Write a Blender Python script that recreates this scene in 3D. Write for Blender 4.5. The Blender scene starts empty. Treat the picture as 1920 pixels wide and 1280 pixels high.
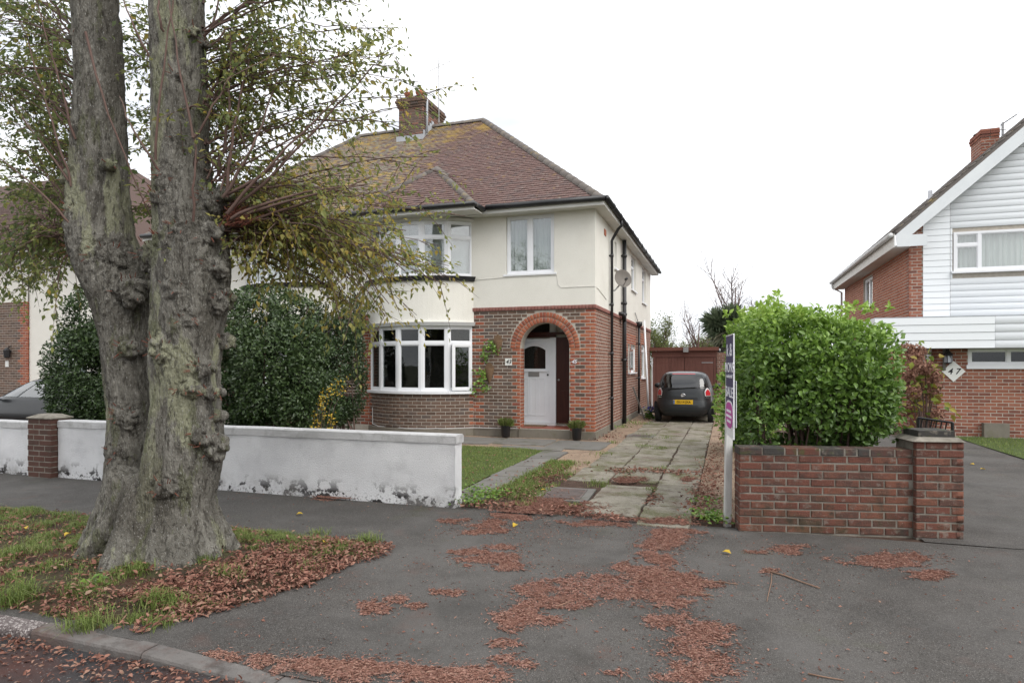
import bpy, bmesh, math, random
import numpy as np
from mathutils import Vector, Matrix, noise
random.seed(7); rng = np.random.default_rng(7)
sc = bpy.context.scene
COL = sc.collection
V3 = Vector
# ------------------------------------------------------------------ camera
CH = 1.65; FP = 1200.0; TH = math.atan(402/1200); S_, C_ = math.sin(TH), math.cos(TH); HZ = 684
cam = bpy.data.cameras.new('camera'); camo = bpy.data.objects.new('camera', cam); COL.objects.link(camo)
camo.location = (0, 0, CH); camo.rotation_euler = (math.pi/2, 0, TH)
cam.sensor_width = 36; cam.lens = 36*FP/1920; cam.shift_y = (HZ-640)/1920; cam.clip_start = .05; cam.clip_end = 3000
sc.camera = camo
# ------------------------------------------------------------------ sky, sun, exposure
wd = bpy.data.worlds.new('World'); sc.world = wd; wd.use_nodes = True
SUN_EL, SUN_AZ = math.radians(46), math.radians(118)      # azimuth clockwise from +Y
n = wd.node_tree.nodes; l = wd.node_tree.links; n.clear()
out = n.new('ShaderNodeOutputWorld'); sky = n.new('ShaderNodeTexSky'); sky.sky_type = 'NISHITA'; sky.sun_disc = False
sky.sun_elevation = SUN_EL; sky.sun_rotation = SUN_AZ; sky.dust_density = 4; sky.air_density = 1
b1 = n.new('ShaderNodeBackground'); b1.inputs[1].default_value = .12; l.new(sky.outputs[0], b1.inputs[0])
tc = n.new('ShaderNodeTexCoord'); mp = n.new('ShaderNodeMapping'); mp.inputs['Scale'].default_value = (1.2, 1.2, 3.5)
l.new(tc.outputs['Generated'], mp.inputs[0])
cn = n.new('ShaderNodeTexNoise'); cn.inputs['Scale'].default_value = 1.7; cn.inputs['Detail'].default_value = 5; l.new(mp.outputs[0], cn.inputs[0])
cr = n.new('ShaderNodeValToRGB'); cr.color_ramp.elements[0].position = .34; cr.color_ramp.elements[1].position = .64
cr.color_ramp.elements[0].color = (.47, .49, .53, 1); cr.color_ramp.elements[1].color = (1, 1, 1, 1); l.new(cn.outputs[0], cr.inputs[0])
b2 = n.new('ShaderNodeBackground'); b2.inputs[1].default_value = 1.5; l.new(cr.outputs[0], b2.inputs[0])
mx = n.new('ShaderNodeMixShader'); mx.inputs[0].default_value = .88
l.new(b1.outputs[0], mx.inputs[1]); l.new(b2.outputs[0], mx.inputs[2]); l.new(mx.outputs[0], out.inputs[0])
sun = bpy.data.lights.new('sun', 'SUN'); sun.energy = 1.5; sun.angle = math.radians(40); sun.color = (1, .97, .93)
suno = bpy.data.objects.new('sun', sun); COL.objects.link(suno)
sd = V3((math.sin(SUN_AZ)*math.cos(SUN_EL), math.cos(SUN_AZ)*math.cos(SUN_EL), math.sin(SUN_EL)))
suno.rotation_euler = (-sd).to_track_quat('-Z', 'Y').to_euler(); suno.location = (0, -5, 30)
vs = sc.view_settings; vs.view_transform = 'Standard'; vs.look = 'None'; vs.gamma = 1; vs.exposure = 0.5; vs.use_curve_mapping = False
# ------------------------------------------------------------------ pixel -> world
def W(px, py, d):
    r = (px-960)/FP*d
    return V3((r*C_-d*S_, r*S_+d*C_, CH+(HZ-py)/FP*d))
def G(px, py, z=0): return W(px, py, (CH-z)*FP/(py-HZ))
def onY(px, py, Y):
    k = (px-960)/FP; return W(px, py, Y/(k*S_+C_))
def onX(px, py, X):
    k = (px-960)/FP; return W(px, py, X/(k*C_-S_))
def proj(p):
    d = -p[0]*S_+p[1]*C_; r = p[0]*C_+p[1]*S_
    if d < .1: return None
    return 960+r/d*FP, HZ-(p[2]-CH)/d*FP, d
def sstep(a, b, x):
    t = min(1, max(0, (x-a)/(b-a))); return t*t*(3-2*t)
# ------------------------------------------------------------------ materials
def _col(c): return (c[0], c[1], c[2], 1)
def mat(name, cols, scale=6, rough=.8, bump=0, bscale=60, rnd=0, spec=.3, over=(), transl=0, stretch=None, detail=6, metal=0, coat=0, dist=.01, tcol=None):
    m = bpy.data.materials.new(name); m.use_nodes = True
    nt = m.node_tree; N = nt.nodes; L = nt.links; bs = N['Principled BSDF']; mo = N['Material Output']
    geo = N.new('ShaderNodeNewGeometry'); pos = geo.outputs['Position']
    if stretch:
        vm = N.new('ShaderNodeVectorMath'); vm.operation = 'MULTIPLY'; vm.inputs[1].default_value = stretch; L.new(pos, vm.inputs[0]); pos = vm.outputs[0]
    def math_(op, a, b=None, clamp=False):
        q = N.new('ShaderNodeMath'); q.operation = op; q.use_clamp = clamp
        for i, x in enumerate((a, b)):
            if x is None: continue
            if isinstance(x, (int, float)): q.inputs[i].default_value = x
            else: L.new(x, q.inputs[i])
        return q.outputs[0]
    def noise_(s, d=6):
        q = N.new('ShaderNodeTexNoise'); q.inputs['Scale'].default_value = s; q.inputs['Detail'].default_value = d; q.inputs['Roughness'].default_value = .62
        L.new(pos, q.inputs['Vector']); return q.outputs[0]
    nz = noise_(scale, detail)
    fac = nz
    mr = N.new('ShaderNodeMapRange'); mr.inputs[1].default_value = .28; mr.inputs[2].default_value = .72; L.new(nz, mr.inputs[0]); fac = mr.outputs[0]
    if rnd:
        at = N.new('ShaderNodeAttribute'); at.attribute_name = 'rnd'; oi = N.new('ShaderNodeObjectInfo')
        r = math_('FRACT', math_('ADD', at.outputs['Fac'], oi.outputs['Random'])) if rnd > 0 else at.outputs['Fac']
        a = abs(rnd)
        fac = math_('ADD', math_('MULTIPLY', fac, 1-a), math_('MULTIPLY', r, a), True)
    rp = N.new('ShaderNodeValToRGB'); e = rp.color_ramp.elements
    k = len(cols)
    for i, c in enumerate(cols):
        p, c = (c if len(c) == 2 else (i/max(1, k-1), c))
        if i < 2: e[i].position = p; e[i].color = _col(c)
        else:
            q = e.new(p); q.color = _col(c)
    if k == 1: e[1].color = _col(cols[0])
    L.new(fac, rp.inputs[0]); colr = rp.outputs[0]
    for o in over:
        if o.get('kind') == 'vor':
            q = N.new('ShaderNodeTexVoronoi'); q.inputs['Scale'].default_value = o['scale']; L.new(pos, q.inputs['Vector'])
            sep = N.new('ShaderNodeSeparateColor'); L.new(q.outputs['Color'], sep.inputs[0])
            src = math_('MULTIPLY', math_('GREATER_THAN', sep.outputs[0], o['lo']), math_('LESS_THAN', q.outputs['Distance'], o['hi']))
        else:
            q = noise_(o['scale'], o.get('detail', 5)); m2 = N.new('ShaderNodeMapRange')
            m2.inputs[1].default_value = o['lo']; m2.inputs[2].default_value = o['hi']; L.new(q, m2.inputs[0]); src = m2.outputs[0]
        for ax in 'xyz':
            if ax in o:
                sp = N.new('ShaderNodeSeparateXYZ'); L.new(geo.outputs['Position'], sp.inputs[0])
                m3 = N.new('ShaderNodeMapRange'); m3.inputs[1].default_value = o[ax][0]; m3.inputs[2].default_value = o[ax][1]
                m3.inputs[3].default_value = 1; m3.inputs[4].default_value = 0; L.new(sp.outputs['XYZ'.index(ax.upper())], m3.inputs[0])
                src = math_('MULTIPLY', src, m3.outputs[0])
        src = math_('MULTIPLY', src, o.get('amt', 1.0), True)
        mxn = N.new('ShaderNodeMix'); mxn.data_type = 'RGBA'; L.new(src, mxn.inputs[0]); L.new(colr, mxn.inputs[6]); mxn.inputs[7].default_value = _col(o['col']); colr = mxn.outputs[2]
    L.new(colr, bs.inputs['Base Color'])
    bs.inputs['Roughness'].default_value = rough; bs.inputs['Specular IOR Level'].default_value = spec; bs.inputs['Metallic'].default_value = metal
    if coat: bs.inputs['Coat Weight'].default_value = coat; bs.inputs['Coat Roughness'].default_value = .05
    if bump:
        bn = noise_(bscale, 8); bp = N.new('ShaderNodeBump'); bp.inputs['Strength'].default_value = bump; bp.inputs['Distance'].default_value = dist
        L.new(bn, bp.inputs['Height']); L.new(bp.outputs[0], bs.inputs['Normal'])
    if transl:
        tr = N.new('ShaderNodeBsdfTranslucent'); L.new(colr, tr.inputs[0]); ms = N.new('ShaderNodeMixShader'); ms.inputs[0].default_value = transl
        L.new(bs.outputs[0], ms.inputs[1]); L.new(tr.outputs[0], ms.inputs[2]); L.new(ms.outputs[0], mo.inputs[0])
    return m
def glassmat(name, tint=(.9, .92, .92), refl=.08):
    m = bpy.data.materials.new(name); m.use_nodes = True; nt = m.node_tree; N = nt.nodes; L = nt.links; N.remove(N['Principled BSDF'])
    tr = N.new('ShaderNodeBsdfTransparent'); tr.inputs[0].default_value = _col(tint); gl = N.new('ShaderNodeBsdfGlossy'); gl.inputs['Roughness'].default_value = .015
    lw_ = N.new('ShaderNodeLayerWeight'); lw_.inputs[0].default_value = .5; pw = N.new('ShaderNodeMath'); pw.operation = 'POWER'; pw.inputs[1].default_value = 5; L.new(lw_.outputs['Facing'], pw.inputs[0])
    lw = N.new('ShaderNodeMath'); lw.operation = 'MULTIPLY_ADD'; lw.inputs[1].default_value = .95; lw.inputs[2].default_value = .045; L.new(pw.outputs[0], lw.inputs[0])
    ad = N.new('ShaderNodeMath'); ad.operation = 'ADD'; ad.inputs[1].default_value = refl; ad.use_clamp = True; L.new(lw.outputs[0], ad.inputs[0])
    nz = N.new('ShaderNodeTexNoise'); nz.inputs['Scale'].default_value = 1.6; ge = N.new('ShaderNodeNewGeometry'); L.new(ge.outputs['Position'], nz.inputs['Vector'])
    bp = N.new('ShaderNodeBump'); bp.inputs['Strength'].default_value = .06; bp.inputs['Distance'].default_value = .02; L.new(nz.outputs[0], bp.inputs['Height']); L.new(bp.outputs[0], gl.inputs['Normal'])
    ms = N.new('ShaderNodeMixShader'); L.new(ad.outputs[0], ms.inputs[0]); L.new(tr.outputs[0], ms.inputs[1]); L.new(gl.outputs[0], ms.inputs[2]); L.new(ms.outputs[0], N['Material Output'].inputs[0])
    return m
M = {}
M['asphalt'] = mat('asphalt', [(.05,.0445,.040),(.075,.0685,.062),(.1,.092,.085)], 1.3, .9, 1, 150, over=[
    dict(scale=2, lo=0, hi=.01, col=(.047,.044,.040), amt=.6, y=(6.0,5.0), x=(-3.0,-1.2)), dict(scale=1.1, lo=.4, hi=.55, col=(.04,.038,.036), amt=.6, x=(-2.6,-1.4), y=(3.6,4.4)),
    dict(scale=130, lo=.52, hi=.68, col=(.2,.19,.178), amt=.65), dict(scale=85, lo=.54, hi=.64, col=(.022,.021,.021), amt=.75),
    dict(kind='vor', scale=190, lo=.91, hi=.45, col=(.3,.29,.28), amt=.6), dict(kind='vor', scale=150, lo=.8, hi=.45, col=(.018,.018,.018), amt=.7),
    dict(scale=.7, lo=.47, hi=.62, col=(.12,.114,.108), amt=.55), dict(scale=.9, lo=.52, hi=.68, col=(.04,.039,.036), amt=.55), dict(scale=3.1, lo=.55, hi=.68, col=(.05,.047,.042), amt=.45), dict(scale=1.3, lo=.6, hi=.75, col=(.055,.06,.028), amt=.5),
    dict(scale=38, lo=.5, hi=.75, col=(.12,.115,.11), amt=.4), dict(scale=2.2, lo=.58, hi=.74, col=(.12,.065,.05), amt=.35)], dist=.006)
M['asphalt_path'] = mat('asphalt_path', [(.052,.050,.052),(.08,.077,.078)], .9, .9, .8, 190, over=[
    dict(kind='vor', scale=110, lo=.93, hi=.4, col=(.28,.27,.26), amt=.6), dict(scale=1.0, lo=.55, hi=.75, col=(.055,.05,.05), amt=.6), dict(scale=45, lo=.5, hi=.75, col=(.12,.115,.115), amt=.4)], dist=.006)
M['road'] = mat('road_asphalt', [(.03,.03,.032),(.055,.055,.057)], 2, .9, .9, 150, over=[dict(scale=1.7, lo=.46, hi=.68, col=(.085,.036,.028), amt=.85), dict(kind='vor', scale=90, lo=.9, hi=.4, col=(.2,.2,.2), amt=.6)])
M['kerb'] = mat('kerb_concrete', [(.095,.088,.084),(.145,.135,.128),(.18,.168,.158)], 5, .9, .8, 90, rnd=.3, over=[dict(scale=9, lo=.48, hi=.68, col=(.06,.05,.045), amt=.75), dict(scale=3, lo=.5, hi=.65, col=(.11,.06,.048), amt=.6)])
M['kerb_pebble'] = mat('kerb_pebble_concrete', [(.12,.1,.1),(.22,.19,.18)], 30, .9, 1, 70, over=[dict(kind='vor', scale=60, lo=.45, hi=.45, col=(.5,.46,.44), amt=.85), dict(kind='vor', scale=75, lo=.6, hi=.4, col=(.08,.06,.06), amt=.9)], dist=.02)
M['soil'] = mat('soil', [(.035,.022,.016),(.075,.045,.032),(.11,.07,.05)], 7, .95, 1, 40, dist=.03)
M['ground'] = mat('ground_far', [(.05,.06,.03),(.08,.08,.045)], .3, .95)
M['verge'] = mat('verge_earth', [(.03,.022,.017),(.06,.045,.025),(.06,.065,.026)], 4, .95, 1, 45, over=[dict(scale=2.2, lo=.5, hi=.62, col=(.085,.04,.028), amt=.7)], dist=.03)
M['concrete'] = mat('drive_concrete', [(.15,.135,.105),(.225,.205,.165),(.3,.275,.225)], 3.2, .92, .8, 110, rnd=.35, over=[
    dict(scale=1.9, lo=.48, hi=.62, col=(.1,.1,.042), amt=.85), dict(scale=5, lo=.54, hi=.66, col=(.085,.065,.045), amt=.7), dict(kind='vor', scale=80, lo=.8, hi=.42, col=(.36,.34,.31), amt=.6), dict(kind='vor', scale=70, lo=.85, hi=.42, col=(.06,.05,.04), amt=.7), dict(scale=1.2, lo=.56, hi=.7, col=(.13,.08,.065), amt=.5)])
M['paving'] = mat('paving_stone', [(.12,.115,.105),(.19,.18,.165)], 2.6, .9, .5, 90, rnd=.3, over=[dict(scale=2.3, lo=.55, hi=.7, col=(.08,.085,.045), amt=.7)])
M['gravel'] = mat('pinkish_gravel', [(.16,.11,.08),(.33,.24,.17),(.42,.33,.25)], 45, .95, 1, 60, over=[dict(scale=3, lo=.5, hi=.68, col=(.1,.06,.045), amt=.6)], dist=.03)
M['moss'] = mat('moss', [(.05,.06,.02),(.1,.11,.035)], 20, .95, 1, 60)
M['iron'] = mat('cast_iron', [(.09,.075,.07),(.17,.14,.13)], 12, .75, .5, 70, over=[dict(scale=8, lo=.5, hi=.7, col=(.16,.09,.065), amt=.7)])
M['mortar'] = mat('mortar', [(.36,.325,.28),(.47,.43,.37)], 14, .95, .5, 90)
M['mortar_old'] = mat('old_mortar', [(.16,.145,.12),(.3,.275,.235)], 9, .95, .7, 70, over=[dict(scale=5, lo=.5, hi=.7, col=(.08,.07,.05), amt=.6)])
M['brick_brown'] = mat('brown_brick', [(.075,.055,.047),(.12,.078,.058),(.165,.105,.078),(.13,.095,.078),(.085,.07,.066)], 9, .9, .45, 120, rnd=.75, over=[dict(scale=30, lo=.56, hi=.75, col=(.22,.17,.14), amt=.5)])
M['brick_string'] = mat('string_course_brick', [(.2,.085,.07),(.27,.12,.1),(.23,.13,.11)], 9, .9, .4, 120, rnd=.6)
M['brick_red'] = mat('red_brick', [(.18,.062,.043),(.3,.098,.056),(.36,.13,.07),(.26,.075,.046),(.2,.085,.066)], 9, .88, .45, 120, rnd=.75, over=[dict(scale=26, lo=.56, hi=.75, col=(.34,.2,.15), amt=.45)])
M['brick_side'] = mat('side_brick', [(.15,.07,.05),(.21,.105,.075),(.25,.13,.095),(.17,.095,.075)], 9, .9, .4, 120, rnd=.75)
M['brick_wall'] = mat('weathered_wall_brick', [(.055,.044,.038),(.125,.053,.039),(.165,.066,.047),(.1,.056,.044),(.2,.082,.054),(.085,.06,.046)], 10, .9, .9, 90, rnd=.72, over=[
    dict(scale=13, lo=.57, hi=.68, col=(.27,.235,.2), amt=.55), dict(scale=85, lo=.62, hi=.7, col=(.4,.38,.34), amt=.5), dict(scale=4, lo=.5, hi=.68, col=(.06,.062,.03), amt=.75, z=(.05,.5)), dict(scale=8, lo=.55, hi=.7, col=(.045,.035,.03), amt=.7)], dist=.015)
M['brick_cap'] = mat('dark_cap_brick', [(.035,.035,.034),(.06,.055,.05),(.13,.05,.035),(.075,.06,.05)], 8, .9, .9, 90, rnd=.7, over=[dict(scale=14, lo=.55, hi=.68, col=(.25,.22,.18), amt=.6), dict(scale=9, lo=.56, hi=.66, col=(.07,.08,.03), amt=.7)])
M['brick_pier'] = mat('pier_brick', [(.07,.034,.028),(.105,.052,.04),(.065,.042,.035)], 8, .9, .6, 100, rnd=.7)
M['brick_r'] = mat('neighbour_brick', [(.19,.075,.05),(.27,.105,.068),(.32,.13,.085),(.22,.085,.06),(.12,.06,.05)], 9, .9, .4, 120, rnd=.75)
M['brick_r2'] = mat('neighbour_orange_brick', [(.28,.1,.06),(.36,.135,.08),(.4,.165,.1)], 9, .9, .4, 120, rnd=.7)
M['render'] = mat('cream_render', [(.7,.68,.615),(.76,.74,.675)], 1.5, .92, .75, 55, over=[dict(scale=.9, lo=.55, hi=.75, col=(.64,.615,.55), amt=.5), dict(scale=70, lo=.6, hi=.8, col=(.78,.73,.63), amt=.4)], dist=.012)
M['whitewall'] = mat('white_painted_roughcast', [(.68,.685,.70),(.77,.775,.785)], 1.6, .9, .8, 90, over=[
    dict(scale=1.1, lo=.5, hi=.75, col=(.5,.5,.52), amt=.6), dict(scale=6, lo=.53, hi=.57, col=(.035,.032,.032), amt=1.3, z=(.04,.26), detail=10), dict(scale=34, lo=.54, hi=.6, col=(.04,.037,.037), amt=.9, z=(.0,.13)), dict(scale=2.4, lo=.5, hi=.62, col=(.3,.29,.28), amt=.55, z=(.02,.34)), dict(scale=3.5, lo=.55, hi=.8, col=(.34,.34,.35), amt=.4)], dist=.02)
M['wallcope'] = mat('grey_white_coping', [(.42,.42,.42),(.58,.58,.585)], 3, .9, .8, 70, over=[dict(scale=7, lo=.52, hi=.7, col=(.26,.26,.25), amt=.6)])
M['white'] = mat('white_upvc', [(.76,.77,.79),(.8,.81,.83)], 2, .35, spec=.5)
M['whitepaint'] = mat('white_paint', [(.68,.69,.70),(.78,.79,.8)], 3, .5, .1, 40, spec=.4)
M['soffit'] = mat('soffit_paint', [(.62,.61,.57),(.7,.69,.65)], 3, .7)
M['black'] = mat('black_plastic', [(.012,.012,.013),(.022,.022,.024)], 6, .4, spec=.5)
M['lead'] = mat('lead_black_paint', [(.02,.02,.024),(.05,.05,.056)], 8, .5, .4, 30)
M['leadgrey'] = mat('lead_flashing', [(.32,.34,.36),(.45,.47,.5)], 6, .6)
M['plinth'] = mat('plinth_concrete', [(.16,.145,.12),(.24,.215,.18)], 4, .95, .5, 70, over=[dict(scale=4, lo=.5, hi=.7, col=(.1,.1,.055), amt=.6)])
M['tile_left'] = mat('plain_roof_tile', [(.07,.05,.044),(.1,.066,.056),(.085,.058,.05)], 2.2, .9, .5, 60, rnd=.4)
M['tile'] = mat('clay_roof_tile', [(.10,.068,.063),(.135,.086,.078),(.165,.105,.093),(.125,.09,.085),(.19,.125,.11)], 2.2, .9, .5, 60, rnd=.38, over=[
    dict(scale=9, lo=.58, hi=.68, col=(.27,.25,.22), amt=.6), dict(scale=6, lo=.62, hi=.7, col=(.34,.23,.06), amt=.6), dict(scale=1.6, lo=.46, hi=.58, col=(.4,.27,.06), amt=.9, z=(9.1,7.9)),
    dict(scale=7, lo=.4, hi=.6, col=(.24,.23,.18), amt=.8, x=(-8.9,-7.5)), dict(scale=4, lo=.52, hi=.62, col=(.36,.25,.06), amt=.7, x=(-7.9,-7.1))])   # lichen: along the ridge and below the chimney
M['ridge'] = mat('grey_ridge_tile', [(.13,.115,.105),(.2,.18,.165)], 5, .9, .4, 60, rnd=.4, over=[dict(scale=5, lo=.56, hi=.7, col=(.3,.22,.06), amt=.5)])
M['terracotta'] = mat('terracotta', [(.35,.12,.065),(.45,.17,.1)], 6, .85)
M['tilered'] = mat('red_quarry_tile', [(.22,.065,.04),(.3,.095,.06)], 7, .5, rnd=.3)
M['doorwhite'] = mat('painted_door_white', [(.76,.78,.82),(.82,.84,.87)], 2.5, .5, .1, 30)
M['doordark'] = mat('dark_mahogany', [(.035,.010,.008),(.065,.018,.013)], 5, .4, stretch=(6,6,.7))
M['dark'] = mat('dark_interior', [(.02,.018,.016),(.035,.03,.028)], 3, .9)
M['glass'] = glassmat('window_glass', (.75,.78,.78), 0.0)
M['glass_bright'] = glassmat('window_glass_bright', refl=.1)
M['carglass_pale'] = glassmat('pale_car_glass', (.5,.55,.55), .22)
M['carglass'] = glassmat('car_glass', (.12,.13,.14), .06)
M['curtain'] = mat('pale_curtain', [(.45,.5,.47),(.6,.63,.6)], 5, .9, stretch=(8,8,.4))
M['blind'] = mat('blind_slat', [(.5,.54,.54),(.6,.63,.63)], 3, .6)
M['wood_brown'] = mat('brown_stained_timber', [(.125,.056,.045),(.165,.075,.06),(.2,.092,.072)], 6, .75, .3, 50, rnd=.45, stretch=(5,5,.6), over=[dict(scale=9, lo=.6, hi=.75, col=(.16,.09,.06), amt=.5)])
M['fascia_wood'] = mat('faded_fascia_board', [(.13,.055,.04),(.19,.08,.058)], 7, .8, stretch=(.6,.6,5))
M['chrome'] = mat('chrome', [(.7,.7,.72)], 2, .12, metal=1)
M['carpaint'] = mat('charcoal_car_paint', [(.014,.017,.019),(.018,.021,.023)], 3, .35, spec=.35, coat=.3)
M['carblack'] = mat('black_car_paint', [(.006,.007,.008),(.009,.01,.012)], 3, .3, spec=.35, coat=.25)
M['rubber'] = mat('tyre_rubber', [(.012,.012,.012),(.02,.02,.02)], 12, .85)
M['alloy'] = mat('alloy_rim', [(.4,.41,.42),(.5,.51,.52)], 4, .35, metal=.8)
M['redlight'] = mat('red_lamp', [(.42,.02,.03),(.5,.03,.04)], 4, .12, spec=.6, coat=.6)
M['clearlight'] = mat('clear_lamp', [(.6,.6,.6),(.7,.68,.68)], 4, .15, spec=.6)
M['plate'] = mat('yellow_plate', [(.62,.38,.02),(.66,.4,.02)], 3, .4)
M['plateblue'] = mat('plate_blue', [(.04,.13,.3)], 3, .4)
M['navy'] = mat('navy_board', [(.03,.035,.10),(.04,.045,.12)], 3, .45)
M['magenta'] = mat('magenta_board', [(.42,.06,.3),(.46,.07,.33)], 3, .45)
M['postwood'] = mat('white_timber_post', [(.5,.5,.48),(.66,.66,.64)], 7, .75, .2, 40, stretch=(4,4,.8), over=[dict(scale=14, lo=.58, hi=.7, col=(.3,.29,.26), amt=.6)])
M['clad'] = mat('white_cladding_board', [(.76,.79,.81),(.8,.83,.85)], 1.5, .45, rnd=.3, spec=.4)
M['barge'] = mat('barge_board', [(.66,.69,.71),(.75,.78,.79)], 2, .55)
M['gutterwhite'] = mat('white_gutter', [(.6,.61,.6),(.7,.7,.7)], 3, .5, over=[dict(scale=6, lo=.5, hi=.75, col=(.4,.38,.33), amt=.6)])
M['greymetal'] = mat('grey_metal', [(.28,.28,.28),(.38,.38,.38)], 6, .45, metal=.5)
M['wicker'] = mat('wicker', [(.13,.08,.045),(.22,.14,.085)], 40, .9, .8, 60)
M['dish'] = mat('dish_grey', [(.15,.135,.12),(.21,.19,.165)], 5, .6)
M['bark'] = mat('lime_bark', [(.085,.077,.063),(.16,.15,.127),(.25,.238,.205),(.34,.325,.285)], 16, .95, 1, 55, stretch=(1,1,.32), over=[
    dict(scale=2.6, lo=.56, hi=.60, col=(.4,.41,.26), amt=.6), dict(scale=2.0, lo=.54, hi=.64, col=(.09,.08,.064), amt=.65), dict(scale=5.5, lo=.58, hi=.62, col=(.13,.14,.07), amt=.6), dict(scale=130, lo=.6, hi=.64, col=(.5,.5,.47), amt=.7), dict(scale=34, lo=.57, hi=.61, col=(.045,.039,.031), amt=.65), dict(scale=13, lo=.6, hi=.64, col=(.04,.035,.028), amt=.6)], dist=.07)
M['twig'] = mat('red_brown_twig', [(.075,.045,.038),(.14,.09,.075),(.11,.08,.068)], 9, .9, rnd=.4)
M['twig_dead'] = mat('dry_twig', [(.16,.09,.06),(.26,.17,.12)], 9, .9, rnd=.4)
M['stem_red'] = mat('cut_sprout', [(.13,.045,.03),(.2,.075,.05)], 12, .9)
M['leaf_tree'] = mat('lime_tree_leaf', [(.085,.115,.052),(.14,.18,.068),(.205,.245,.085),(.29,.31,.1),(.4,.35,.1),(.5,.36,.075)], 3, .5, rnd=-.92, transl=.55, spec=.4)
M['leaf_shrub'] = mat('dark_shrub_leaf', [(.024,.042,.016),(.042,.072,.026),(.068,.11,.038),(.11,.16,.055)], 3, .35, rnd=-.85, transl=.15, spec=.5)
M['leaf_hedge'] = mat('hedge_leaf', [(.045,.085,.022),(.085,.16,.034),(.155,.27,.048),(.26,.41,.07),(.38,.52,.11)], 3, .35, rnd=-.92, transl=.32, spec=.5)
M['leaf_yellow'] = mat('yellow_leaf', [(.5,.33,.03),(.6,.42,.06)], 6, .6, rnd=.5, transl=.2)
M['leaf_litter'] = mat('dead_leaf', [(.075,.037,.029),(.16,.072,.052),(.235,.106,.076),(.32,.165,.12),(.29,.2,.145)], 6, .8, rnd=-.9, transl=.1)
M['fibre'] = mat('fallen_catkin_litter', [(.2,.105,.08),(.36,.2,.155),(.47,.27,.21),(.6,.42,.33)], 6, .9, rnd=-.9)
M['debris'] = mat('red_brown_debris', [(.26,.14,.11),(.36,.2,.16),(.45,.26,.21)], 40, .95, 1, 60, dist=.02)
M['grass'] = mat('grass_blade', [(.075,.1,.026),(.13,.185,.042),(.2,.26,.068),(.36,.31,.17)], 3, .6, rnd=-.9, transl=.25)
M['lawn'] = mat('lawn_soil', [(.045,.065,.018),(.08,.11,.028)], 6, .95, 1, 40)
M['flower_dry'] = mat('dried_hydrangea', [(.16,.075,.05),(.27,.14,.1),(.36,.21,.15)], 6, .85, rnd=-.9, transl=.2)
M['leaf_var'] = mat('autumn_hydrangea_leaf', [(.1,.16,.03),(.2,.25,.04),(.32,.28,.05),(.12,.05,.03)], 6, .6, rnd=-.9, transl=.25)
M['palm'] = mat('cordyline_leaf', [(.11,.15,.085),(.17,.22,.13),(.3,.28,.19)], 5, .6, rnd=-.85, transl=.15)
M['ink'] = mat('black_ink', [(.012,.012,.012)], 3, .6)
M['letterwhite'] = mat('white_letter', [(.75,.75,.8)], 3, .6)
M['plaque'] = mat('white_plaque', [(.72,.72,.68),(.78,.78,.75)], 4, .4)
M['pinkflue'] = mat('grey_flue', [(.45,.46,.48)], 4, .5)
M['blue'] = mat('blue_plastic', [(.03,.04,.3),(.05,.06,.4)], 8, .4)
# ------------------------------------------------------------------ mesh helpers
ORG = {}
def org(p): return ORG.get(p.name, V3((0, 0, 0))) if p is not None else V3((0, 0, 0))
def tag(o, label=None, cat=None, group=None, kind=None):
    if label: o['label'] = label
    if cat: o['category'] = cat
    if group: o['group'] = group
    if kind: o['kind'] = kind
    return o
def thing(name, label, cat, loc=(0, 0, 0), rz=0, group=None, local=False):
    o = bpy.data.objects.new(name, None); COL.objects.link(o); o.location = loc; o.rotation_euler = (0, 0, rz); o.empty_display_size = .2
    ORG[o.name] = V3((0, 0, 0)) if local else V3(loc)
    return tag(o, label, cat, group)
def link(name, me, parent=None, kind=None, origin=None):
    o = bpy.data.objects.new(name, me); COL.objects.link(o)
    if parent is not None: o.parent = parent; ORG[o.name] = org(parent)
    elif origin is not None: o.location = origin; ORG[o.name] = V3(origin)
    if kind: o['kind'] = kind
    return o
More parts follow.
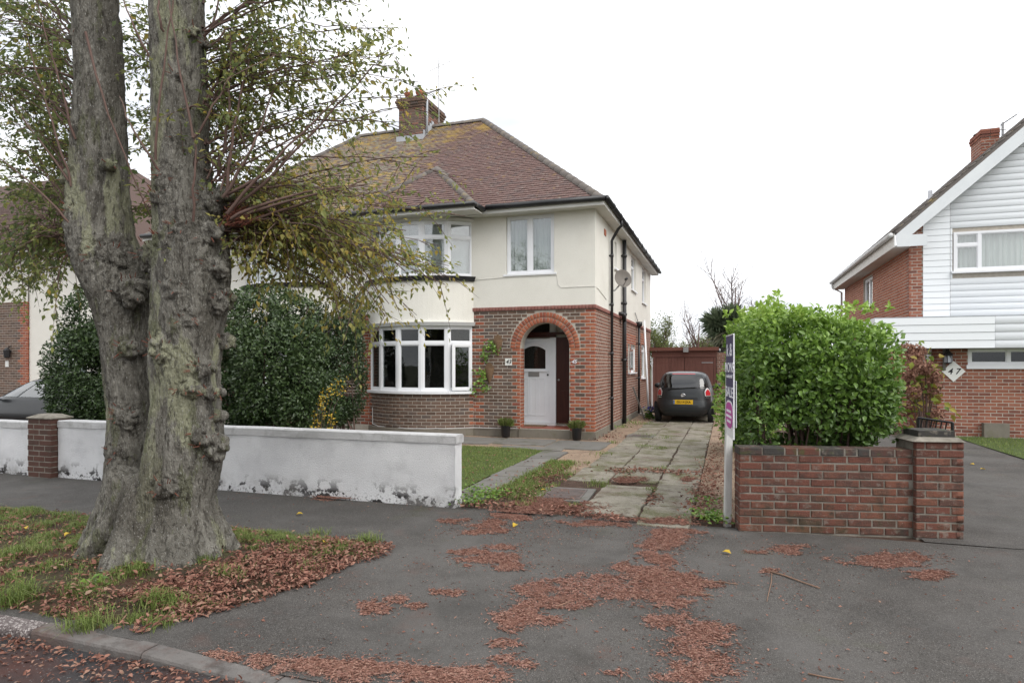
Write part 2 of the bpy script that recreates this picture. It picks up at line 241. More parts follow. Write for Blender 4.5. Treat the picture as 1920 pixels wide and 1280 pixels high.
class MB:
    def __init__(s): s.v = []; s.f = []
    def add(s, vs, fs):
        b = len(s.v); s.v += [tuple(v) for v in vs]; s.f += [tuple(b+i for i in f) for f in fs]; return s
    def box(s, x0, x1, y0, y1, z0, z1):
        return s.add([(x0,y0,z0),(x1,y0,z0),(x1,y1,z0),(x0,y1,z0),(x0,y0,z1),(x1,y0,z1),(x1,y1,z1),(x0,y1,z1)],
                     [(0,3,2,1),(4,5,6,7),(0,1,5,4),(1,2,6,5),(2,3,7,6),(3,0,4,7)])
    def obox(s, O, U, V, N, u0, u1, v0, v1, n0, n1):   # oriented box
        O, U, V, N = V3(O), V3(U), V3(V), V3(N); P = lambda a, b, c: O+U*a+V*b+N*c
        return s.add([P(u0,v0,n0),P(u1,v0,n0),P(u1,v1,n0),P(u0,v1,n0),P(u0,v0,n1),P(u1,v0,n1),P(u1,v1,n1),P(u0,v1,n1)],
                     [(0,3,2,1),(4,5,6,7),(0,1,5,4),(1,2,6,5),(2,3,7,6),(3,0,4,7)])
    def quad(s, a, b, c, d): return s.add([a, b, c, d], [(0,1,2,3)])
    def tube(s, pts, rad, n=8, caps=True):
        pts = [V3(p) for p in pts]; k = len(pts); rad = rad if isinstance(rad, (list, tuple)) else [rad]*k
        vs, fs = [], []; up = None
        for i, p in enumerate(pts):
            t = (pts[min(i+1, k-1)]-pts[max(i-1, 0)])
            t = t.normalized() if t.length > 1e-9 else V3((0,0,1))
            if up is None: up = t.orthogonal().normalized()
            else:
                up = up-t*up.dot(t); up = up.normalized() if up.length > 1e-6 else t.orthogonal().normalized()
            w = t.cross(up)
            for j in range(n):
                a = 2*math.pi*j/n; vs.append(p+(up*math.cos(a)+w*math.sin(a))*rad[i])
        for i in range(k-1):
            for j in range(n): fs.append((i*n+j, i*n+(j+1)%n, (i+1)*n+(j+1)%n, (i+1)*n+j))
        if caps: fs.append(tuple(range(n-1, -1, -1))); fs.append(tuple((k-1)*n+j for j in range(n)))
        return s.add(vs, fs)
    def lathe(s, c, prof, n=16, ax=(0,0,1), cap=True):
        ax = V3(ax).normalized(); u = ax.orthogonal().normalized(); w = ax.cross(u); c = V3(c); vs, fs = [], []
        for r, z in prof:
            for j in range(n):
                a = 2*math.pi*j/n; vs.append(c+ax*z+(u*math.cos(a)+w*math.sin(a))*r)
        k = len(prof)
        for i in range(k-1):
            for j in range(n): fs.append((i*n+j, i*n+(j+1)%n, (i+1)*n+(j+1)%n, (i+1)*n+j))
        if cap: fs.append(tuple(range(n-1, -1, -1))); fs.append(tuple((k-1)*n+j for j in range(n)))
        return s.add(vs, fs)
    def prism(s, poly, O, U, V, N, n0, n1):
        O, U, V, N = V3(O), V3(U), V3(V), V3(N); k = len(poly)
        vs = [O+U*a+V*b+N*n0 for a, b in poly]+[O+U*a+V*b+N*n1 for a, b in poly]
        fs = [tuple(range(k-1, -1, -1)), tuple(range(k, 2*k))]+[(i, (i+1)%k, k+(i+1)%k, k+i) for i in range(k)]
        return s.add(vs, fs)
    def build(s, name, m, parent=None, smooth=False, kind=None, origin=None):
        o = org(parent) if parent is not None else (V3(origin) if origin is not None else V3((0,0,0)))
        me = bpy.data.meshes.new(name); me.from_pydata([(v[0]-o.x, v[1]-o.y, v[2]-o.z) for v in s.v], [], s.f)
        me.materials.append(M[m] if isinstance(m, str) else m)
        if smooth: me.polygons.foreach_set('use_smooth', [True]*len(me.polygons))
        me.update()
        return link(name, me, parent, kind, origin)
def npmesh(name, verts, tris, mats, rnd=None, mi=None, parent=None, kind=None, smooth=False, quads=False):
    o = org(parent); verts = np.asarray(verts, np.float32)-np.array(o, np.float32); tris = np.asarray(tris, np.int32); k = 4 if quads else 3
    me = bpy.data.meshes.new(name); me.vertices.add(len(verts)); me.vertices.foreach_set('co', verts.ravel())
    me.loops.add(tris.size); me.loops.foreach_set('vertex_index', tris.ravel())
    me.polygons.add(len(tris)); me.polygons.foreach_set('loop_start', np.arange(0, tris.size, k, dtype=np.int32))
    if mi is not None: me.polygons.foreach_set('material_index', np.asarray(mi, np.int32))
    if smooth: me.polygons.foreach_set('use_smooth', np.ones(len(tris), bool))
    for m in (mats if isinstance(mats, (list, tuple)) else [mats]): me.materials.append(M[m])
    if rnd is not None:
        a = me.attributes.new('rnd', 'FLOAT', 'POINT'); a.data.foreach_set('value', np.asarray(rnd, np.float32))
    me.update(calc_edges=True); me.validate()
    return link(name, me, parent, kind)
# ---- leaves
LEAF8 = np.array([(0,0,0),(.35,.5,.1),(.72,.34,.04),(1,0,-.16),(.72,-.34,.04),(.35,-.5,.1),(.35,0,0),(.72,0,-.06)], float)
LEAF8T = np.array([(0,1,6),(6,1,2),(6,2,7),(7,2,3),(0,6,5),(6,4,5),(6,7,4),(7,3,4)])
LEAF4 = np.array([(0,0,0),(.45,.5,.12),(1,0,-.06),(.45,-.5,.12)], float); LEAF4T = np.array([(0,1,2),(0,2,3)])
def norm(a): return a/np.maximum(1e-9, np.linalg.norm(a, axis=1, keepdims=True))
def leaf_frames(D, Nn):
    D = norm(D); Sd = np.cross(Nn, D); Sd = norm(Sd); Nn = np.cross(D, Sd); return D, Sd, Nn
def leaves(name, P, D, Nn, L, Wd, r, m, parent, kind='stuff', full=False, single=0, sname='leaf'):
    P, D, Nn = map(np.asarray, (P, D, Nn)); D, Sd, Nn = leaf_frames(D, Nn); n_ = len(P)
    L = np.broadcast_to(L, n_).astype(float); Wd = np.broadcast_to(Wd, n_).astype(float); r = np.asarray(r, float)
    B, T = (LEAF8, LEAF8T) if full else (LEAF4, LEAF4T)
    idx = np.arange(n_)
    if single:
        cp = np.array([0, 0, CH]); q = P-cp; dep = -q[:,0]*S_+q[:,1]*C_; rr = q[:,0]*C_+q[:,1]*S_
        vis = (dep > .5) & (np.abs(rr/np.maximum(dep,.1)) < .79)
        face = np.abs((Nn*norm(-q)).sum(1))
        score = np.where(vis, L*Wd*face/np.maximum(dep, .1)**2, 0)
        order = np.argsort(-score); pick = order[:single]; idx = np.sort(order[single:])
        cache = {}
        o0 = org(parent)
        for i in pick:
            key = int(r[i]*7.99)
            if key not in cache:
                me = bpy.data.meshes.new(sname); me.from_pydata(LEAF8.tolist(), [], LEAF8T.tolist()); me.materials.append(M[m])
                a = me.attributes.new('rnd', 'FLOAT', 'POINT'); a.data.foreach_set('value', np.full(8, (key+.5)/8, np.float32)); me.update(); cache[key] = me
            ob = bpy.data.objects.new(sname, cache[key]); COL.objects.link(ob); ob.parent = parent
            Mx = Matrix.Identity(4)
            for c in range(3):
                Mx[c][0] = D[i][c]*L[i]; Mx[c][1] = Sd[i][c]*Wd[i]; Mx[c][2] = Nn[i][c]*L[i]; Mx[c][3] = P[i][c]-o0[c]
            ob.matrix_local = Mx
    P, D, Sd, Nn, L, Wd, r = P[idx], D[idx], Sd[idx], Nn[idx], L[idx], Wd[idx], r[idx]; n_ = len(P)
    if n_ == 0: return None
    k = len(B)
    vt = P[:,None,:]+D[:,None,:]*(B[None,:,0,None]*L[:,None,None])+Sd[:,None,:]*(B[None,:,1,None]*Wd[:,None,None])+Nn[:,None,:]*(B[None,:,2,None]*L[:,None,None])
    tr = (T[None]+(np.arange(n_)*k)[:,None,None]).reshape(-1,3)
    return npmesh(name, vt.reshape(-1,3), tr, m, np.repeat(r, k), None, parent, kind)
def rdirs(n_, up=0):
    a = rng.normal(size=(n_,3)); a[:,2] += up; return norm(a)
def grass(name, P, h, w, r, m, parent=None, kind='stuff', lean=.5):
    P = np.asarray(P); n_ = len(P); a = rng.uniform(0, 6.283, n_); bd = np.stack([np.cos(a), np.sin(a), np.zeros(n_)], 1); sd_ = np.stack([-np.sin(a), np.cos(a), np.zeros(n_)], 1)
    ln = rng.uniform(.1, 1, n_)*lean; h = np.broadcast_to(h, n_)*rng.uniform(.6, 1.3, n_); w = np.broadcast_to(w, n_)
    up = np.array([0,0,1.0]); mid = P+up*(h*.55)[:,None]+bd*(ln*h*.3)[:,None]; tip = P+up*(h*np.maximum(.15, 1-ln*.5))[:,None]+bd*(ln*h)[:,None]
    vt = np.stack([P-sd_*w[:,None]/2, P+sd_*w[:,None]/2, mid+sd_*w[:,None]*.4, mid-sd_*w[:,None]*.4, tip], 1)
    T = np.array([(0,1,2),(0,2,3),(3,2,4)]); tr = (T[None]+(np.arange(n_)*5)[:,None,None]).reshape(-1,3)
    return npmesh(name, vt.reshape(-1,3), tr, m, np.repeat(r, 5), None, parent, kind)
# ---- bricks, tiles and boards: pieces are (centre, u, v, n, L, H, T, material); the biggest in view are objects, the rest one mesh
BF = [(0,1,2,3)]+[(4+i,4+(i+1)%4,(i+1)%4,i) for i in range(4)]+[(8+i,8+(i+1)%4,4+(i+1)%4,4+i) for i in range(4)]
def brick_local(L, H, T, c=.004):
    q = [(-1,-1),(1,-1),(1,1),(-1,1)]
    return [(a*(L/2-c), b*(H/2-c), 0) for a, b in q]+[(a*L/2, b*H/2, -c) for a, b in q]+[(a*L/2, b*H/2, -T) for a, b in q]
PCACHE = {}
def pieces(parent, lst, name='brick', limit=300, stuff='brickwork', ch=.004, jit=.0015):
    if not lst: return
    o0 = org(parent); sc_ = []
    for i, b in enumerate(lst):
        p = proj(b[0]); s = 0
        if p and -20 < p[0] < 1940 and -20 < p[1] < 1300:
            q = V3((0,0,CH))-b[0]; s = max(0, b[3].dot(q.normalized()))*b[4]*b[5]/q.length_squared
        sc_.append(s)
    order = sorted(range(len(lst)), key=lambda i: -sc_[i])
    pick = [i for i in order[:limit] if sc_[i] > 0]; ps = set(pick); rest = [i for i in range(len(lst)) if i not in ps]
    for i in pick:
        c, u, v, nn, L, H, T, mk = lst[i]; key = (name, round(L, 3), round(H, 3), round(T, 3), mk, ch)
        if key not in PCACHE:
            me = bpy.data.meshes.new(name); me.from_pydata(brick_local(L, H, T, ch), [], BF); me.materials.append(M[mk]); me.update(); PCACHE[key] = me
        ob = bpy.data.objects.new(name, PCACHE[key]); COL.objects.link(ob); ob.parent = parent
        c = c+nn*random.uniform(-jit, jit)-o0; Mx = Matrix.Identity(4)
        for k in range(3): Mx[k][0] = u[k]; Mx[k][1] = v[k]; Mx[k][2] = nn[k]; Mx[k][3] = c[k]
        ob.matrix_local = Mx
    if rest:
        mats = sorted({lst[i][7] for i in rest}); n_ = len(rest)
        vt = np.zeros((n_, 12, 3)); mi = np.zeros((n_, 9), int)
        for a, i in enumerate(rest):
            c, u, v, nn, L, H, T, mk = lst[i]; B = np.array(brick_local(L, H, T, ch)); j = random.uniform(-jit, jit)
            vt[a] = np.array(c)+np.outer(B[:,0], u)+np.outer(B[:,1], v)+np.outer(B[:,2]+j, nn); mi[a] = mats.index(mk)
        Q = (np.array(BF)[None]+(np.arange(n_)*12)[:,None,None]).reshape(-1,4)
        npmesh(stuff, vt.reshape(-1,3), Q, mats, np.repeat(rng.uniform(0, 1, n_), 12), mi.ravel(), parent, 'stuff', quads=True)
def rows(to3, u0, u1, z0, z1, pick, holes=None, L=.215, H=.065, jn=.0125, T=.04, pr=.0035, half=True):
    nr = max(1, round((z1-z0)/(H+jn))); st = (z1-z0)/nr; H = st-jn; out = []; P = L+jn
    for r in range(nr):
        za = z0+r*st+jn/2; zb = za+H; hs = sorted(holes(za, zb)) if holes else []
        segs = []; cur = u0
        for a, b in hs:
            if b <= u0 or a >= u1: continue
            if a > cur: segs.append((cur, a))
            cur = max(cur, b)
        if cur < u1: segs.append((cur, u1))
        off = (r % 2)*P/2 if half else 0
        k0 = math.floor((u0-off)/P)-1; k1 = math.ceil((u1-off)/P)+1
        for k in range(k0, k1):
            a = k*P+off; b = a+L
            for s0, s1 in segs:
                aa, bb = max(a, s0+(jn/2 if s0 > u0 else 0)), min(b, s1-(jn/2 if s1 < u1 else 0))
                if bb-aa > .035:
                    c, t, nn = to3((aa+bb)/2); out.append((c+V3((0,0,(za+zb)/2))+nn*pr, t, V3((0,0,1)), nn, round(bb-aa, 3), round(H, 4), T, pick((aa+bb)/2, (za+zb)/2, r)))
    return out
def flat(O, U):
    O = V3(O); U = V3(U).normalized(); nn = U.cross(V3((0,0,1)))
    return lambda u: (O+U*u, U, nn)
def panel(mb, O, U, u0, u1, z0, z1, holes=(), depth=.1):       # wall skin with rectangular openings and their reveals
    O = V3(O); U = V3(U).normalized(); N = U.cross(V3((0,0,1))); us = sorted({u0, u1, *[h[0] for h in holes], *[h[1] for h in holes]}); zs = sorted({z0, z1, *[h[2] for h in holes], *[h[3] for h in holes]})
    P = lambda u, z, d=0: O+U*u+V3((0,0,z))-N*d
    for i in range(len(us)-1):
        for j in range(len(zs)-1):
            cu, cz = (us[i]+us[i+1])/2, (zs[j]+zs[j+1])/2
            if any(h[0] < cu < h[1] and h[2] < cz < h[3] for h in holes): continue
            mb.quad(P(us[i],zs[j]), P(us[i+1],zs[j]), P(us[i+1],zs[j+1]), P(us[i],zs[j+1]))
            mb.quad(P(us[i],zs[j],depth), P(us[i],zs[j+1],depth), P(us[i+1],zs[j+1],depth), P(us[i+1],zs[j],depth))
    for a, b, c, d in holes:
        mb.quad(P(a,c), P(a,d), P(a,d,depth), P(a,c,depth)); mb.quad(P(b,d), P(b,c), P(b,c,depth), P(b,d,depth))
        mb.quad(P(b,c), P(a,c), P(a,c,depth), P(b,c,depth)); mb.quad(P(a,d), P(b,d), P(b,d,depth), P(a,d,depth))
    return mb
def window(parent, O, U, w, z0, z1, cells, fw=.055, fd=.06, m='white', glass='glass', sill=None, inner=None, N=None, name='window', mu=.05):
    # O: left bottom corner on the frame's front plane; cells: (u0,u1,z0,z1) of each light relative to O
    O = V3(O); U = V3(U).normalized(); N = N or U.cross(V3((0,0,1))); Z = V3((0,0,1)); mb = MB(); h = z1-z0; O = V3((O.x, O.y, z0))
    us = sorted({0, w, *[c[0] for c in cells], *[c[1] for c in cells]}); zs = sorted({0, h, *[c[2] for c in cells], *[c[3] for c in cells]})
    for i in range(len(us)-1):
        for j in range(len(zs)-1):
            cu, cz = (us[i]+us[i+1])/2, (zs[j]+zs[j+1])/2
            if any(c[0] < cu < c[1] and c[2] < cz < c[3] for c in cells): continue
            mb.obox(O, U, Z, N, us[i], us[i+1], zs[j], zs[j+1], -fd, 0)
    for c in cells:        # sash bead: a second, slightly set back rim around each light
        b = .022
        for a in ((c[0]-.001, c[0]+b, c[2], c[3]), (c[1]-b, c[1]+.001, c[2], c[3]), (c[0]+b, c[1]-b, c[2]-.001, c[2]+b), (c[0]+b, c[1]-b, c[3]-b, c[3]+.001)):
            mb.obox(O, U, Z, N, a[0], a[1], a[2], a[3], -fd+.01, -.014)
    win = mb.build(name, m, parent)
    for c in cells:
        MB().obox(O, U, Z, N, c[0]+.01, c[1]-.01, c[2]+.01, c[3]-.01, -.036, -.03).build('pane', glass, win)
    if sill:
        MB().obox(O, U, Z, N, -sill[0], w+sill[0], -sill[1], -.001, -fd, sill[2]).build('sill', m, win)
    if inner == 'blind':
        q = MB(); zz = .03
        while zz < h-.02: q.obox(O, U, V3((0,.0,1)), N, .03, w-.03, zz, zz+.018, -.13, -.128); zz += .025
        q.build('blind', 'blind', win)
    elif inner == 'curtain':
        q = MB(); k = max(8, int(w/.035)); vs = []
        for i in range(k+1):
            off = -.14+.018*math.sin(i*1.9)+.008*math.sin(i*.7)
            for zz in (.0, h): vs.append(O+U*(.02+(w-.04)*i/k)+Z*zz+N*off)
        q.add(vs, [(2*i, 2*i+2, 2*i+3, 2*i+1) for i in range(k)]); q.build('curtain', 'curtain', win)
    return win
def text(parent, s, O, U, N, size, m, name='lettering', shear=0, sx=1, ext=.0015, align='CENTER'):
    cu = bpy.data.curves.new('t', 'FONT'); cu.body = s; cu.size = size; cu.align_x = align; cu.align_y = 'CENTER'; cu.shear = shear; cu.extrude = ext; cu.offset = size*.012
    t = bpy.data.objects.new('t', cu); COL.objects.link(t); dg = bpy.context.evaluated_depsgraph_get(); me = bpy.data.meshes.new_from_object(t.evaluated_get(dg))
    bpy.data.objects.remove(t); U = V3(U).normalized(); N = V3(N).normalized(); Vv = N.cross(U); O = V3(O)-org(parent)
    for v in me.vertices: v.co = O+U*v.co.x*sx+Vv*v.co.y+N*(v.co.z+ext)
    me.materials.clear(); me.materials.append(M[m]); me.name = name
    return link(name, me, parent)
X_, Y_, Z_ = V3((1,0,0)), V3((0,1,0)), V3((0,0,1))
# ================================================================== SETTING
def sheet(name, x0, x1, y0, y1, zf, m, nx=40, ny=20, skirt=.12, parent=None):
    vs = []; fs = []
    for j in range(ny+1):
        for i in range(nx+1):
            x = x0+(x1-x0)*i/nx; y = y0+(y1-y0)*j/ny; vs.append((x, y, zf(x, y)))
    w = nx+1
    for j in range(ny):
        for i in range(nx): fs.append((j*w+i, j*w+i+1, (j+1)*w+i+1, (j+1)*w+i))
    o = MB().add(vs, fs).build(name, m, parent, True)
    if parent is None: o['kind'] = 'structure'
    return o
def pz(x, y):        # footway and vehicle crossover: falls to the dropped kerb on the right
    s = sstep(-3.5, -2.5, x); return -.05*s*min(1, max(0, (5.0-y)/2.1))+.004*noise.noise(V3((x*1.3, y*1.3, 0)))
sheet('ground', -800, 800, -800, 800, lambda x, y: -.2, 'ground', 2, 2)
sheet('road', -60, 60, -14, 2.82, lambda x, y: -.062+.004*noise.noise(V3((x*.8, y*.8, 3))), 'road', 80, 14)
sheet('pavement', -45, 2.3, 2.93, 6.86, pz, 'asphalt', 190, 40)
sheet('pavement', 2.3, 30, 2.93, 7.3, pz, 'asphalt', 40, 20)
sheet('garden_soil', -60, 60, 6.8, 70, lambda x, y: -.014, 'soil', 20, 20)
sheet('neighbour_driveway', 1.75, 4.9, 6.87, 17.0, lambda x, y: .007+.002*noise.noise(V3((x*1.5, y*1.5, 5))), 'asphalt', 20, 60)
sheet('neighbour_lawn', 4.9, 22, 9.5, 17.1, lambda x, y: .02+.01*noise.noise(V3((x, y, 5))), 'lawn', 30, 20)
sheet('gravel_strip', -2.8, -2.1, 9.5, 25, lambda x, y: .002+.012*noise.noise(V3((x*3, y*3, 5))), 'gravel', 10, 120)
sheet('gravel_border', -.34, .6, 7.2, 24, lambda x, y: .01+.02*noise.noise(V3((x*2.5, y*2.5, 7))), 'gravel', 12, 90)
# verge mound -------------------------------------------------------
VR = [(2.98,-3.42),(3.3,-3.3),(3.75,-3.12),(4.2,-3.0),(4.6,-2.95),(4.9,-2.82),(5.1,-2.9)]
def vright(y): return float(np.interp(y, [a for a, b in VR], [b for a, b in VR]))+.05*noise.noise(V3((y*4, 0, 0)))
TX, TY = -4.45, 4.35
def vz(x, y):
    e = min(1, max(0, (y-2.97)/.35))*min(1, max(0, (5.2-y)/.3))*min(1, max(0, (vright(y)-x)/.4))
    h = .035+.05*noise.noise(V3((x*1.2, y*1.2, 2)))*.5+.02*noise.noise(V3((x*5, y*5, 2)))
    h += .06*math.exp(-((x-TX)**2+(y-TY)**2)/.9)
    return -.01+e*max(.01, h)+.012*e
mb = MB(); nx, ny = 170, 44
for j in range(ny+1):
    y = 2.97+(5.2-2.97)*j/ny
    for i in range(nx+1):
        t = i/nx; xr = vright(y); x = xr-14*t**1.8; mb.v.append((x, y, vz(x, y)))
w = nx+1
mb.f = [(j*w+i, (j+1)*w+i, (j+1)*w+i+1, j*w+i+1) for j in range(ny) for i in range(nx)]
mb.build('grass_verge', 'verge', smooth=True, kind='structure')
# kerb --------------------------------------------------------------
kb = MB().box(-40, 14, 2.80, 2.95, -.3, -.125).build('kerb', 'kerb', kind='structure')
def kerb_top(x): return .006-.062*sstep(-3.5, -2.5, x)
x = -14.0
while x < 9:
    L = .9; a, b = x+.006, x+L-.006; mb = MB(); yy = 2.815+random.uniform(-.004, .004)
    za, zb = kerb_top(a), kerb_top(b); c = .022; m = 'kerb_pebble' if b < -3.75 else 'kerb'
    pr = lambda X, z: [(X, yy, -.24), (X, yy, z-c), (X, yy+.007, z-.007), (X, yy+c, z), (X, yy+.125, z), (X, yy+.125, -.24)]
    A, B = pr(a, za), pr(b, zb)
    if m == 'kerb_pebble': A = [(p[0], p[1]+random.uniform(-.008,.008), p[2]+random.uniform(-.01,.01)) for p in A]
    mb.add(A+B, [(i, (i+1)%6, 6+(i+1)%6, 6+i) for i in range(6)]+[(5,4,3,2,1,0), (6,7,8,9,10,11)])
    mb.build('kerb_stone', m, kb); x += L
# driveway slabs ------------------------------------------------------
drv = sheet('driveway', -2.25, -.30, 6.72, 24.4, lambda x, y: -.004+.006*noise.noise(V3((x*3, y*3, 9))), 'soil', 16, 90)
def slab(parent, x0, x1, y0, y1, z, m, name='slab', rough=.03, tilt=0):
    # broken-edged slab: outline jittered, chamfered top edge
    pts = []; n_ = 5
    for (ax, ay), (bx, by) in (((x0,y0),(x1,y0)), ((x1,y0),(x1,y1)), ((x1,y1),(x0,y1)), ((x0,y1),(x0,y0))):
        ln = max(n_, int(math.hypot(bx-ax, by-ay)/.14))
        for i in range(ln):
            t = i/ln; pts.append((ax+(bx-ax)*t+random.uniform(-rough, rough)*.5, ay+(by-ay)*t+random.uniform(-rough, rough)*.5))
    cx, cy = (x0+x1)/2, (y0+y1)/2; k = len(pts); ti = random.uniform(-tilt, tilt)
    top = [(cx+(px-cx)*.985, cy+(py-cy)*.985, z+ti*(py-cy)) for px, py in pts]; mid = [(px, py, z-.012+ti*(py-cy)) for px, py in pts]; bot = [(px, py, z-.1) for px, py in pts]
    fs = [tuple(range(k))]+[(k+i, k+(i+1)%k, (i+1)%k, i) for i in range(k)]+[(2*k+i, 2*k+(i+1)%k, k+(i+1)%k, k+i) for i in range(k)]
    return MB().add(top+mid+bot, fs).build(name, m, parent)
y = 6.66
for i, ln in enumerate((.92, 1.35, 1.9, 2.0, 2.3, 2.4, 2.5, 2.6)):
    slab(drv, -.895+.012*(i%2), -.36, y, y+ln-.03, .018+random.uniform(-.004,.006), 'concrete', tilt=.004); y += ln
y = 6.98
for i, ln in enumerate((1.75, 1.15, 1.4, 1.6, 2.0, 2.1, 2.2, 2.4, 2.4)):
    if i == 1: y += .28
    slab(drv, -1.555-.012*(i>2), -.915, y, y+ln-.04, .02+random.uniform(-.004,.006), 'concrete', tilt=.004); y += ln
y = 8.95
for i, ln in enumerate((1.2, 1.3, 1.25, 1.4, 1.6, 1.8, 2.0, 2.2, 2.4)):
    slab(drv, -2.16+.03*(i%2), -1.59, y, y+ln-.04, .012+random.uniform(-.004,.006), 'concrete', tilt=.004); y += ln
# manhole in its concrete surround
def manhole(cx, cy, w, h, rz, label):
    t = thing('manhole_cover', label, 'manhole cover', (cx, cy, .01), rz, local=True)
    MB().box(-w/2, w/2, -h/2, h/2, -.06, .012).build('concrete_surround', 'paving', t)
    MB().box(-w/2+.1, w/2-.1, -h/2+.09, h/2-.09, -.03, .02).build('frame', 'iron', t)
    q = MB(); a, b = w/2-.125, h/2-.115; k = 11
    for i in range(k): q.box(-a, a, -b+2*b*i/k, -b+2*b*(i+.72)/k, .015, .0245)
    q.build('cover_plate', 'iron', t)
    return t
manhole(-1.93, 7.9, .66, .82, .05, 'ribbed rusty manhole cover in a concrete surround near the pavement')
manhole(-1.87, 14.95, .62, .5, 0, 'dark manhole cover set in the drive behind the hatchback')
# path, lawn, paving --------------------------------------------------
gp = sheet('garden_path', -3.32, -2.72, 7.0, 12.0, lambda x, y: -.003, 'soil', 4, 20)
y = 7.0
for i, ln in enumerate((.95, .9, 1.0, .92, .95)):
    slab(gp, -3.28+random.uniform(-.02,.02), -2.82, y, y+ln-.03, .025, 'paving', 'paving_slab', .015, .006); y += ln
ap = sheet('front_apron', -8.6, -2.1, 11.75, 13.9, lambda x, y: .0+.006*noise.noise(V3((x*2, y*2, 1))), 'gravel', 50, 20)
for i, (a, b, c, d) in enumerate(((-8.4,-7.0,12.5,13.2),(-6.95,-5.9,12.45,13.2),(-5.85,-4.7,12.4,13.5),(-4.65,-3.5,12.55,13.55),(-3.45,-2.3,12.2,13.5),(-4.3,-3.0,11.85,12.3))):
    slab(ap, a, b, c, d, .022, 'paving', 'paving_slab', .04, .004)
lawn = sheet('lawn', -14, -3.3, 6.98, 11.75, lambda x, y: .02+.03*sstep(-3.3, -3.7, x)+.012*noise.noise(V3((x*2, y*2, 4))), 'lawn', 90, 50)
# ================================================================== THE SEMI-DETACHED HOUSE
HX, HY = -2.75, 13.94; BY0 = 24.8; LX = -15.0
hs = thing('semi_detached_house', 'cream rendered brick semi with brown tiled hipped roof and arched porch', 'house', (HX, HY, 0))
AC, AR, AS = -3.895, .575, 2.03            # porch arch: centre, radius, springing height
FLZ = .22; PL = .17; STR = 2.89
# ---- mortar skins of the brick walls
mb = MB()
def P3(x, z, d=0): return V3((x, HY+d, z))
mb.quad(P3(-5.66, 0), P3(AC-AR, 0), P3(AC-AR, STR), P3(-5.66, STR)); mb.quad(P3(AC+AR, 0), P3(HX, 0), P3(HX, STR), P3(AC+AR, STR))
mb.quad(P3(AC-AR, 0), P3(AC+AR, 0), P3(AC+AR, FLZ-.01), P3(AC-AR, FLZ-.01))
k = 24
for i in range(k):
    a0, a1 = math.pi*(1-i/k), math.pi*(1-(i+1)/k); x0, x1 = AC+AR*math.cos(a0), AC+AR*math.cos(a1); z0, z1 = AS+AR*math.sin(a0), AS+AR*math.sin(a1)
    mb.quad(P3(x0, z0), P3(x1, z1), P3(x1, STR), P3(x0, STR)); mb.quad(P3(x1, z1), P3(x0, z0), P3(x0, z0, .3), P3(x1, z1, .3))
for x in (AC-AR, AC+AR): mb.quad(P3(x, 0), P3(x, 0, .3), P3(x, AS, .3), P3(x, AS))
mb.build('front_wall', 'mortar', hs)
SW = [(18.95, 19.35, 1.42, 2.26), (19.55, 20.5, 1.42, 2.26), (22.1, 23.3, 1.2, 2.35)]
panel(MB(), (HX, 0, 0), (0,1,0), HY, BY0, 0, STR, SW, .1).build('side_wall', 'mortar', hs)
mb = MB(); mb.quad((HX, BY0, 0), (LX, BY0, 0), (LX, BY0, 5.1), (HX, BY0, 5.1)); mb.quad((LX, BY0, 0), (LX, HY, 0), (LX, HY, 5.1), (LX, BY0, 5.1))
mb.build('rear_wall', 'render', hs)
panel(MB(), (0, HY, 0), (1,0,0), LX, -12.2, 0, STR).build('front_wall', 'mortar', hs); panel(MB(), (0, HY, 0), (1,0,0), -9.4, -8.36, 0, STR).build('front_wall', 'mortar', hs)
MB().box(LX+.05, HX-.05, HY+.9, BY0-.05, 2.75, 2.8).build('upper_floor', 'dark', hs)
MB().box(LX+.05, HX-.05, 17.3, 17.4, .2, 5.0).build('inner_wall', 'dark', hs)
# ---- bricks
B = []
def hole_front(za, zb):
    if za < FLZ: return [(AC-AR-.0, AC+AR)]
    if zb < AS+.02: return [(AC-AR, AC+AR)]
    z = max(za, AS); R = AR+.245
    if z > AS+R: return []
    h = math.sqrt(max(0, R*R-(z-AS)**2)); return [(AC-h, AC+h)]
def pick_front(u, z, r):
    d = min(abs(u-HX), 9)
    q = .24 if r % 2 else .125
    if HX-u < q: return 'brick_red'
    if u > AC-AR-(.235 if r % 2 else .125) and u < AC and z < AS+.05: return 'brick_red'
    if u < AC+AR+(.235 if r % 2 else .125) and u > AC and z < AS+.05: return 'brick_red'
    if u < -5.66+(.2 if r % 2 else .09): return 'brick_red'
    return 'brick_red' if random.random() < .03 else 'brick_brown'
B += rows(flat((0, HY, 0), X_), -5.66, HX, PL, STR, pick_front, hole_front)
def hole_side(za, zb): return [(a, b) for a, b, c, d in SW if zb > c and za < d]
def pick_side(u, z, r):
    if u-HY < (.12 if r % 2 else .24) or BY0-u < (.12 if r % 2 else .24): return 'brick_red'
    for a, b, c, d in SW:
        if a-.25 < u < b+.25 and c-.1 < z < d+.35: return 'brick_red'
    return 'brick_side'
B += rows(flat((HX, 0, 0), Y_), HY, BY0, PL, STR, pick_side, hole_side)
B += rows(flat((AC-AR, 0, 0), Y_), HY+.005, HY+.3, FLZ, AS, lambda u, z, r: 'brick_red', L=.2)
for (r0, r1, cnt) in ((AR+.004, AR+.112, 25), (AR+.124, AR+.236, 31)):
    for i in range(cnt):
        a = math.pi*(i+.5)/cnt; rv = V3((math.cos(a), 0, math.sin(a))); tv = V3((math.sin(a), 0, -math.cos(a)))
        c = V3((AC, HY-.012, AS))+rv*(r0+r1)/2; wd_ = math.pi*(r0+r1)/2/cnt-.012
        B.append((c, tv, rv, -Y_, round(wd_, 4), round(r1-r0, 4), .26 if cnt == 25 else .05, 'brick_red'))
n_ = 38
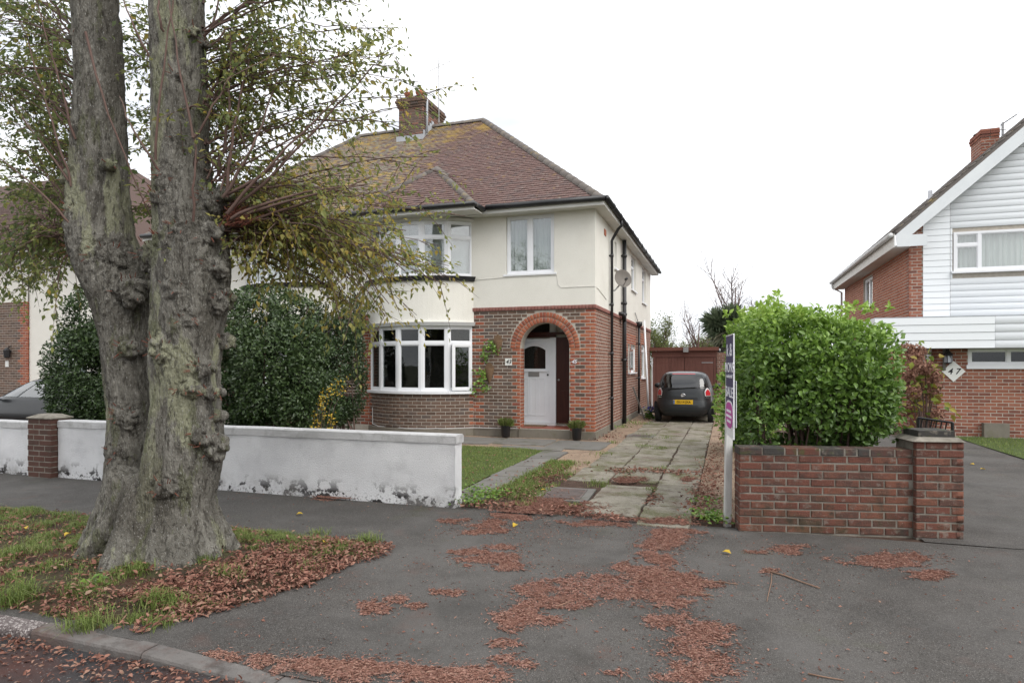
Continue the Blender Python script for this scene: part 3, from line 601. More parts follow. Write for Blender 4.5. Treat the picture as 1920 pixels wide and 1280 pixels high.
for i in range(n_):        # string course of bricks on edge
    x0 = -5.7+(HX+.03+5.7)*i/n_; w_ = (HX+.03+5.7)/n_
    B.append((V3((x0+w_/2, HY-.035, STR+.048)), X_, Z_, -Y_, round(w_-.008, 4), .085, .08, 'brick_string'))
n_ = 140
for i in range(n_):
    w_ = (BY0-HY+.03)/n_; y0 = HY-.03+w_*i
    B.append((V3((HX+.035, y0+w_/2, STR+.048)), Y_, Z_, X_, round(w_-.008, 4), .085, .08, 'brick_string'))
B += rows(flat((0, HY, 0), X_), -9.4, -8.36, PL, STR, lambda u, z, r: 'brick_red' if (u > -8.6 or u < -9.2) else 'brick_brown')
B += rows(flat((0, HY, 0), X_), LX, -12.2, PL, STR, lambda u, z, r: 'brick_brown')
# ---- bays
def bay(cx, hw, inner):
    sag = .6; R = (hw*hw+sag*sag)/(2*sag); ha = math.asin(hw/R); cy = HY-sag+R
    pt = lambda a, off=0: V3((cx+(R+off)*math.sin(a), cy-(R+off)*math.cos(a), 0))
    fac = [-ha+2*ha*i/5 for i in range(6)]
    def skin(z0, z1, off, m, name, k=26, z1off=None, cap=True):
        q = MB(); vs = []
        for i in range(k+1):
            a = -ha+2*ha*i/k
            vs += [pt(a, off)+Z_*z0, pt(a, off if z1off is None else z1off)+Z_*z1, pt(a, -.12)+Z_*z1, pt(a, -.12)+Z_*z0]
        f = []
        for i in range(k): f += [(4*i+j, 4*i+4+j, 4*i+4+(j+1)%4, 4*i+(j+1)%4) for j in range(4)]
        f += [(0,1,2,3), (4*k+3, 4*k+2, 4*k+1, 4*k)]
        q.add(vs, f); return q.build(name, m, hs)
    skin(0, .98, 0, 'mortar', 'bay_wall'); skin(0, PL-.01, .025, 'plinth', 'bay_plinth')
    arc = 2*R*ha
    def to3(u):
        a = -ha+u/R; t = V3((math.cos(a), math.sin(a), 0)); nn = V3((math.sin(a), -math.cos(a), 0)); return pt(a), t, nn
    B.extend(rows(to3, .01, arc-.01, PL, .97, lambda u, z, r: 'brick_red' if (u > arc-(.22 if r % 2 else .1) or u < .2) else 'brick_brown', L=.21))
    skin(.98, 1.04, .07, 'white', 'bay_sill'); skin(2.56, 2.64, .05, 'whitepaint', 'bay_moulding', z1off=.1)
    skin(2.64, 3.60, .02, 'render', 'bay_render', z1off=.0); skin(3.60, 3.70, .05, 'lead', 'bay_lead_ledge', z1off=.13)
    skin(4.99, 5.06, .04, 'soffit', 'bay_head')
    for i in range(5):
        A, Bp = pt(fac[i], -.02), pt(fac[i+1], -.02); U = (Bp-A); w_ = U.length; U.normalize()
        N = U.cross(Z_)
        cells = [(.06, w_-.06, .06, 1.08), (.06, w_-.06, 1.15, 1.46)]
        window(hs, A, U, w_-.003, 1.041, 2.559, cells, fd=.07, inner=None)
        cells = [(.06, w_-.06, .06, .88), (.06, w_-.06, .94, 1.23)]
        window(hs, A, U, w_-.003, 3.702, 4.989, cells, fd=.07, inner=inner, glass='glass_bright')
    return pt, fac, ha
pt1, fac1, ha1 = bay(-7.01, 1.39, 'blind')
pt2, fac2, ha2 = bay(-10.8, 1.39, 'curtain')
pieces(hs, B, 'brick', 300)
# ---- the open casement of the lower bay (last light, swung outwards)
A = pt1(fac1[4], .01); Bq = pt1(fac1[5], .01); U = (Bq-A).normalized(); Nn = U.cross(Z_); w_ = (Bq-A).length
O = A+U*(.09)+Nn*.012; U2 = (U*math.cos(.22)+Nn*math.sin(.22)).normalized(); O2 = A+U*(w_-.03)-U2*(w_-.12)+Nn*.02
U3 = (U*math.cos(-.13)+Nn*math.sin(-.13)).normalized(); O2 = A+U*.09+Nn*.085
window(hs, O2, U3, w_-.13, 1.06, 2.14, [(.055, w_-.185, .055, 1.025)], fd=.05, name='open_casement')
# ---- plinth, porch
mb = MB(); mb.box(-5.62, AC-AR-.02, HY-.03, HY+.02, 0, PL); mb.box(AC+AR+.02, HX+.03, HY-.03, HY+.02, 0, PL); mb.box(HX-.02, HX+.03, HY+.0205, BY0, 0, PL-.002)
mb.build('plinth', 'plinth', hs)
MB().box(AC-AR-.02, AC+AR+.02, HY-.06, HY+.1, 0, FLZ-.025).build('door_step', 'plinth', hs)
pf = MB().box(-5.0, -2.95, HY+.1005, HY+.72, .1, FLZ-.008).build('porch_floor', 'mortar', hs)
for i in range(8):
    for j in range(3):
        x0 = -5.0+i*.255; y0 = HY+.02+j*.25
        if j == 0: x0_, x1_ = max(x0, AC-AR), min(x0+.25, AC+AR)
        else: x0_, x1_ = x0, x0+.25
        if x1_-x0_ > .02: MB().box(x0_, x1_-.004, y0, min(y0+.246, HY+.715), FLZ-.024, FLZ+.002).build('floor_tile', 'tilered', pf)
mb = MB(); mb.box(-5.05, -5.0, HY+.3, HY+.78, 0, 2.75); mb.box(-2.95, -2.9, HY+.3, HY+.78, 0, 2.75); mb.box(-5, -2.95, HY+.3, HY+.78, 2.7, 2.745)
mb.box(-5, -4.47, HY+.28, HY+.31, 0, 2.7); mb.box(-3.31, -2.95, HY+.28, HY+.31, 0, 2.7); mb.box(-5, -2.95, HY+.73, HY+.78, 0, 2.7)
mb.build('porch_lining', 'render', hs)
DY = HY+.725
# white panelled door with arched light
dr = MB(); D0, D1, DZ0, DZ1 = -4.74, -3.95, .29, 2.27
LZ0, LZ1 = 1.56, 2.0; LC = (D0+D1)/2; LW = .285
def glass_top(x): return LZ1+.10*(1-((x-LC)/LW)**2)
dr.box(D0, LC-LW, DY-.05, DY-.005, DZ0, DZ1); dr.box(LC+LW, D1, DY-.05, DY-.005, DZ0, DZ1); dr.box(LC-LW, LC+LW, DY-.05, DY-.005, DZ0, LZ0)
k = 14
for i in range(k):
    xa, xb = LC-LW+2*LW*i/k, LC-LW+2*LW*(i+1)/k
    dr.add([(xa,DY-.05,glass_top(xa)),(xb,DY-.05,glass_top(xb)),(xb,DY-.05,DZ1),(xa,DY-.05,DZ1),(xa,DY-.005,glass_top(xa)),(xb,DY-.005,glass_top(xb))], [(0,1,2,3),(4,5,1,0)])
door = dr.build('front_door', 'doorwhite', hs)
for i in range(3):
    xa = D0+.1+i*.2
    q = MB(); q.box(xa, xa+.02, DY-.062, DY-.0505, .45, 1.34); q.box(xa+.15, xa+.17, DY-.062, DY-.0505, .45, 1.34); q.box(xa+.02, xa+.15, DY-.062, DY-.0505, 1.32, 1.34); q.box(xa+.02, xa+.15, DY-.062, DY-.0505, .45, .47)
    q.build('door_panel', 'doorwhite', door)
MB().box(D0+.03, D1-.03, DY-.075, DY-.0505, 1.49, 1.525).build('door_rail', 'doorwhite', door)
q = MB()
for i in range(14):
    xa, xb = LC-LW-.04+2*(LW+.04)*i/14, LC-LW-.04+2*(LW+.04)*(i+1)/14; f_ = lambda x: 2.03+.13*(1-((x-LC)/(LW+.04))**2)
    q.add([(xa,DY-.075,f_(xa)),(xb,DY-.075,f_(xb)),(xb,DY-.075,f_(xb)+.03),(xa,DY-.075,f_(xa)+.03),(xa,DY-.05,f_(xa)),(xb,DY-.05,f_(xb)),(xb,DY-.05,f_(xb)+.03),(xa,DY-.05,f_(xa)+.03)], [(0,1,2,3),(0,4,5,1),(3,2,6,7)])
q.build('door_hood_moulding', 'doorwhite', door)
MB().box(LC-LW-.01, LC+LW+.01, DY-.025, DY-.02, LZ0, LZ1+.12).build('pane', 'glass', door)
MB().box(LC-LW-.05, LC+LW+.05, DY-.008, DY-.004, LZ0-.05, LZ1+.15).build('glass_backing', 'dark', door)
MB().box(-4.48, -4.21, DY-.064, DY-.0505, 1.375, 1.485).build('letter_plate', 'greymetal', door)
MB().lathe((-4.0, DY-.05, 1.42), [(.012,0),(.022,.012),(.02,.03)], 10, (0,-1,0)).build('door_knob', 'black', door)
MB().box(-3.95, -3.80, DY-.08, DY-.003, .29, 2.69).build('door_post', 'doorwhite', hs)
MB().box(-4.74, -3.8, DY-.1, DY-.04, 2.3, 2.36).build('door_head', 'doordark', hs)
MB().box(-4.5, -3.15, DY-.16, DY-.08, 2.36, 2.42).build('porch_beam', 'doordark', hs)
MB().box(-4.8, -3.96, DY-.03, DY-.004, 2.36, 2.69).build('fanlight', 'dark', hs)
MB().box(-4.76, -3.8, DY-.1, DY-.003, FLZ+.003, .285).build('door_sill', 'whitepaint', hs)
d2 = MB().box(-3.795, -3.0, DY-.06, DY-.005, .29, 2.3).build('brown_door', 'doordark', hs)
for (a, b) in ((.4, 1.05), (1.2, 2.1)):
    for xa in (-3.7, -3.38):
        MB().box(xa, xa+.26, DY-.075, DY-.0605, a, b).build('door_panel', 'doordark', d2)
MB().lathe((-3.73, DY-.06, 1.3), [(.012,0),(.024,.012),(.02,.03)], 10, (0,-1,0)).build('door_knob', 'greymetal', d2)
MB().box(-4.55, -4.0, HY+.3, HY+.62, FLZ+.003, FLZ+.018).build('door_mat', 'wicker', hs)
# ---- rendered upper walls
UW = [(-4.81, -3.67, 3.72, 5.06)]
US = [(16.5, 16.85, 4.15, 4.85), (19.55, 20.6, 3.95, 5.0), (22.2, 23.3, 3.8, 5.0)]
for a, b, hl in ((-5.68, HX+.012, UW), (-9.45, -8.34, []), (LX, -12.15, [])):
    panel(MB(), (0, HY-.012, 0), X_, a, b, STR+.093 if a > -6 else STR, 5.12, hl, .12).build('rendered_wall', 'render', hs)
panel(MB(), (HX+.012, 0, 0), Y_, HY-.012, BY0, STR+.093, 5.12, US, .12).build('rendered_wall', 'render', hs)
for cx in (-7.01, -10.8): MB().box(cx-1.4, cx+1.4, HY+.7, HY+.75, .3, 5.05).build('bay_room_wall', 'dark', hs)
window(hs, (-4.80, HY+.035, 0), X_, 1.12, 3.725, 5.055, [(.06, .50, .06, 1.27), (.60, 1.06, .06, 1.27)], glass='glass_bright', inner='curtain', sill=(.07, .04, .075))
for a, b, c, d in US:
    cells = [(.05, b-a-.05, .05, (d-c)*.68), (.05, b-a-.05, (d-c)*.68+.05, d-c-.05)] if b-a > .5 else [(.05, b-a-.05, .05, d-c-.05)]
    window(hs, (HX-.05, a+.003, 0), Y_, b-a-.006, c+.003, d-.003, cells, sill=(.05, .04, .12), inner='curtain', glass='glass_bright')
for i, (a, b, c, d) in enumerate(SW):
    window(hs, (HX-.05, a+.003, 0), Y_, b-a-.006, c+.003, d-.003, [(.05, b-a-.05, .05, d-c-.25), (.05, b-a-.05, d-c-.2, d-c-.05)], sill=(.05, .04, .12), inner='curtain', glass='glass_bright')
U3 = V3((.42, -.9, 0)).normalized()
window(hs, (HX+.03, 18.98, 0), U3, .42, 1.5, 2.1, [(.04, .38, .04, .56)], fd=.04, name='open_casement')
MB().box(HX+.0125, HX+.03, 15.0, 15.22, 4.72, 4.86).build('air_brick', 'terracotta', hs)
# ---- eaves
EZ = 5.17; EX, EY = -2.5, 13.6; AX, AY, AZ = -7.0, 18.2, 9.06; AXL = -11.3; EXL = LX-.35; EB = BY0+.35
mb = MB(); mb.box(EXL, EX, EY, HY-.013, 5.085, 5.115); mb.box(HX+.013, EX, HY-.012, EB, 5.085, 5.115); mb.build('soffit', 'soffit', hs)
mb = MB(); mb.box(EXL, EX+.02, EY-.025, EY-.001, 5.07, 5.2); mb.box(EX+.001, EX+.025, EY, EB, 5.07, 5.2); mb.build('fascia_board', 'soffit', hs)
gt = MB(); gt.tube([(EXL, EY-.075, 5.205), (-8.75, EY-.075, 5.205)], .058, 10); gt.tube([(-5.15, EY-.075, 5.205), (EX+.05, EY-.075, 5.205)], .058, 10); gt.build('gutter', 'black', hs, True)
gt = MB(); gt.tube([(EX+.085, EY-.05, 5.205), (EX+.085, EB, 5.20)], .06, 10)
for i in range(11): gt.tube([(EX+.085, EY+.7+i*1.0, 5.204), (EX+.085, EY+.76+i*1.0, 5.204)], .072, 10)
gt.build('gutter', 'black', hs, True)
# ---- roof
rf = MB()
FA, FB_, FC, FD_ = (EXL, EY, EZ), (EX, EY, EZ), (AX, AY, AZ), (AXL, AY, AZ); YB = 20.6
rf.add([FA, FB_, FC, FD_, (EX, EB, EZ), (AX, YB, AZ), (AXL, YB, AZ), (EXL, EB, EZ)], [(0,1,2,3), (1,4,5,2), (4,7,6,5), (7,0,3,6), (3,2,5,6)])
roof = rf.build('roof', 'tile', hs)
TL = []
sl = V3((0, AY-EY, AZ-EZ)); SL = sl.length; sv = sl.normalized(); sn = X_.cross(sv)
def tiles(O, U, sv, sn, SLn, umin, umax, g=.112, tw=.165, pick=None):
    nr = int(SLn/g)
    for r in range(nr+1):
        s = r*g; a, b = umin(s), umax(s)
        if b-a < .08: continue
        off = (r % 2)*tw/2+random.uniform(-.006, .006); k0 = math.floor((a-off)/tw); k1 = math.ceil((b-off)/tw)
        v2 = (sv*g-sn*.017).normalized(); nn = U.cross(v2)
        for k in range(k0, k1):
            ua, ub = max(a, k*tw+off), min(b, k*tw+off+tw-.004)
            if ub-ua < .03: continue
            c = O+U*((ua+ub)/2)+sv*(s+g*.62)+sn*(.02+random.uniform(-.003, .005)); TL.append((c, U, v2, nn, round(ub-ua, 2), round(g*1.25, 3), .02, 'tile'))
BCX, BH = -6.93, 1.7; BEY = 13.02; PT = (AZ-EZ)/(AY-EY)      # bay roof: centre, half width, eaves, pitch
BAY_ = BEY+BH; BZ = EZ-.03; BAZ = BZ+BH*PT                       # its apex
def in_bayroof(x, y):
    return False
tiles(V3((0, EY, EZ)), X_, sv, sn, SL, lambda s: EXL+(AXL-EXL)*s/SL, lambda s: EX+(AX-EX)*s/SL)
def keep(b):
    x, y, z = b[0]; zb = min(BZ+(y-BEY)*PT, BZ+(BH-abs(x-BCX))*PT)
    zb2 = min(BZ+(y-BEY)*PT, BZ+(BH-abs(x+10.88))*PT)
    return z > zb-.02 and z > zb2-.02
TL = [b for b in TL if keep(b)]; main_n = len(TL)
def bay_roof(cx):
    apex = V3((cx, BAY_, BAZ)); yb = EY+(BAZ-EZ)/PT+.1; back = V3((cx, yb, BAZ)); L_, R_ = V3((cx-BH, BEY, BZ)), V3((cx+BH, BEY, BZ))
    Lb, Rb = V3((cx-BH, EY+.1, BZ)), V3((cx+BH, EY+.1, BZ))
    MB().add([L_, R_, apex, back, Rb, Lb], [(0,1,2), (1,4,3,2), (5,0,2,3)]).build('bay_roof_deck', 'tile', roof)
    s1 = V3((0, BH, BAZ-BZ)); Ls = s1.length; sv1 = s1.normalized(); n1 = X_.cross(sv1)
    tiles(V3((cx, BEY, BZ)), X_, sv1, n1, Ls, lambda s: -BH*(1-s/Ls), lambda s: BH*(1-s/Ls))
    s2 = V3((-BH, 0, BAZ-BZ)); sv2 = s2.normalized(); U2 = Y_; n2 = U2.cross(sv2)
    ridge_y = lambda s: BEY+BH*s/Ls
    tiles(V3((cx+BH, 0, BZ)), U2, sv2, n2, Ls, lambda s: ridge_y(s), lambda s: EY+(BZ+(BAZ-BZ)*s/Ls-EZ)/PT+.12)
    s2 = V3((BH, 0, BAZ-BZ)); sv2 = s2.normalized(); U2 = -Y_; n2 = U2.cross(sv2)
    tiles(V3((cx-BH, 0, BZ)), U2, sv2, n2, Ls, lambda s: -(EY+(BZ+(BAZ-BZ)*s/Ls-EZ)/PT+.12), lambda s: -ridge_y(s))
    # soffit, fascia, gutter of the bay
    q = MB(); q.box(cx-BH, cx+BH, BEY, EY-.1, 5.062, 5.08); q.build('soffit', 'soffit', hs)
    MB().box(cx-BH-.003, cx+BH+.003, BEY-.022, BEY-.002, 5.05, 5.16).build('fascia_board', 'soffit', hs)
    MB().tube([(cx-BH-.03, EY, 5.16), (cx-BH-.03, BEY-.07, 5.17), (cx+BH+.03, BEY-.07, 5.17), (cx+BH+.03, EY-.08, 5.16)], .055, 10).build('gutter', 'black', hs, True)
    return apex, back, L_, R_
ar1 = bay_roof(BCX); ar2 = bay_roof(-10.88)
pieces(roof, TL, 'tile', 300, 'tiling', ch=.002, jit=.001)
def ridge_run(a, b, up=.03, seg=.32, r=.105):
    a, b = V3(a), V3(b); n_ = max(2, int((b-a).length/seg)); d = (b-a)/n_; t = d.normalized(); w_ = t.cross(Z_).normalized(); u_ = w_.cross(t)
    for i in range(n_):
        p0, p1 = a+d*i, a+d*(i+1.06); vs = []
        for p, rr in ((p0, r*1.06), (p1, r*.96)):
            for j in range(9):
                an = math.pi*j/8; vs.append(p+Z_*up+w_*math.cos(an)*rr+u_*(math.sin(an)*rr-.04))
        for p, rr in ((p0, r*.9),):
            for j in range(9):
                an = math.pi*j/8; vs.append(p+Z_*up+w_*math.cos(an)*rr*.85+u_*(math.sin(an)*rr*.85-.04))
        MB().add(vs, [(j, j+1, 10+j, 9+j) for j in range(8)]+[(18+j, 19+j, j+1, j) for j in range(8)]).build('ridge_tile', 'ridge', roof, True)
ridge_run(FB_, FC); ridge_run(FC, FD_); ridge_run(FA, FD_)
for ap_, bk, L_, R_ in (ar1, ar2): ridge_run(R_, ap_, r=.09); ridge_run(L_, ap_, r=.09); ridge_run(ap_, bk, r=.09)
# ---- chimney
cx0, cx1, cy0, cy1 = -9.55, -8.72, 17.55, 18.95; CT = 9.86
chim = MB().box(cx0+.008, cx1-.008, cy0+.008, cy1-.008, 7.5, CT-.1).build('chimney', 'mortar_old', hs)
cb = rows(flat((0, cy0+.004, 0), X_), cx0, cx1, 8.2, CT-.36, lambda u, z, r: 'brick_brown' if random.random() < .5 else 'brick_side')+rows(flat((cx1-.004, 0, 0), Y_), cy0, cy1, 8.2, CT-.36, lambda u, z, r: 'brick_brown' if random.random() < .6 else 'brick_side')
for j, o in enumerate((.03, .06, .09, .06)):
    za = CT-.36+j*.076
    cb += rows(flat((0, cy0-o, 0), X_), cx0-o, cx1+o, za, za+.076, lambda u, z, r: 'brick_brown', T=.12)+rows(flat((cx1+o, 0, 0), Y_), cy0-o, cy1+o, za, za+.076, lambda u, z, r: 'brick_brown', T=.12)
    MB().box(cx0-o+.01, cx1+o-.01, cy0-o+.01, cy1+o-.01, za, za+.074).build('corbel', 'mortar_old', chim)
pieces(chim, cb, 'brick', 60)
MB().add([(cx0-.04,cy0-.04,CT-.055),(cx1+.04,cy0-.04,CT-.055),(cx1+.04,cy1+.04,CT-.055),(cx0-.04,cy1+.04,CT-.055),(cx0+.15,cy0+.15,CT+.05),(cx1-.15,cy0+.15,CT+.05),(cx1-.15,cy1-.15,CT+.05),(cx0+.15,cy1-.15,CT+.05)], [(0,1,5,4),(1,2,6,5),(2,3,7,6),(3,0,4,7),(4,5,6,7)]).build('flaunching', 'ridge', chim)
for x, y in ((-9.34, 17.8), (-8.95, 17.8), (-9.14, 18.25), (-9.14, 18.68)):
    MB().lathe((x, y, CT), [(.12,0),(.11,.12),(.14,.14),(.14,.2),(.105,.2),(.1,.1)], 14).build('chimney_pot', 'terracotta', chim, True)
mb = MB(); mb.box(cx0-.03, cx1+.03, cy0-.1, cy0-.001, 8.42, 8.62)
for i in range(5): mb.box(cx1+.001, cx1+.025, cy0+i*.14, cy0+.14+i*.14, 8.5+i*.118, 8.78+i*.118)
mb.build('flashing', 'leadgrey', chim)
MB().tube([(cx1+.08, cy0+.1, 8.7), (cx1+.08, cy0+.1, 9.72)], .035, 8).build('flue_pipe', 'leadgrey', chim, True)
# ---- pipes on the side wall
def pipe(pts, r, m='black', name='downpipe', br=()):
    q = MB(); q.tube(pts, r, 12)
    for z in br: p = pts[-1]; q.tube([(p[0], p[1], z), (p[0], p[1], z+.07)], r*1.28, 12); q.box(p[0]-.09, p[0], p[1]-.05, p[1]+.05, z+.02, z+.045)
    return q.build(name, m, hs, True)
pipe([(EX+.085, 15.55, 5.16), (EX+.085, 15.58, 5.03), (EX, 15.62, 4.96), (HX+.12, 15.7, 4.78), (HX+.08, 15.7, 4.7), (HX+.08, 15.7, .05)], .036, br=(4.3, 3.1, 1.9, .8))
pipe([(HX+.1, 17.6, 5.06), (HX+.1, 17.6, .05)], .058, br=(4.6, 3.3, 3.0, 1.75), name='soil_pipe')
MB().tube([(HX, 17.2, 3.02), (HX+.1, 17.2, 3.02), (HX+.12, 17.35, 2.98), (HX+.1, 17.6, 2.85)], .055, 10).build('soil_branch', 'black', hs, True)
pp = pipe([(HX+.09, 20.75, 2.9), (HX+.09, 20.75, .1)], .036, br=(2.3, 1.2))
MB().lathe((HX+.1, 20.75, 2.86), [(.05,0),(.1,.07),(.1,.17),(.085,.17),(.08,.08)], 12).build('hopper_head', 'black', pp, True)
MB().tube([(HX+.03, 20.3, 3.3), (HX+.06, 20.7, 3.05)], .018, 6).build('waste_pipe', 'gutterwhite', hs)
# cables on the render
MB().tube([(-5.68, HY-.02, 3.63), (-4.9, HY-.02, 3.66), (-3.6, HY-.02, 3.66), (-3.57, HY-.02, 3.45), (-3.5, HY-.02, 3.38), (HX+.01, HY-.02, 3.38), (HX+.02, HY+.3, 3.36), (HX+.02, 15.3, 3.22)], .006, 5).build('cable', 'soffit', hs)
MB().tube([(-8.2, 13.75, .62), (-8.18, 13.72, .22), (-7.9, 13.52, .185), (-7.0, 13.29, .18), (-6.1, 13.5, .19), (-5.6, 13.88, .19), (-4.5, 13.9, .2)], .008, 5).build('cable', 'gutterwhite', hs)
# ---- things fixed to or standing by the house
def wallplate(label, x, z, s, txt, size):
    t = thing('house_number', label, 'house number', (x, HY-.006, z))
    if s: MB().box(x-s/2, x+s/2, HY-.022, HY-.008, z-s/2, z+s/2).build('plaque', 'plaque', t)
    text(t, txt, (x, HY-.023, z), X_, -Y_, size, 'ink' if s else 'letterwhite', 'digits', .3)
wallplate('square white plaque reading 43 in black beside the arch', -4.75, 1.72, .16, '43', .13)
wallplate('small pale digits 45 screwed to red bricks right of the arch', -3.21, 1.72, 0, '45', .12)
def dish(label):
    c = V3((HX+.3, 16.0, 3.8)); t = thing('satellite_dish', label, 'satellite dish', (HX, 16.0, 3.6)); ax = V3((.55, -.8, .22)).normalized()
    MB().lathe(c, [(.0,-.03),(.09,-.024),(.18,-.0),(.225,.022),(.23,.022),(.226,.016),(.15,-.024),(0.0,-.045)], 28, ax, False).build('dish', 'dish', t, True)
    MB().tube([(HX, 15.9, 3.5), (HX+.12, 15.9, 3.5), (HX+.2, 16.0, 3.62), c-ax*.05], .018, 8).build('bracket', 'greymetal', t, True)
    MB().tube([c-Z_*.2, c+ax*.24-Z_*.1], .012, 6).build('feed_arm', 'greymetal', t); e = c+ax*.24-Z_*.08
    MB().lathe(e, [(.03,0),(.035,.07),(.02,.1)], 10, -ax).build('receiver', 'black', t, True)
dish('grey satellite dish bracketed to the cream side wall')
ta = thing('chimney_aerial', 'thin roof aerial rising beside the pots of the broad stack', 'aerial', (cx1+.08, cy0+.9, 9.3))
MB().tube([(cx1+.1, cy0+.9, 9.3), (cx1+.1, cy0+.9, 11.35)], .016, 6).build('mast', 'greymetal', ta)
q = MB(); q.tube([(cx1-.3, cy0+.9, 10.95), (cx1+.75, cy0+.5, 11.0)], .008, 5)
for i in range(9): p = V3((cx1-.3, cy0+.9, 10.95)).lerp(V3((cx1+.75, cy0+.5, 11.0)), i/8); q.tube([p-V3((.05,.12,0)), p+V3((.05,.12,0))], .004, 4)
for s in (-1, 1): q.tube([(cx1+.1, cy0+.9, 11.05), (cx1+.1+s*.12, cy0+.9, 11.5)], .005, 4)
q.build('elements', 'greymetal', ta)
# white plastic pipe and boards leaning on the side wall
tp = thing('leaning_pipe', 'long white plastic pipe leaning against the side wall', 'pipe', (HX+.3, 22.0, 0))
MB().tube([(HX+.36, 21.1, .03), (HX+.12, 21.9, 3.15)], .035, 8).build('pipe', 'white', tp, True)
tp = thing('pipe_offcut', 'white gutter length lying on the ground by the downpipe', 'pipe', (HX+.3, 20.3, 0))
MB().tube([(HX+.2, 20.35, .1), (HX+.62, 19.9, .09)], .055, 8).build('pipe', 'white', tp, True)
tp = thing('leaning_board', 'grey weathered board propped against the side brickwork', 'board', (HX+.3, 19.5, 0))
MB().tube([(HX+.4, 19.6, .03), (HX+.1, 19.3, 1.0)], .03, 4).build('board', 'paving', tp)
# ================================================================== WALLS ALONG THE PAVEMENT
def white_wall(label, x0, x1, y, h, ragged=True):
    t = thing('garden_wall', label, 'wall', ((x0+x1)/2, y, 0)); mb = MB(); k = int((x1-x0)/.05); vs = []; nz_ = 12
    for i in range(k+1):
        x = x0+(x1-x0)*i/k
        for j in range(nz_+1):
            z = -.05+(h-.05)*j/nz_; vs.append((x, y+.01*noise.noise(V3((x*3, z*3, 1)))+.004*noise.noise(V3((x*11, z*11, 3))), z))
    w = nz_+1; fs = [(i*w+j, (i+1)*w+j, (i+1)*w+j+1, i*w+j+1) for i in range(k) for j in range(nz_)]
    mb.add(vs, fs); mb.quad((x0, y+.2, -.05), (x0, y+.2, h-.1), (x1, y+.2, h-.1), (x1, y+.2, -.05))
    ev = []
    for j in range(nz_+1):
        z = -.05+(h-.05)*j/nz_
        for q in range(6): ev.append((x1+.014*noise.noise(V3((z*7, q*.9, 4))), y+.2*q/5, z))
    mb.add(ev, [(j*6+q, j*6+q+1, (j+1)*6+q+1, (j+1)*6+q) for j in range(nz_) for q in range(5)])
    mb.build('wall', 'whitewall', t, True)
    cp = MB(); vs = []; k = int((x1-x0)/.12)
    for i in range(k+1):
        x = x0-.0+(x1+.02-x0)*i/k; jz = .005*noise.noise(V3((x*2, 0, 8)))
        vs += [(x, y-.012+.004*noise.noise(V3((x*4, 1, 1))), h-.1+jz), (x, y-.011+.004*noise.noise(V3((x*4, 2, 1))), h-.012+jz), (x, y+.004, h+jz), (x, y+.18, h+jz), (x, y+.215, h-.025+jz), (x, y+.215, h-.1+jz)]
    fs = []
    for i in range(k): fs += [(6*i+j, 6*i+6+j, 6*i+6+(j+1)%6, 6*i+(j+1)%6) for j in range(6)]
    fs += [(0,1,2,3,4,5), tuple(6*k+j for j in range(5, -1, -1))]; cp.add(vs, fs); cp.build('coping', 'wallcope', t)
    return t
white_wall('long white roughcast wall with black peeling foot ending at the drive', -9.3, -2.97, 6.79, .84)
white_wall('white roughcast wall continuing past the small brick pier', -17, -9.81, 6.79, .80)
tp = thing('brick_pier', 'narrow brown brick pier with sloped cap between the white walls', 'pier', (-9.55, 6.9, 0)); pa, pb_ = -9.79, -9.32
MB().box(pa, pb_, 6.70, 7.0, -.05, .86).build('core', 'mortar_old', tp)
pb = rows(flat((0, 6.70, 0), X_), pa-.01, pb_+.01, 0, .86, lambda u, z, r: 'brick_pier', T=.05)+rows(flat((pb_, 0, 0), Y_), 6.69, 7.0, 0, .86, lambda u, z, r: 'brick_pier', T=.05)
pieces(tp, pb, 'brick', 120)
a, b = pa-.02, pb_+.02
MB().add([(a,6.68,.862),(b,6.68,.862),(b,7.03,.862),(a,7.03,.862),(a,6.68,.875),(b,6.68,.875),(b,7.03,.875),(a,7.03,.875),(a+.12,6.78,.925),(b-.12,6.78,.925),(b-.12,6.93,.925),(a+.12,6.93,.925)],
    [(0,1,5,4),(1,2,6,5),(2,3,7,6),(3,0,4,7),(4,5,9,8),(5,6,10,9),(6,7,11,10),(7,4,8,11),(8,9,10,11)]).build('cap', 'mortar_old', tp)
# red-brown brick wall in front of the hedge, with its end pier
WA, WB = G(1386, 996), G(1716, 1006); WU = (WB-WA); WL = WU.length; WU.normalize(); WN = WU.cross(Z_)
PEND = (G(1806, 1011)-WA).length
bw = thing('brick_garden_wall', 'weathered red brown brick wall with dark cap bricks below the hedge', 'wall', tuple(WA))
mb = MB(); mb.obox(WA, WU, Z_, WN, 0.008, WL+.02, -.05, .762, -.21, -.008); mb.build('core', 'mortar_old', bw)
mb = MB(); mb.obox(WA, WU, Z_, WN, WL-.012, PEND-.008, -.05, .92, -.36, .052); mb.build('pier_core', 'mortar_old', bw)
to = lambda O, U: flat(O, U)
wbk = []
wr = lambda u, z, r: 'brick_wall'
wbk += rows(to(WA, WU), 0, WL-.02, 0.0, .765, wr, jn=.012, T=.06, pr=.0)
WBk = WA-WN*.21; wbk += rows(flat(WBk+WU*WL, -WU), 0.02, WL, .0, .765, wr, jn=.012, T=.05, pr=0)
wbk += rows(flat(WA-WN*.21, -(-WN)), .0, .21, 0, .765, wr, L=.205, jn=.012, T=.05, pr=0)       # left end
PO = WA+WN*.06
wbk += rows(flat(PO, WU), WL-.02, PEND, 0, .922, wr, jn=.012, T=.06, pr=0)
wbk += rows(flat(PO+WU*PEND, -WN), 0, .42, 0, .922, wr, jn=.012, T=.06, pr=0)
wbk += rows(flat(PO+WU*(WL-.02)-WN*.055, WN), -.001, .055, 0, .922, wr, L=.05, jn=.012, T=.05, pr=0)
x = 0
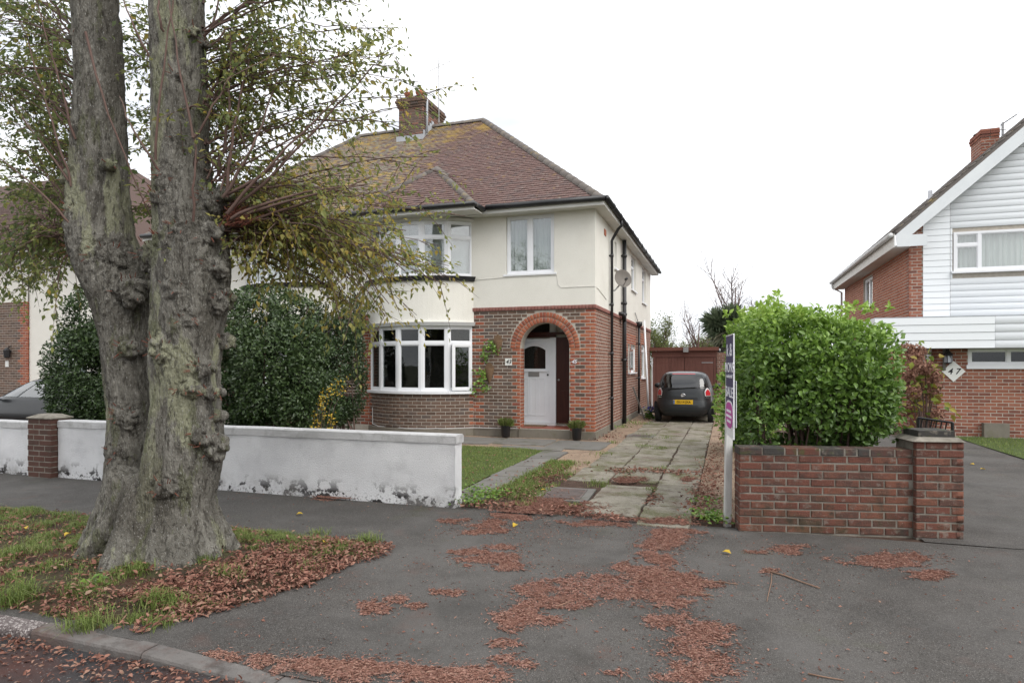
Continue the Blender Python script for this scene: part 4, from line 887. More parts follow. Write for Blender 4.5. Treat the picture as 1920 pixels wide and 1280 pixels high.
while x < WL-.08:                                             # cap bricks laid flat
    ln = random.choice((.215, .215, .2, .105)); ln = min(ln, WL-.03-x)
    wbk.append((WA+WU*(x+ln/2)+Z_*(.80)+WN*.006, WU, Z_, WN, round(ln, 3), .07, .222, 'brick_cap')); x += ln+.012
pieces(bw, wbk, 'brick', 300, ch=.007, jit=.004)
mb = MB(); mb.obox(WA, WU, Z_, WN, .01, WL-.02, .76, .832, -.205, .0); mb.build('cap_mortar', 'mortar_old', bw)
for (h0, h1, e, m) in ((.923, .96, .035, 'mortar_old'),):
    MB().add([PO+WU*a+WN*b+Z_*c for a, b, c in ((WL-.02-e,e-.01,h0),(PEND+e-.03,e-.01,h0),(PEND+e-.03,-.43,h0),(WL-.02-e,-.43,h0),(WL+.02,-.03,h1),(PEND-.03,-.03,h1),(PEND-.03,-.38,h1),(WL+.02,-.38,h1))],
        [(0,1,5,4),(1,2,6,5),(2,3,7,6),(3,0,4,7),(4,5,6,7),(3,2,1,0)]).build('pier_haunch', m, bw)
MB().obox(PO+WU*(WL+.03), WU, Z_, WN, 0, PEND-WL-.08, .9605, 1.02, -.36, -.06).build('pier_cap', 'brick_cap', bw)
# ================================================================== STREET TREE
tree = thing('street_tree', 'old twin stemmed lime tree with burred grey trunk on the grass verge', 'tree', (TX, TY, 0))
RS = [(-760,352,36),(-300,342,44),(0,332,50),(100,335,50),(200,336,51),(300,335,55),(350,344,60),(400,356,66),(450,358,72),(500,361,75),(560,361,74),(600,354,68),(650,352,70),(700,350,67),(750,354,64),(800,349,70),(840,349,76),(880,344,76),(920,334,72),(960,330,76),(1000,326,90),(1030,322,108),(1060,318,118)]
LS = [(-760,150,32),(-300,170,40),(0,178,44),(100,187,44),(200,190,47),(300,188,52),(350,185,55),(400,185,60),(450,188,64),(490,205,68),(550,222,63),(600,235,56),(650,240,52),(700,243,50),(750,250,50),(800,250,46),(850,245,46),(900,240,44),(950,232,46),(1000,218,56),(1030,208,66)]
def stem(tab, d0, nseg=150, nr=48, seed=0):
    ys = np.array([t[0] for t in tab][::-1], float); cs = np.array([t[1] for t in tab][::-1], float); hw = np.array([t[2] for t in tab][::-1], float)
    yy = np.linspace(ys[0], ys[-1], nseg); o = np.argsort(ys)
    c = np.interp(yy, ys[o], cs[o]); h = np.interp(yy, ys[o], hw[o]); q = MB(); pts = []; rad = []
    ker = np.ones(7)/7
    c[3:-3] = np.convolve(c, ker, 'valid'); h[3:-3] = np.convolve(h, ker, 'valid')
    for i in range(nseg): pts.append(W(c[i], yy[i], d0)); rad.append(h[i]/FP*d0*math.cos(math.atan((c[i]-960)/FP)))
    vs = []; fs = []
    for i, p in enumerate(pts):
        for j in range(nr):
            a = 2*math.pi*j/nr; dv = V3((math.cos(a), math.sin(a), 0))
            r = rad[i]*(1+.05*math.sin(3*a+seed+p.z*1.3)+.03*math.sin(7*a+p.z*2+seed))
            vs.append(p+dv*r)
    for i in range(nseg-1):
        for j in range(nr): fs.append((i*nr+j, i*nr+(j+1)%nr, (i+1)*nr+(j+1)%nr, (i+1)*nr+j))
    fs.append(tuple(range(nr-1, -1, -1))); fs.append(tuple((nseg-1)*nr+j for j in range(nr)))
    q.add(vs, fs); return q, pts, rad
D_R, D_L = 5.42, 5.72
RS = [(a, b, c*.965) for a, b, c in RS]
rs, rp, rr_ = stem(RS, D_R, seed=1); ls, lp, lr_ = stem(LS, D_L, seed=3)
tm = MB(); tm.add(rs.v, rs.f); tm.add(ls.v, ls.f)
def blob(mb, c, r, sx=1, sy=1, sz=1, n_=10):
    c = V3(c); vs = [c+Z_*r*sz]; fs = []
    for i in range(1, n_):
        th = math.pi*i/n_
        for j in range(2*n_): ph = math.pi*j/n_; vs.append(c+V3((r*sx*math.sin(th)*math.cos(ph), r*sy*math.sin(th)*math.sin(ph), r*sz*math.cos(th))))
    vs.append(c-Z_*r*sz); m_ = 2*n_
    for j in range(m_): fs.append((0, 1+j, 1+(j+1)%m_)); b = 1+(n_-2)*m_; fs.append((b+(j+1)%m_, b+j, len(vs)-1))
    for i in range(n_-2):
        for j in range(m_): a = 1+i*m_; fs.append((a+j, a+m_+j, a+m_+(j+1)%m_, a+(j+1)%m_))
    mb.add(vs, fs)
# burrs: (px, py, distance, radius px, flatten z)
BUR = [(400,500,5.28,34,.8),(415,565,5.3,30,.9),(330,545,5.2,24,1),(305,655,5.18,32,.9),(380,690,5.2,26,.75),(355,728,5.18,30,.5),(400,735,5.22,22,.6),(400,835,5.25,34,1),(375,820,5.15,20,1),(312,915,5.12,26,.7),(425,640,5.4,18,1.2),(245,545,5.5,42,.8),(245,655,5.5,26,.8),(205,480,5.55,42,.6),(150,470,5.6,28,.7),
       (325,260,5.2,16,.7),(305,330,5.2,22,.8),(300,370,5.2,24,.8),(365,60,5.25,13,.7),(400,375,5.3,34,.8),(390,440,5.25,36,.7),(345,430,5.2,30,.7),(130,330,5.6,20,1),(145,400,5.6,26,.9),(150,240,5.6,12,1),(205,310,5.5,18,.6),(135,75,5.65,12,1),(330,140,5.2,12,.7),(385,85,5.35,12,.8),(235,780,5.5,24,1.3),(285,480,5.5,30,1.3),(220,850,5.6,22,1.2),(310,450,5.25,26,.8),(350,600,5.18,22,.7),(410,780,5.3,16,.7)]
for px, py, d, rp_, fz in BUR:
    r = rp_/FP*d*.85; blob(tm, W(px, py, d+.05), r*.8, 1, .9, fz)
    for q in range(11):
        a = random.uniform(0, 6.28); rr = random.uniform(.3, .95); blob(tm, W(px+math.cos(a)*rp_*rr*.85, py+math.sin(a)*rp_*rr*.8*fz, d+.05-math.sqrt(max(0, 1-rr*rr))*r*.55), r*random.uniform(.2,.38), 1, 1, random.uniform(.6,1), n_=6)
# root flare
for (ax, ay, bx, by, r0, r1) in ((335,880,452,1030,.15,.035),(262,900,140,1040,.15,.035),(285,900,195,1072,.17,.05),(325,900,345,1066,.17,.07),(240,890,150,1020,.14,.03),(345,890,405,1050,.15,.05),(300,900,255,1062,.17,.06),(350,880,430,1010,.14,.035),(305,900,300,1070,.15,.05)):
    A = W(ax, ay, 5.4); Bp = G(bx, by, .06); Bp.z = .02
    tm.tube([A, A.lerp(Bp, .45)-Z_*.12, A.lerp(Bp, .75)-Z_*.11, Bp-Z_*.01], [r0, r0*.85, (r0+r1)*.55, r1], 12)
base = W(318, 1040, 5.4); blob(tm, (base.x-.05, base.y+.12, .1), .42, 1, .85, .6)
me = bpy.data.meshes.new('t'); me.from_pydata(tm.v, [], tm.f); tmp = bpy.data.objects.new('t', me); COL.objects.link(tmp)
rm = tmp.modifiers.new('r', 'REMESH'); rm.mode = 'VOXEL'; rm.voxel_size = .0125
sm = tmp.modifiers.new('s', 'SMOOTH'); sm.iterations = 7; sm.factor = .5
tme = bpy.data.meshes.new_from_object(tmp.evaluated_get(bpy.context.evaluated_depsgraph_get())); bpy.data.objects.remove(tmp)
nv = len(tme.vertices); co = np.zeros(nv*3, np.float32); tme.vertices.foreach_get('co', co); co = co.reshape(-1,3)
no = np.zeros(nv*3, np.float32); tme.vertices.foreach_get('normal', no); no = no.reshape(-1,3)
bc = np.array([W(p[0], p[1], p[2]) for p in BUR]); br = np.array([p[3]/FP*p[2] for p in BUR])
dis = np.zeros(nv, np.float32)
for i in range(nv):
    p = co[i]
    nb = float(np.max(np.clip(1.7-np.linalg.norm(bc-p, axis=1)/br, 0, 1)))
    a = noise.noise(V3((p[0]*9, p[1]*9, p[2]*2.2))); b = noise.noise(V3((p[0]*26, p[1]*26, p[2]*9)))
    r1 = 1-abs(noise.noise(V3((p[0]*16, p[1]*16, p[2]*3.5))))*2
    dis[i] = .012*a+.008*b+.010*r1+.008*(1-abs(noise.noise(V3((p[0]*38, p[1]*38, p[2]*8))))*2)+nb*(.022*noise.noise(V3((p[0]*22, p[1]*22, p[2]*22)))+.018*noise.noise(V3((p[0]*48, p[1]*48, p[2]*48))))
co = co+no*dis[:,None]-np.array([TX, TY, 0], np.float32)
tme.vertices.foreach_set('co', co.ravel()); tme.polygons.foreach_set('use_smooth', [True]*len(tme.polygons)); tme.materials.clear(); tme.materials.append(M['bark']); tme.name = 'trunk'; tme.update()
link('trunk', tme, tree)
# shoots, twigs and leaves
twigs = MB(); thick = MB(); LP, LD, LN, LL, LW_, LR = [], [], [], [], [], []
def bez(a, b, c, t): return a*(1-t)**2+b*2*t*(1-t)+c*t*t
def inpoly(x, y, poly):
    c = False; k = len(poly); j = k-1
    for i in range(k):
        xi, yi = poly[i]; xj, yj = poly[j]
        if (yi > y) != (yj > y) and x < (xj-xi)*(y-yi)/(yj-yi)+xi: c = not c
        j = i
    return c
REG = [  # polygon of shoot tips, depths, shoots, twigs per shoot, colour range, droop
 ([(470,330),(640,280),(790,380),(850,385),(800,450),(770,540),(690,590),(600,590),(470,520)], (5.3,7.2), 25, 11, (.4,.9), .5),
 ([(640,420),(780,430),(800,520),(760,560),(660,600)], (5.2,6.2), 13, 11, (.45,.9), .9),
 ([(400,20),(720,0),(780,140),(740,210),(620,260),(440,300)], (4.9,7.0), 34, 12, (.12,.68), .15),
 ([(420,-160),(740,-120),(720,0),(400,20)], (5.0,7.2), 16, 11, (.1,.5), .1),
 ([(232,0),(280,0),(280,420),(240,420)], (5.9,7.3), 14, 11, (.1,.6), .2),
 ([(0,0),(130,0),(125,330),(110,430),(-40,470)], (5.4,8.2), 36, 11, (.02,.58), .2),
 ([(-150,-100),(130,-120),(130,0),(0,0),(-150,400)], (5.4,8.2), 20, 10, (.02,.45), .2),
 ([(0,430),(130,440),(110,560),(30,590),(-40,560)], (5.6,7.6), 18, 10, (.08,.6), .7),
 ([(430,300),(600,300),(600,480),(440,480)], (5.7,7.4), 12, 9, (.3,.85), .4),
  ([(770,180),(830,110),(820,190),(870,395),(900,392),(850,440),(835,565),(800,575),(790,440)], (5.4,6.2), 14, 9, (.35,.8), .6),
  ([(640,520),(800,470),(830,580),(760,600),(640,610)], (5.3,6.3), 9, 10, (.4,.85), 1.0),
]
ORGS_R = [(425,385,5.35),(390,55,5.4),(400,330,5.3),(410,420,5.35),(385,200,5.4),(405,365,5.2),(330,-80,5.4),(380,-200,5.4)]
ORGS_L = [(125,400,5.7),(135,75,5.75),(130,330,5.7),(140,240,5.7),(150,440,5.65),(120,450,5.8),(160,-150,5.7)]
def add_leaf(p, d, L, w, r):
    LP.append(p[:]); LD.append(d[:]); nn = V3((random.gauss(0,.6), random.gauss(0,.6), 1)); LN.append(nn[:]); LL.append(L); LW_.append(w); LR.append(r)
for poly, dr_, ns, nt_, cr_, droop in REG:
    xs = [p[0] for p in poly]; ys = [p[1] for p in poly]; got = 0
    while got < ns:
        px, py = random.uniform(min(xs), max(xs)), random.uniform(min(ys), max(ys))
        if not inpoly(px, py, poly): continue
        got += 1; tip = W(px, py, random.uniform(*dr_))
        og = ORGS_L if px < 235 else ORGS_R
        
        if random.random() < .3: o_ = min(og, key=lambda q: (abs(q[0]-px)*.3+abs(q[1]-(py+60))*random.uniform(.5, 1.6)))
        else:
            oy = min(450, max(-250, py+random.uniform(-20, 170))); o_ = ((330+random.uniform(-20,60), oy, 5.42) if px > 235 else (185+random.uniform(-60,20), oy, 5.72))
        a = W(o_[0]+random.uniform(-12, 12), o_[1]+random.uniform(-15, 15), o_[2])
        c = a.lerp(tip, .45)+V3((random.uniform(-.15,.15), random.uniform(-.15,.15), .15+.35*droop*random.random()+.1))
        ln = (tip-a).length; k = 9; r0 = .0045+.005*random.random()
        pts = [bez(a, c, tip, i/k)+V3((random.gauss(0,.012), random.gauss(0,.012), random.gauss(0,.012)))*(i > 0) for i in range(k+1)]
        twigs.tube(pts, [r0*(1-.8*i/k)+.0015 for i in range(k+1)], 5, False)
        for q in range(nt_):
            t = .22+.78*(q+random.random())/nt_; s = bez(a, c, tip, t); tg = (bez(a, c, tip, min(1, t+.03))-bez(a, c, tip, t-.03)).normalized()
            dv = (tg*.8+V3((random.gauss(0,.9), random.gauss(0,.9), random.gauss(.05,.65)-.35*droop))).normalized(); tl = random.uniform(.2, .62)
            dr2 = V3((0, 0, -droop*.22*random.random())); e = s+dv*tl+dr2; m_ = s+dv*tl*.5+dr2*.25
            twigs.tube([s, m_, e], [.0042, .003, .0012], 3, False)
            nl = int(tl/.028); base_c = random.uniform(*cr_)
            for j in range(1, nl+1):
                if random.random() < .12: continue
                u = j/nl; p = bez(s, m_+(m_-s.lerp(e, .5)), e, u)+V3((random.gauss(0,.02), random.gauss(0,.02), random.gauss(0,.02)))
                sd_ = tg.cross(Z_).normalized()*(1 if j % 2 else -1)
                d2 = (dv*.7+sd_*.6+V3((random.gauss(0,.35), random.gauss(0,.35), random.gauss(-.45,.35)))).normalized()
                L = random.uniform(.04, .074); add_leaf(p, d2, L, L*random.uniform(.42, .58), min(.99, max(0, base_c+random.gauss(0,.13)+(.35 if random.random() < .04 else 0))))
# bare water shoots climbing in front of the stems
for (x0, y0, x1, y1, x2, y2, d) in ((290,300,300,150,330,-60,5.15),(362,415,368,250,365,250,5.1),(365,260,330,120,310,-60,5.1),(365,260,400,200,480,60,5.1),(160,60,210,260,292,425,5.2),(305,330,240,240,225,180,5.2),(290,120,250,60,220,-30,5.3),(310,60,290,30,300,-50,5.2),(420,370,470,300,520,150,5.2),(425,365,500,330,560,270,5.2),(425,370,430,250,470,100,5.2),(410,330,440,200,430,60,5.3),(140,430,60,330,-30,280,5.5),(135,350,90,200,40,40,5.5),(130,340,60,240,-20,150,5.5),(140,260,100,120,70,0,5.5),(385,60,450,30,560,-20,5.3),(430,415,540,370,690,345,5.3),(430,425,560,390,700,330,5.4),(430,410,520,365,640,350,5.2),(425,400,500,310,640,180,5.2),(428,400,520,330,700,120,5.3)):
    a, c, e = W(x0, y0, d), W(x1, y1, d-.12), W(x2, y2, d+.15); k = 10
    MB().tube([bez(a, c, e, i/k)+V3((random.gauss(0,.006), random.gauss(0,.006), 0)) for i in range(k+1)], [(.014 if x0 > 400 and y0 > 300 else .009)*(1-.75*i/k)+.0015 for i in range(k+1)], 6, False).build('shoot', 'twig', tree, True)
# fine bare twigs hanging from the crown above
for (x0, y0, x1, y1) in ((960,-60,1000,110),(845,-40,848,60),(1060,-50,1125,30),(880,-60,985,40),(700,-60,780,60),(985,-50,990,70),(720,-10,830,160)):
    a, e = W(x0, y0, 5.6), W(x1, y1, 5.4); twigs.tube([a, a.lerp(e, .5)+V3((.03,0,.02)), e], [.0022, .0016, .0008], 3, False)
# heavier limbs above the picture
for s, tip in ((0, (-4.4, 2.6, 8.2)), (0, (-2.4, 4.6, 8.4)), (0, (-3.6, 6.2, 8.6)), (1, (-7.2, 4.4, 8.3)), (1, (-6.2, 6.6, 8.5)), (1, (-5.4, 3.2, 8.6))):
    a = (rp if s == 0 else lp)[-12]; e = V3(tip); c = a.lerp(e, .4)+Z_*.5; pts = [bez(a, c, e, i/8) for i in range(9)]
    MB().tube(pts, [.09*(1-.85*i/8)+.008 for i in range(9)], 8, False).build('limb', 'bark', tree, True)
    for q in range(26):
        t = random.uniform(.3, 1); sp = bez(a, c, e, t); dv = V3((random.gauss(0,1), random.gauss(0,1), random.gauss(.2,.7))).normalized(); l_ = random.uniform(.5, 1.2); ee = sp+dv*l_
        twigs.tube([sp, sp.lerp(ee, .5)+Z_*.06, ee], [.007, .005, .002], 3, False)
        for j in range(14):
            p = sp.lerp(ee, .25+.75*j/14)+V3((random.gauss(0,.05), random.gauss(0,.05), random.gauss(0,.05))); L = random.uniform(.04, .07); add_leaf(p, V3((random.gauss(0,1), random.gauss(0,1), random.gauss(-.4,.5))).normalized(), L, L*.5, random.uniform(.05,.5))
twigs.build('twigs', 'twig', tree, kind='stuff')
leaves('crown', LP, LD, LN, np.array(LL), np.array(LW_), LR, 'leaf_tree', tree, single=300)
# cut sprout stubs and dead tufts on the burrs
st = MB()
for px, py, d, rp_, fz in BUR:
    c = W(px, py, d)
    for q in range(9 if rp_ > 20 else 3):
        a = random.uniform(0, 6.28); o_ = V3((math.cos(a)*.8, -abs(math.sin(a)), random.uniform(-.6,.9))).normalized(); r = rp_/FP*d
        p = c+V3((o_.x*r, o_.y*r*.9, o_.z*r*fz)); l_ = random.uniform(.012, .045); st.tube([p-o_*.01, p+o_*l_+V3((random.gauss(0,.01), 0, random.gauss(0,.01)))], [.004, .0025], 4)
for i in range(90):
    p = W(436+random.uniform(-18,25), 412+random.uniform(-14,14), 5.3+random.uniform(-.1,.1)); e = p+V3((random.uniform(.02,.2), random.uniform(-.1,.1), random.uniform(-.03,.1))); st.tube([p, p.lerp(e, .6)+Z_*.01, e], [.004,.003,.0015], 4)
st.build('sprout_stubs', 'stem_red', tree, kind='stuff')
# ================================================================== SHRUBS, HEDGE AND OTHER PLANTS
def blob_points(ells, n_, shell=.55, thr=-.25, ns=2.2):
    out = []; vol = [e[3]*e[4]*e[5] for e in ells]; tot = sum(vol)
    for e, v in zip(ells, vol):
        k = int(n_*v/tot*1.4); d = rng.normal(size=(k,3)); d = norm(d); r = (shell**3+(1-shell**3)*rng.uniform(0,1,k))**(1/3.)
        bump = np.array([1+.16*noise.noise(V3((q[0]*2.3+e[0], q[1]*2.3, q[2]*2.3)))+.10*noise.noise(V3((q[0]*5.5+e[0], q[1]*5.5, q[2]*5.5))) for q in d])
        p = d*(r*bump)[:,None]*np.array(e[3:6])+np.array(e[:3])
        for q, dd, rr in zip(p, d, r):
            if q[2] < .03: continue
            if noise.noise(V3(q*ns)) < thr*(1 if rr > .8 else 0): continue
            out.append((q, dd, rr))
        if len(out) > n_: pass
    random.shuffle(out); out = out[:n_]
    return np.array([o[0] for o in out]), np.array([o[1] for o in out]), np.array([o[2] for o in out])
def shrub(label, ells, n_, L, m, col, base, name='garden_shrub', cat='shrub', asp=.55, stems=9, single=0, group=None, thr=-.25, colz=0):
    t = thing(name, label, cat, base, group=group); P, D, R = blob_points(ells, n_, thr=thr)
    k = len(P); dirs = norm(D*.6+rng.normal(size=(k,3))*.7+np.array([0,0,.1])); nn = norm(D+rng.normal(size=(k,3))*.6+np.array([0,0,.5])); Ls = L*rng.uniform(.65,1.3,k)
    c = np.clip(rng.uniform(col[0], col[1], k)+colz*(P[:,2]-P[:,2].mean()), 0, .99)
    leaves('foliage', P, dirs, nn, Ls, Ls*asp, c, m, t, single=single)
    q = MB()
    for i in range(stems):
        e = random.choice(ells); a = V3(base)+V3((random.uniform(-.25,.25), random.uniform(-.2,.2), 0)); b = V3(e[:3])+V3((random.uniform(-.6,.6)*e[3], random.uniform(-.6,.6)*e[4], random.uniform(-.2,.7)*e[5]))
        q.tube([a, a.lerp(b, .5)+V3((random.gauss(0,.08), random.gauss(0,.08), .1)), b], [.022, .015, .006], 6, False)
    q.build('stems', 'twig', t, True)
    return t
c1 = onY(520, 700, 9.4); c2 = onY(140, 690, 9.2)
def E(px, py, Y, rx, ry, rz): p = onY(px, py, Y); return (p.x, p.y, p.z, rx, ry, rz)
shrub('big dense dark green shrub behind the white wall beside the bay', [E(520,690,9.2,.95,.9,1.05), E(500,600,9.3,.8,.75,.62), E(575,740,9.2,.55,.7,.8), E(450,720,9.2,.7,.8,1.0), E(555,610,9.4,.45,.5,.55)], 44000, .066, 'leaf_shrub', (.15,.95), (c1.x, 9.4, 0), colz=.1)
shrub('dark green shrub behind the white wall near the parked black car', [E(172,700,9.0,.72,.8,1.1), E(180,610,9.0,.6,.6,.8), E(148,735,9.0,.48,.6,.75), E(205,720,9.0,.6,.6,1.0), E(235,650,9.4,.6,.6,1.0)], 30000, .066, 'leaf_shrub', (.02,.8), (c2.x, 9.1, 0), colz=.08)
c3 = onY(650, 700, 12.6)
shrub('dark ivy and bush climbing the pier between the two bays', [E(650,700,12.6,.5,.4,1.2), E(620,720,12.2,.5,.5,1.1), E(655,600,13.4,.38,.3,.9), E(600,650,12.6,.5,.5,1.0)], 18000, .068, 'leaf_shrub', (.0,.5), (c3.x, 12.7, 0))
# yellow-leaved sprigs
ty = thing('yellow_shrub', 'thin shrub of small bright yellow leaves against the dark bush', 'shrub', tuple(onY(610, 800, 9.0)))
q = MB(); P, D = [], []
yb = onY(600, 795, 8.6); yb.z = 0
for (px, py) in [(655,702),(640,706),(625,712),(605,742),(612,760),(625,775),(630,785),(600,790),(590,770),(600,730),(615,722),(585,800)]:
    e = onY(px, py, 8.35+random.uniform(-.1,.1)); m_ = yb.lerp(e, .6)+V3((-.05,0,.1)); q.tube([yb, m_, e], [.008,.005,.002], 4, False)
    for j in range(16):
        t = .72+.28*j/16; p = bez(yb, m_, e, t)+V3((random.gauss(0,.022), random.gauss(0,.02), random.gauss(0,.018))); P.append(p[:]); D.append((random.gauss(.3,.6), random.gauss(-.3,.5), random.gauss(0,.5)))
q.build('stems', 'twig', ty); leaves('foliage', P, np.array(D), rdirs(len(P), 1), .042, .024, rng.uniform(0,1,len(P)), 'leaf_yellow', ty, kind=None)
# ---- the bright hedge
hd = thing('clipped_hedge', 'bright green leafy hedge bulging over the low brick wall', 'hedge', tuple(WA+WU*.9-WN*.8))
def hedge_pts(n_):
    out = []
    while len(out) < n_:
        d = rng.normal(size=3); d /= np.linalg.norm(d); e = 6.0
        s = (abs(d[0])**e+abs(d[1])**e+abs(d[2])**e)**(-1/e); q = d*s
        rr = random.uniform(.62, 1.0)**.5 if random.random() < .72 else random.uniform(.3, .8)
        b = 1+.07*noise.noise(V3((q[0]*2.2, q[1]*2.2, q[2]*2.2)))+.05*noise.noise(V3(q*6)); q = q*rr*b
        u = .915+q[0]*.78; v = .86+q[1]*.70; z = 1.46+q[2]*(.74+.07*math.sin(u*2.4+1.2))
        if u > 1.25: z -= .10*(u-1.25)*(1 if q[2] > 0 else 0)
        dn = np.array(WU*d[0]-WN*d[1]); dn[2] = d[2]
        p = WA+WU*u-WN*v; p = np.array((p.x, p.y, z))
        if z < .79 and v > -.05 and v < .25: z = .79
        # thinner, open patch at the foot where stems show
        hole = math.exp(-((u-.62)/.33)**2-((z-.92)/.16)**2)+.5*math.exp(-((u-1.05)/.2)**2-((z-1.2)/.12)**2)
        if random.random() < hole*1.15: continue
        if rr > .8 and noise.noise(V3(p*4.2)) < -.22: continue
        out.append((p, dn, rr, z, u))
    return out
hp = hedge_pts(24000)
# leading shoots standing above the clipped top
for i in range(40):
    u = random.uniform(.1, 1.5) if i > 8 else .55+random.gauss(0,.03); v = random.uniform(.2, 1.2); z0 = 2.2; h = random.uniform(.03, .1) if i > 8 else .26
    b0 = WA+WU*u-WN*v
    for j in range(9):
        p = np.array((b0.x+random.gauss(0,.012), b0.y+random.gauss(0,.012), z0+h*j/9)); a = random.uniform(0, 6.28); hp.append((p, np.array((math.cos(a), math.sin(a), .7)), 1, z0+.2, u))
P = np.array([h[0] for h in hp]); D = norm(np.array([h[1] for h in hp])); k = len(P); zz = np.array([h[3] for h in hp]); RR = np.array([h[2] for h in hp])
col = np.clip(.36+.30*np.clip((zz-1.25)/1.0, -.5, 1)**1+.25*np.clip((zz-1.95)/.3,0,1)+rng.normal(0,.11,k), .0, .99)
Ls = .066*rng.uniform(.6,1.25,k)
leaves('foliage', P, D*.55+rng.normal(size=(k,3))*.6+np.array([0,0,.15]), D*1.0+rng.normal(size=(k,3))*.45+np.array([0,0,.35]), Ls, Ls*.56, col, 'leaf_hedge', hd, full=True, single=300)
q = MB()
for i in range(34):
    u = random.uniform(.1, 1.5); a = WA+WU*(u*.7+.25)-WN*random.uniform(.35, .9); b = WA+WU*u-WN*random.uniform(.2, 1.2); b.z = random.uniform(1.0, 2.1)
    q.tube([a, a.lerp(b, .4)+Z_*.25, b], [.018, .012, .004], 6, False)
q.build('stems', 'twig', hd, True)
# laurel further along the boundary, hydrangea, palm, far trees
p_ = W(1362, 720, 12.5)
shrub('leafy laurel bush beside the drive behind the sale board', [(p_.x+.25, p_.y, .95, .45, .9, .95), (p_.x+.4, p_.y-1.0, 1.2, .42, .9, 1.0), (p_.x+.42, p_.y-2.6, 1.3, .4, 1.0, 1.0)], 5200, .1, 'leaf_hedge', (.3,.95), (p_.x+.3, p_.y, 0), asp=.45)
hb = W(1738, 760, 8.2)
hyd = thing('hydrangea_bush', 'hydrangea with brown dried flower heads behind the brick pier', 'shrub', (hb.x, hb.y, 0))
q = MB(); FPp, FD, LPp, LDd = [], [], [], []
for (px, py) in ((1716,672),(1700,655),(1722,690),(1735,715),(1705,700),(1750,705),(1740,735),(1712,735),(1725,755),(1752,728),(1700,770),(1755,780),(1722,660),(1690,720),(1735,690),(1712,715)):
    c = W(px, py, 8.2+random.uniform(-.3,.3)); q.tube([(hb.x+random.uniform(-.1,.1), hb.y+.1, 0), V3((hb.x, hb.y, c.z*.6)).lerp(c, .5), c], [.01,.008,.005], 5, False)
    for j in range(200):
        d = V3((random.gauss(0,1), random.gauss(0,1), random.gauss(.25,.8))).normalized(); FPp.append((c+d*.095*random.uniform(.7,1.05))[:]); FD.append(d[:])
for i in range(130):
    c = W(random.gauss(1722,24), random.gauss(735,38), 8.2+random.uniform(-.4,.5)); LPp.append(c[:]); LDd.append((random.gauss(.2,.8), random.gauss(-.2,.8), random.gauss(-.3,.4)))
for (px, py) in ((1770,755),(1780,765),(1790,775),(1745,720),(1752,742)):
    c = W(px, py, 7.9); LPp.append(c[:]); LDd.append((.5,-.3,-.35))
q.build('stems', 'twig', hyd); k = len(FPp)
leaves('flower_heads', FPp, rng.normal(size=(k,3)), np.array(FD), .034, .03, rng.uniform(0,1,k), 'flower_dry', hyd)
k = len(LPp); leaves('foliage', LPp, np.array(LDd), rdirs(k, 1), .095, .06, rng.uniform(0,1,k)**1.3, 'leaf_var', hyd, full=True)
pm = onY(1357, 640, 27); pm.z = 0
palm = thing('cordyline_palm', 'spiky grey green cordyline palm above the garage roof', 'palm', tuple(pm))
MB().tube([pm, pm+Z_*1.5+V3((.05,0,0)), pm+Z_*3.0], [.2,.15,.13], 10).build('trunk', 'bark', palm, True)
for hx, hz, n_ in ((-.3, 3.3, 200), (.28, 3.45, 180), (0, 3.0, 120)):
    c = pm+V3((hx, 0, hz)); d = rdirs(n_, .35); leaves('spiky_head', np.repeat([c[:]], n_, 0), d, rdirs(n_, .5), .75, .045, rng.uniform(0,.7,n_), 'palm', palm, kind=None)
d = rdirs(160, -1.6); leaves('dead_skirt', np.repeat([(pm+Z_*3.0)[:]], 160, 0), d, rdirs(160), .8, .05, rng.uniform(.75,.99,160), 'palm', palm, kind=None)
def bare_tree(label, base, h, spread, n1=9, seed=0, leaf=0, lm='leaf_tree', r0=.1, group=None, name='bare_tree'):
    random.seed(seed); t = thing(name, label, 'tree', tuple(base), group=group); q = MB(); P, D = [], []; base = V3(base)
    q.tube([base, base+Z_*h*.35, base+Z_*h*.8+V3((.1,0,0))], [r0, r0*.75, r0*.2], 8, False)
    for i in range(n1):
        a = base+Z_*h*random.uniform(.22, .6); an = random.uniform(0, 6.28); e = a+V3((math.cos(an)*spread*random.uniform(.4,1), math.sin(an)*spread*random.uniform(.4,1), h*random.uniform(.25,.45))); m_ = a.lerp(e, .5)+V3((0,0,-.1))
        q.tube([a, m_, e], [r0*.4, r0*.25, .008], 5, False)
        for j in range(9):
            s = bez(a, m_, e, random.uniform(.25, 1)); f = s+V3((random.gauss(0,.35)*spread*.6, random.gauss(0,.35)*spread*.6, random.uniform(.1,.3)*h*.6)); q.tube([s, s.lerp(f, .5), f], [.014,.01,.004], 3, False)
            for kk in range(4):
                s2 = s.lerp(f, random.uniform(.2,1)); g = s2+V3((random.gauss(0,.2), random.gauss(0,.2), random.uniform(.05,.4)))*(spread*.5); q.tube([s2, g], [.007,.003], 3, False)
                for _ in range(leaf): P.append((s2.lerp(g, random.random())+V3((random.gauss(0,.12), random.gauss(0,.12), random.gauss(0,.12))))[:])
    q.build('trunk', 'twig', t)
    if leaf: k = len(P); leaves('crown', P, rng.normal(size=(k,3)), rdirs(k, .5), .11, .07, rng.uniform(.1,.5,k), lm, t)
    return t
b_ = onY(1375, 684, 32); b_.z = 0; bare_tree('tall leafless tree rising behind the cordyline palm', b_, 6.6, 1.9, 13, 5)
b_ = onY(1308, 684, 40); b_.z = 0; bare_tree('thin leafless sapling beyond the garage roof', b_, 5.2, 1.3, 8, 9)
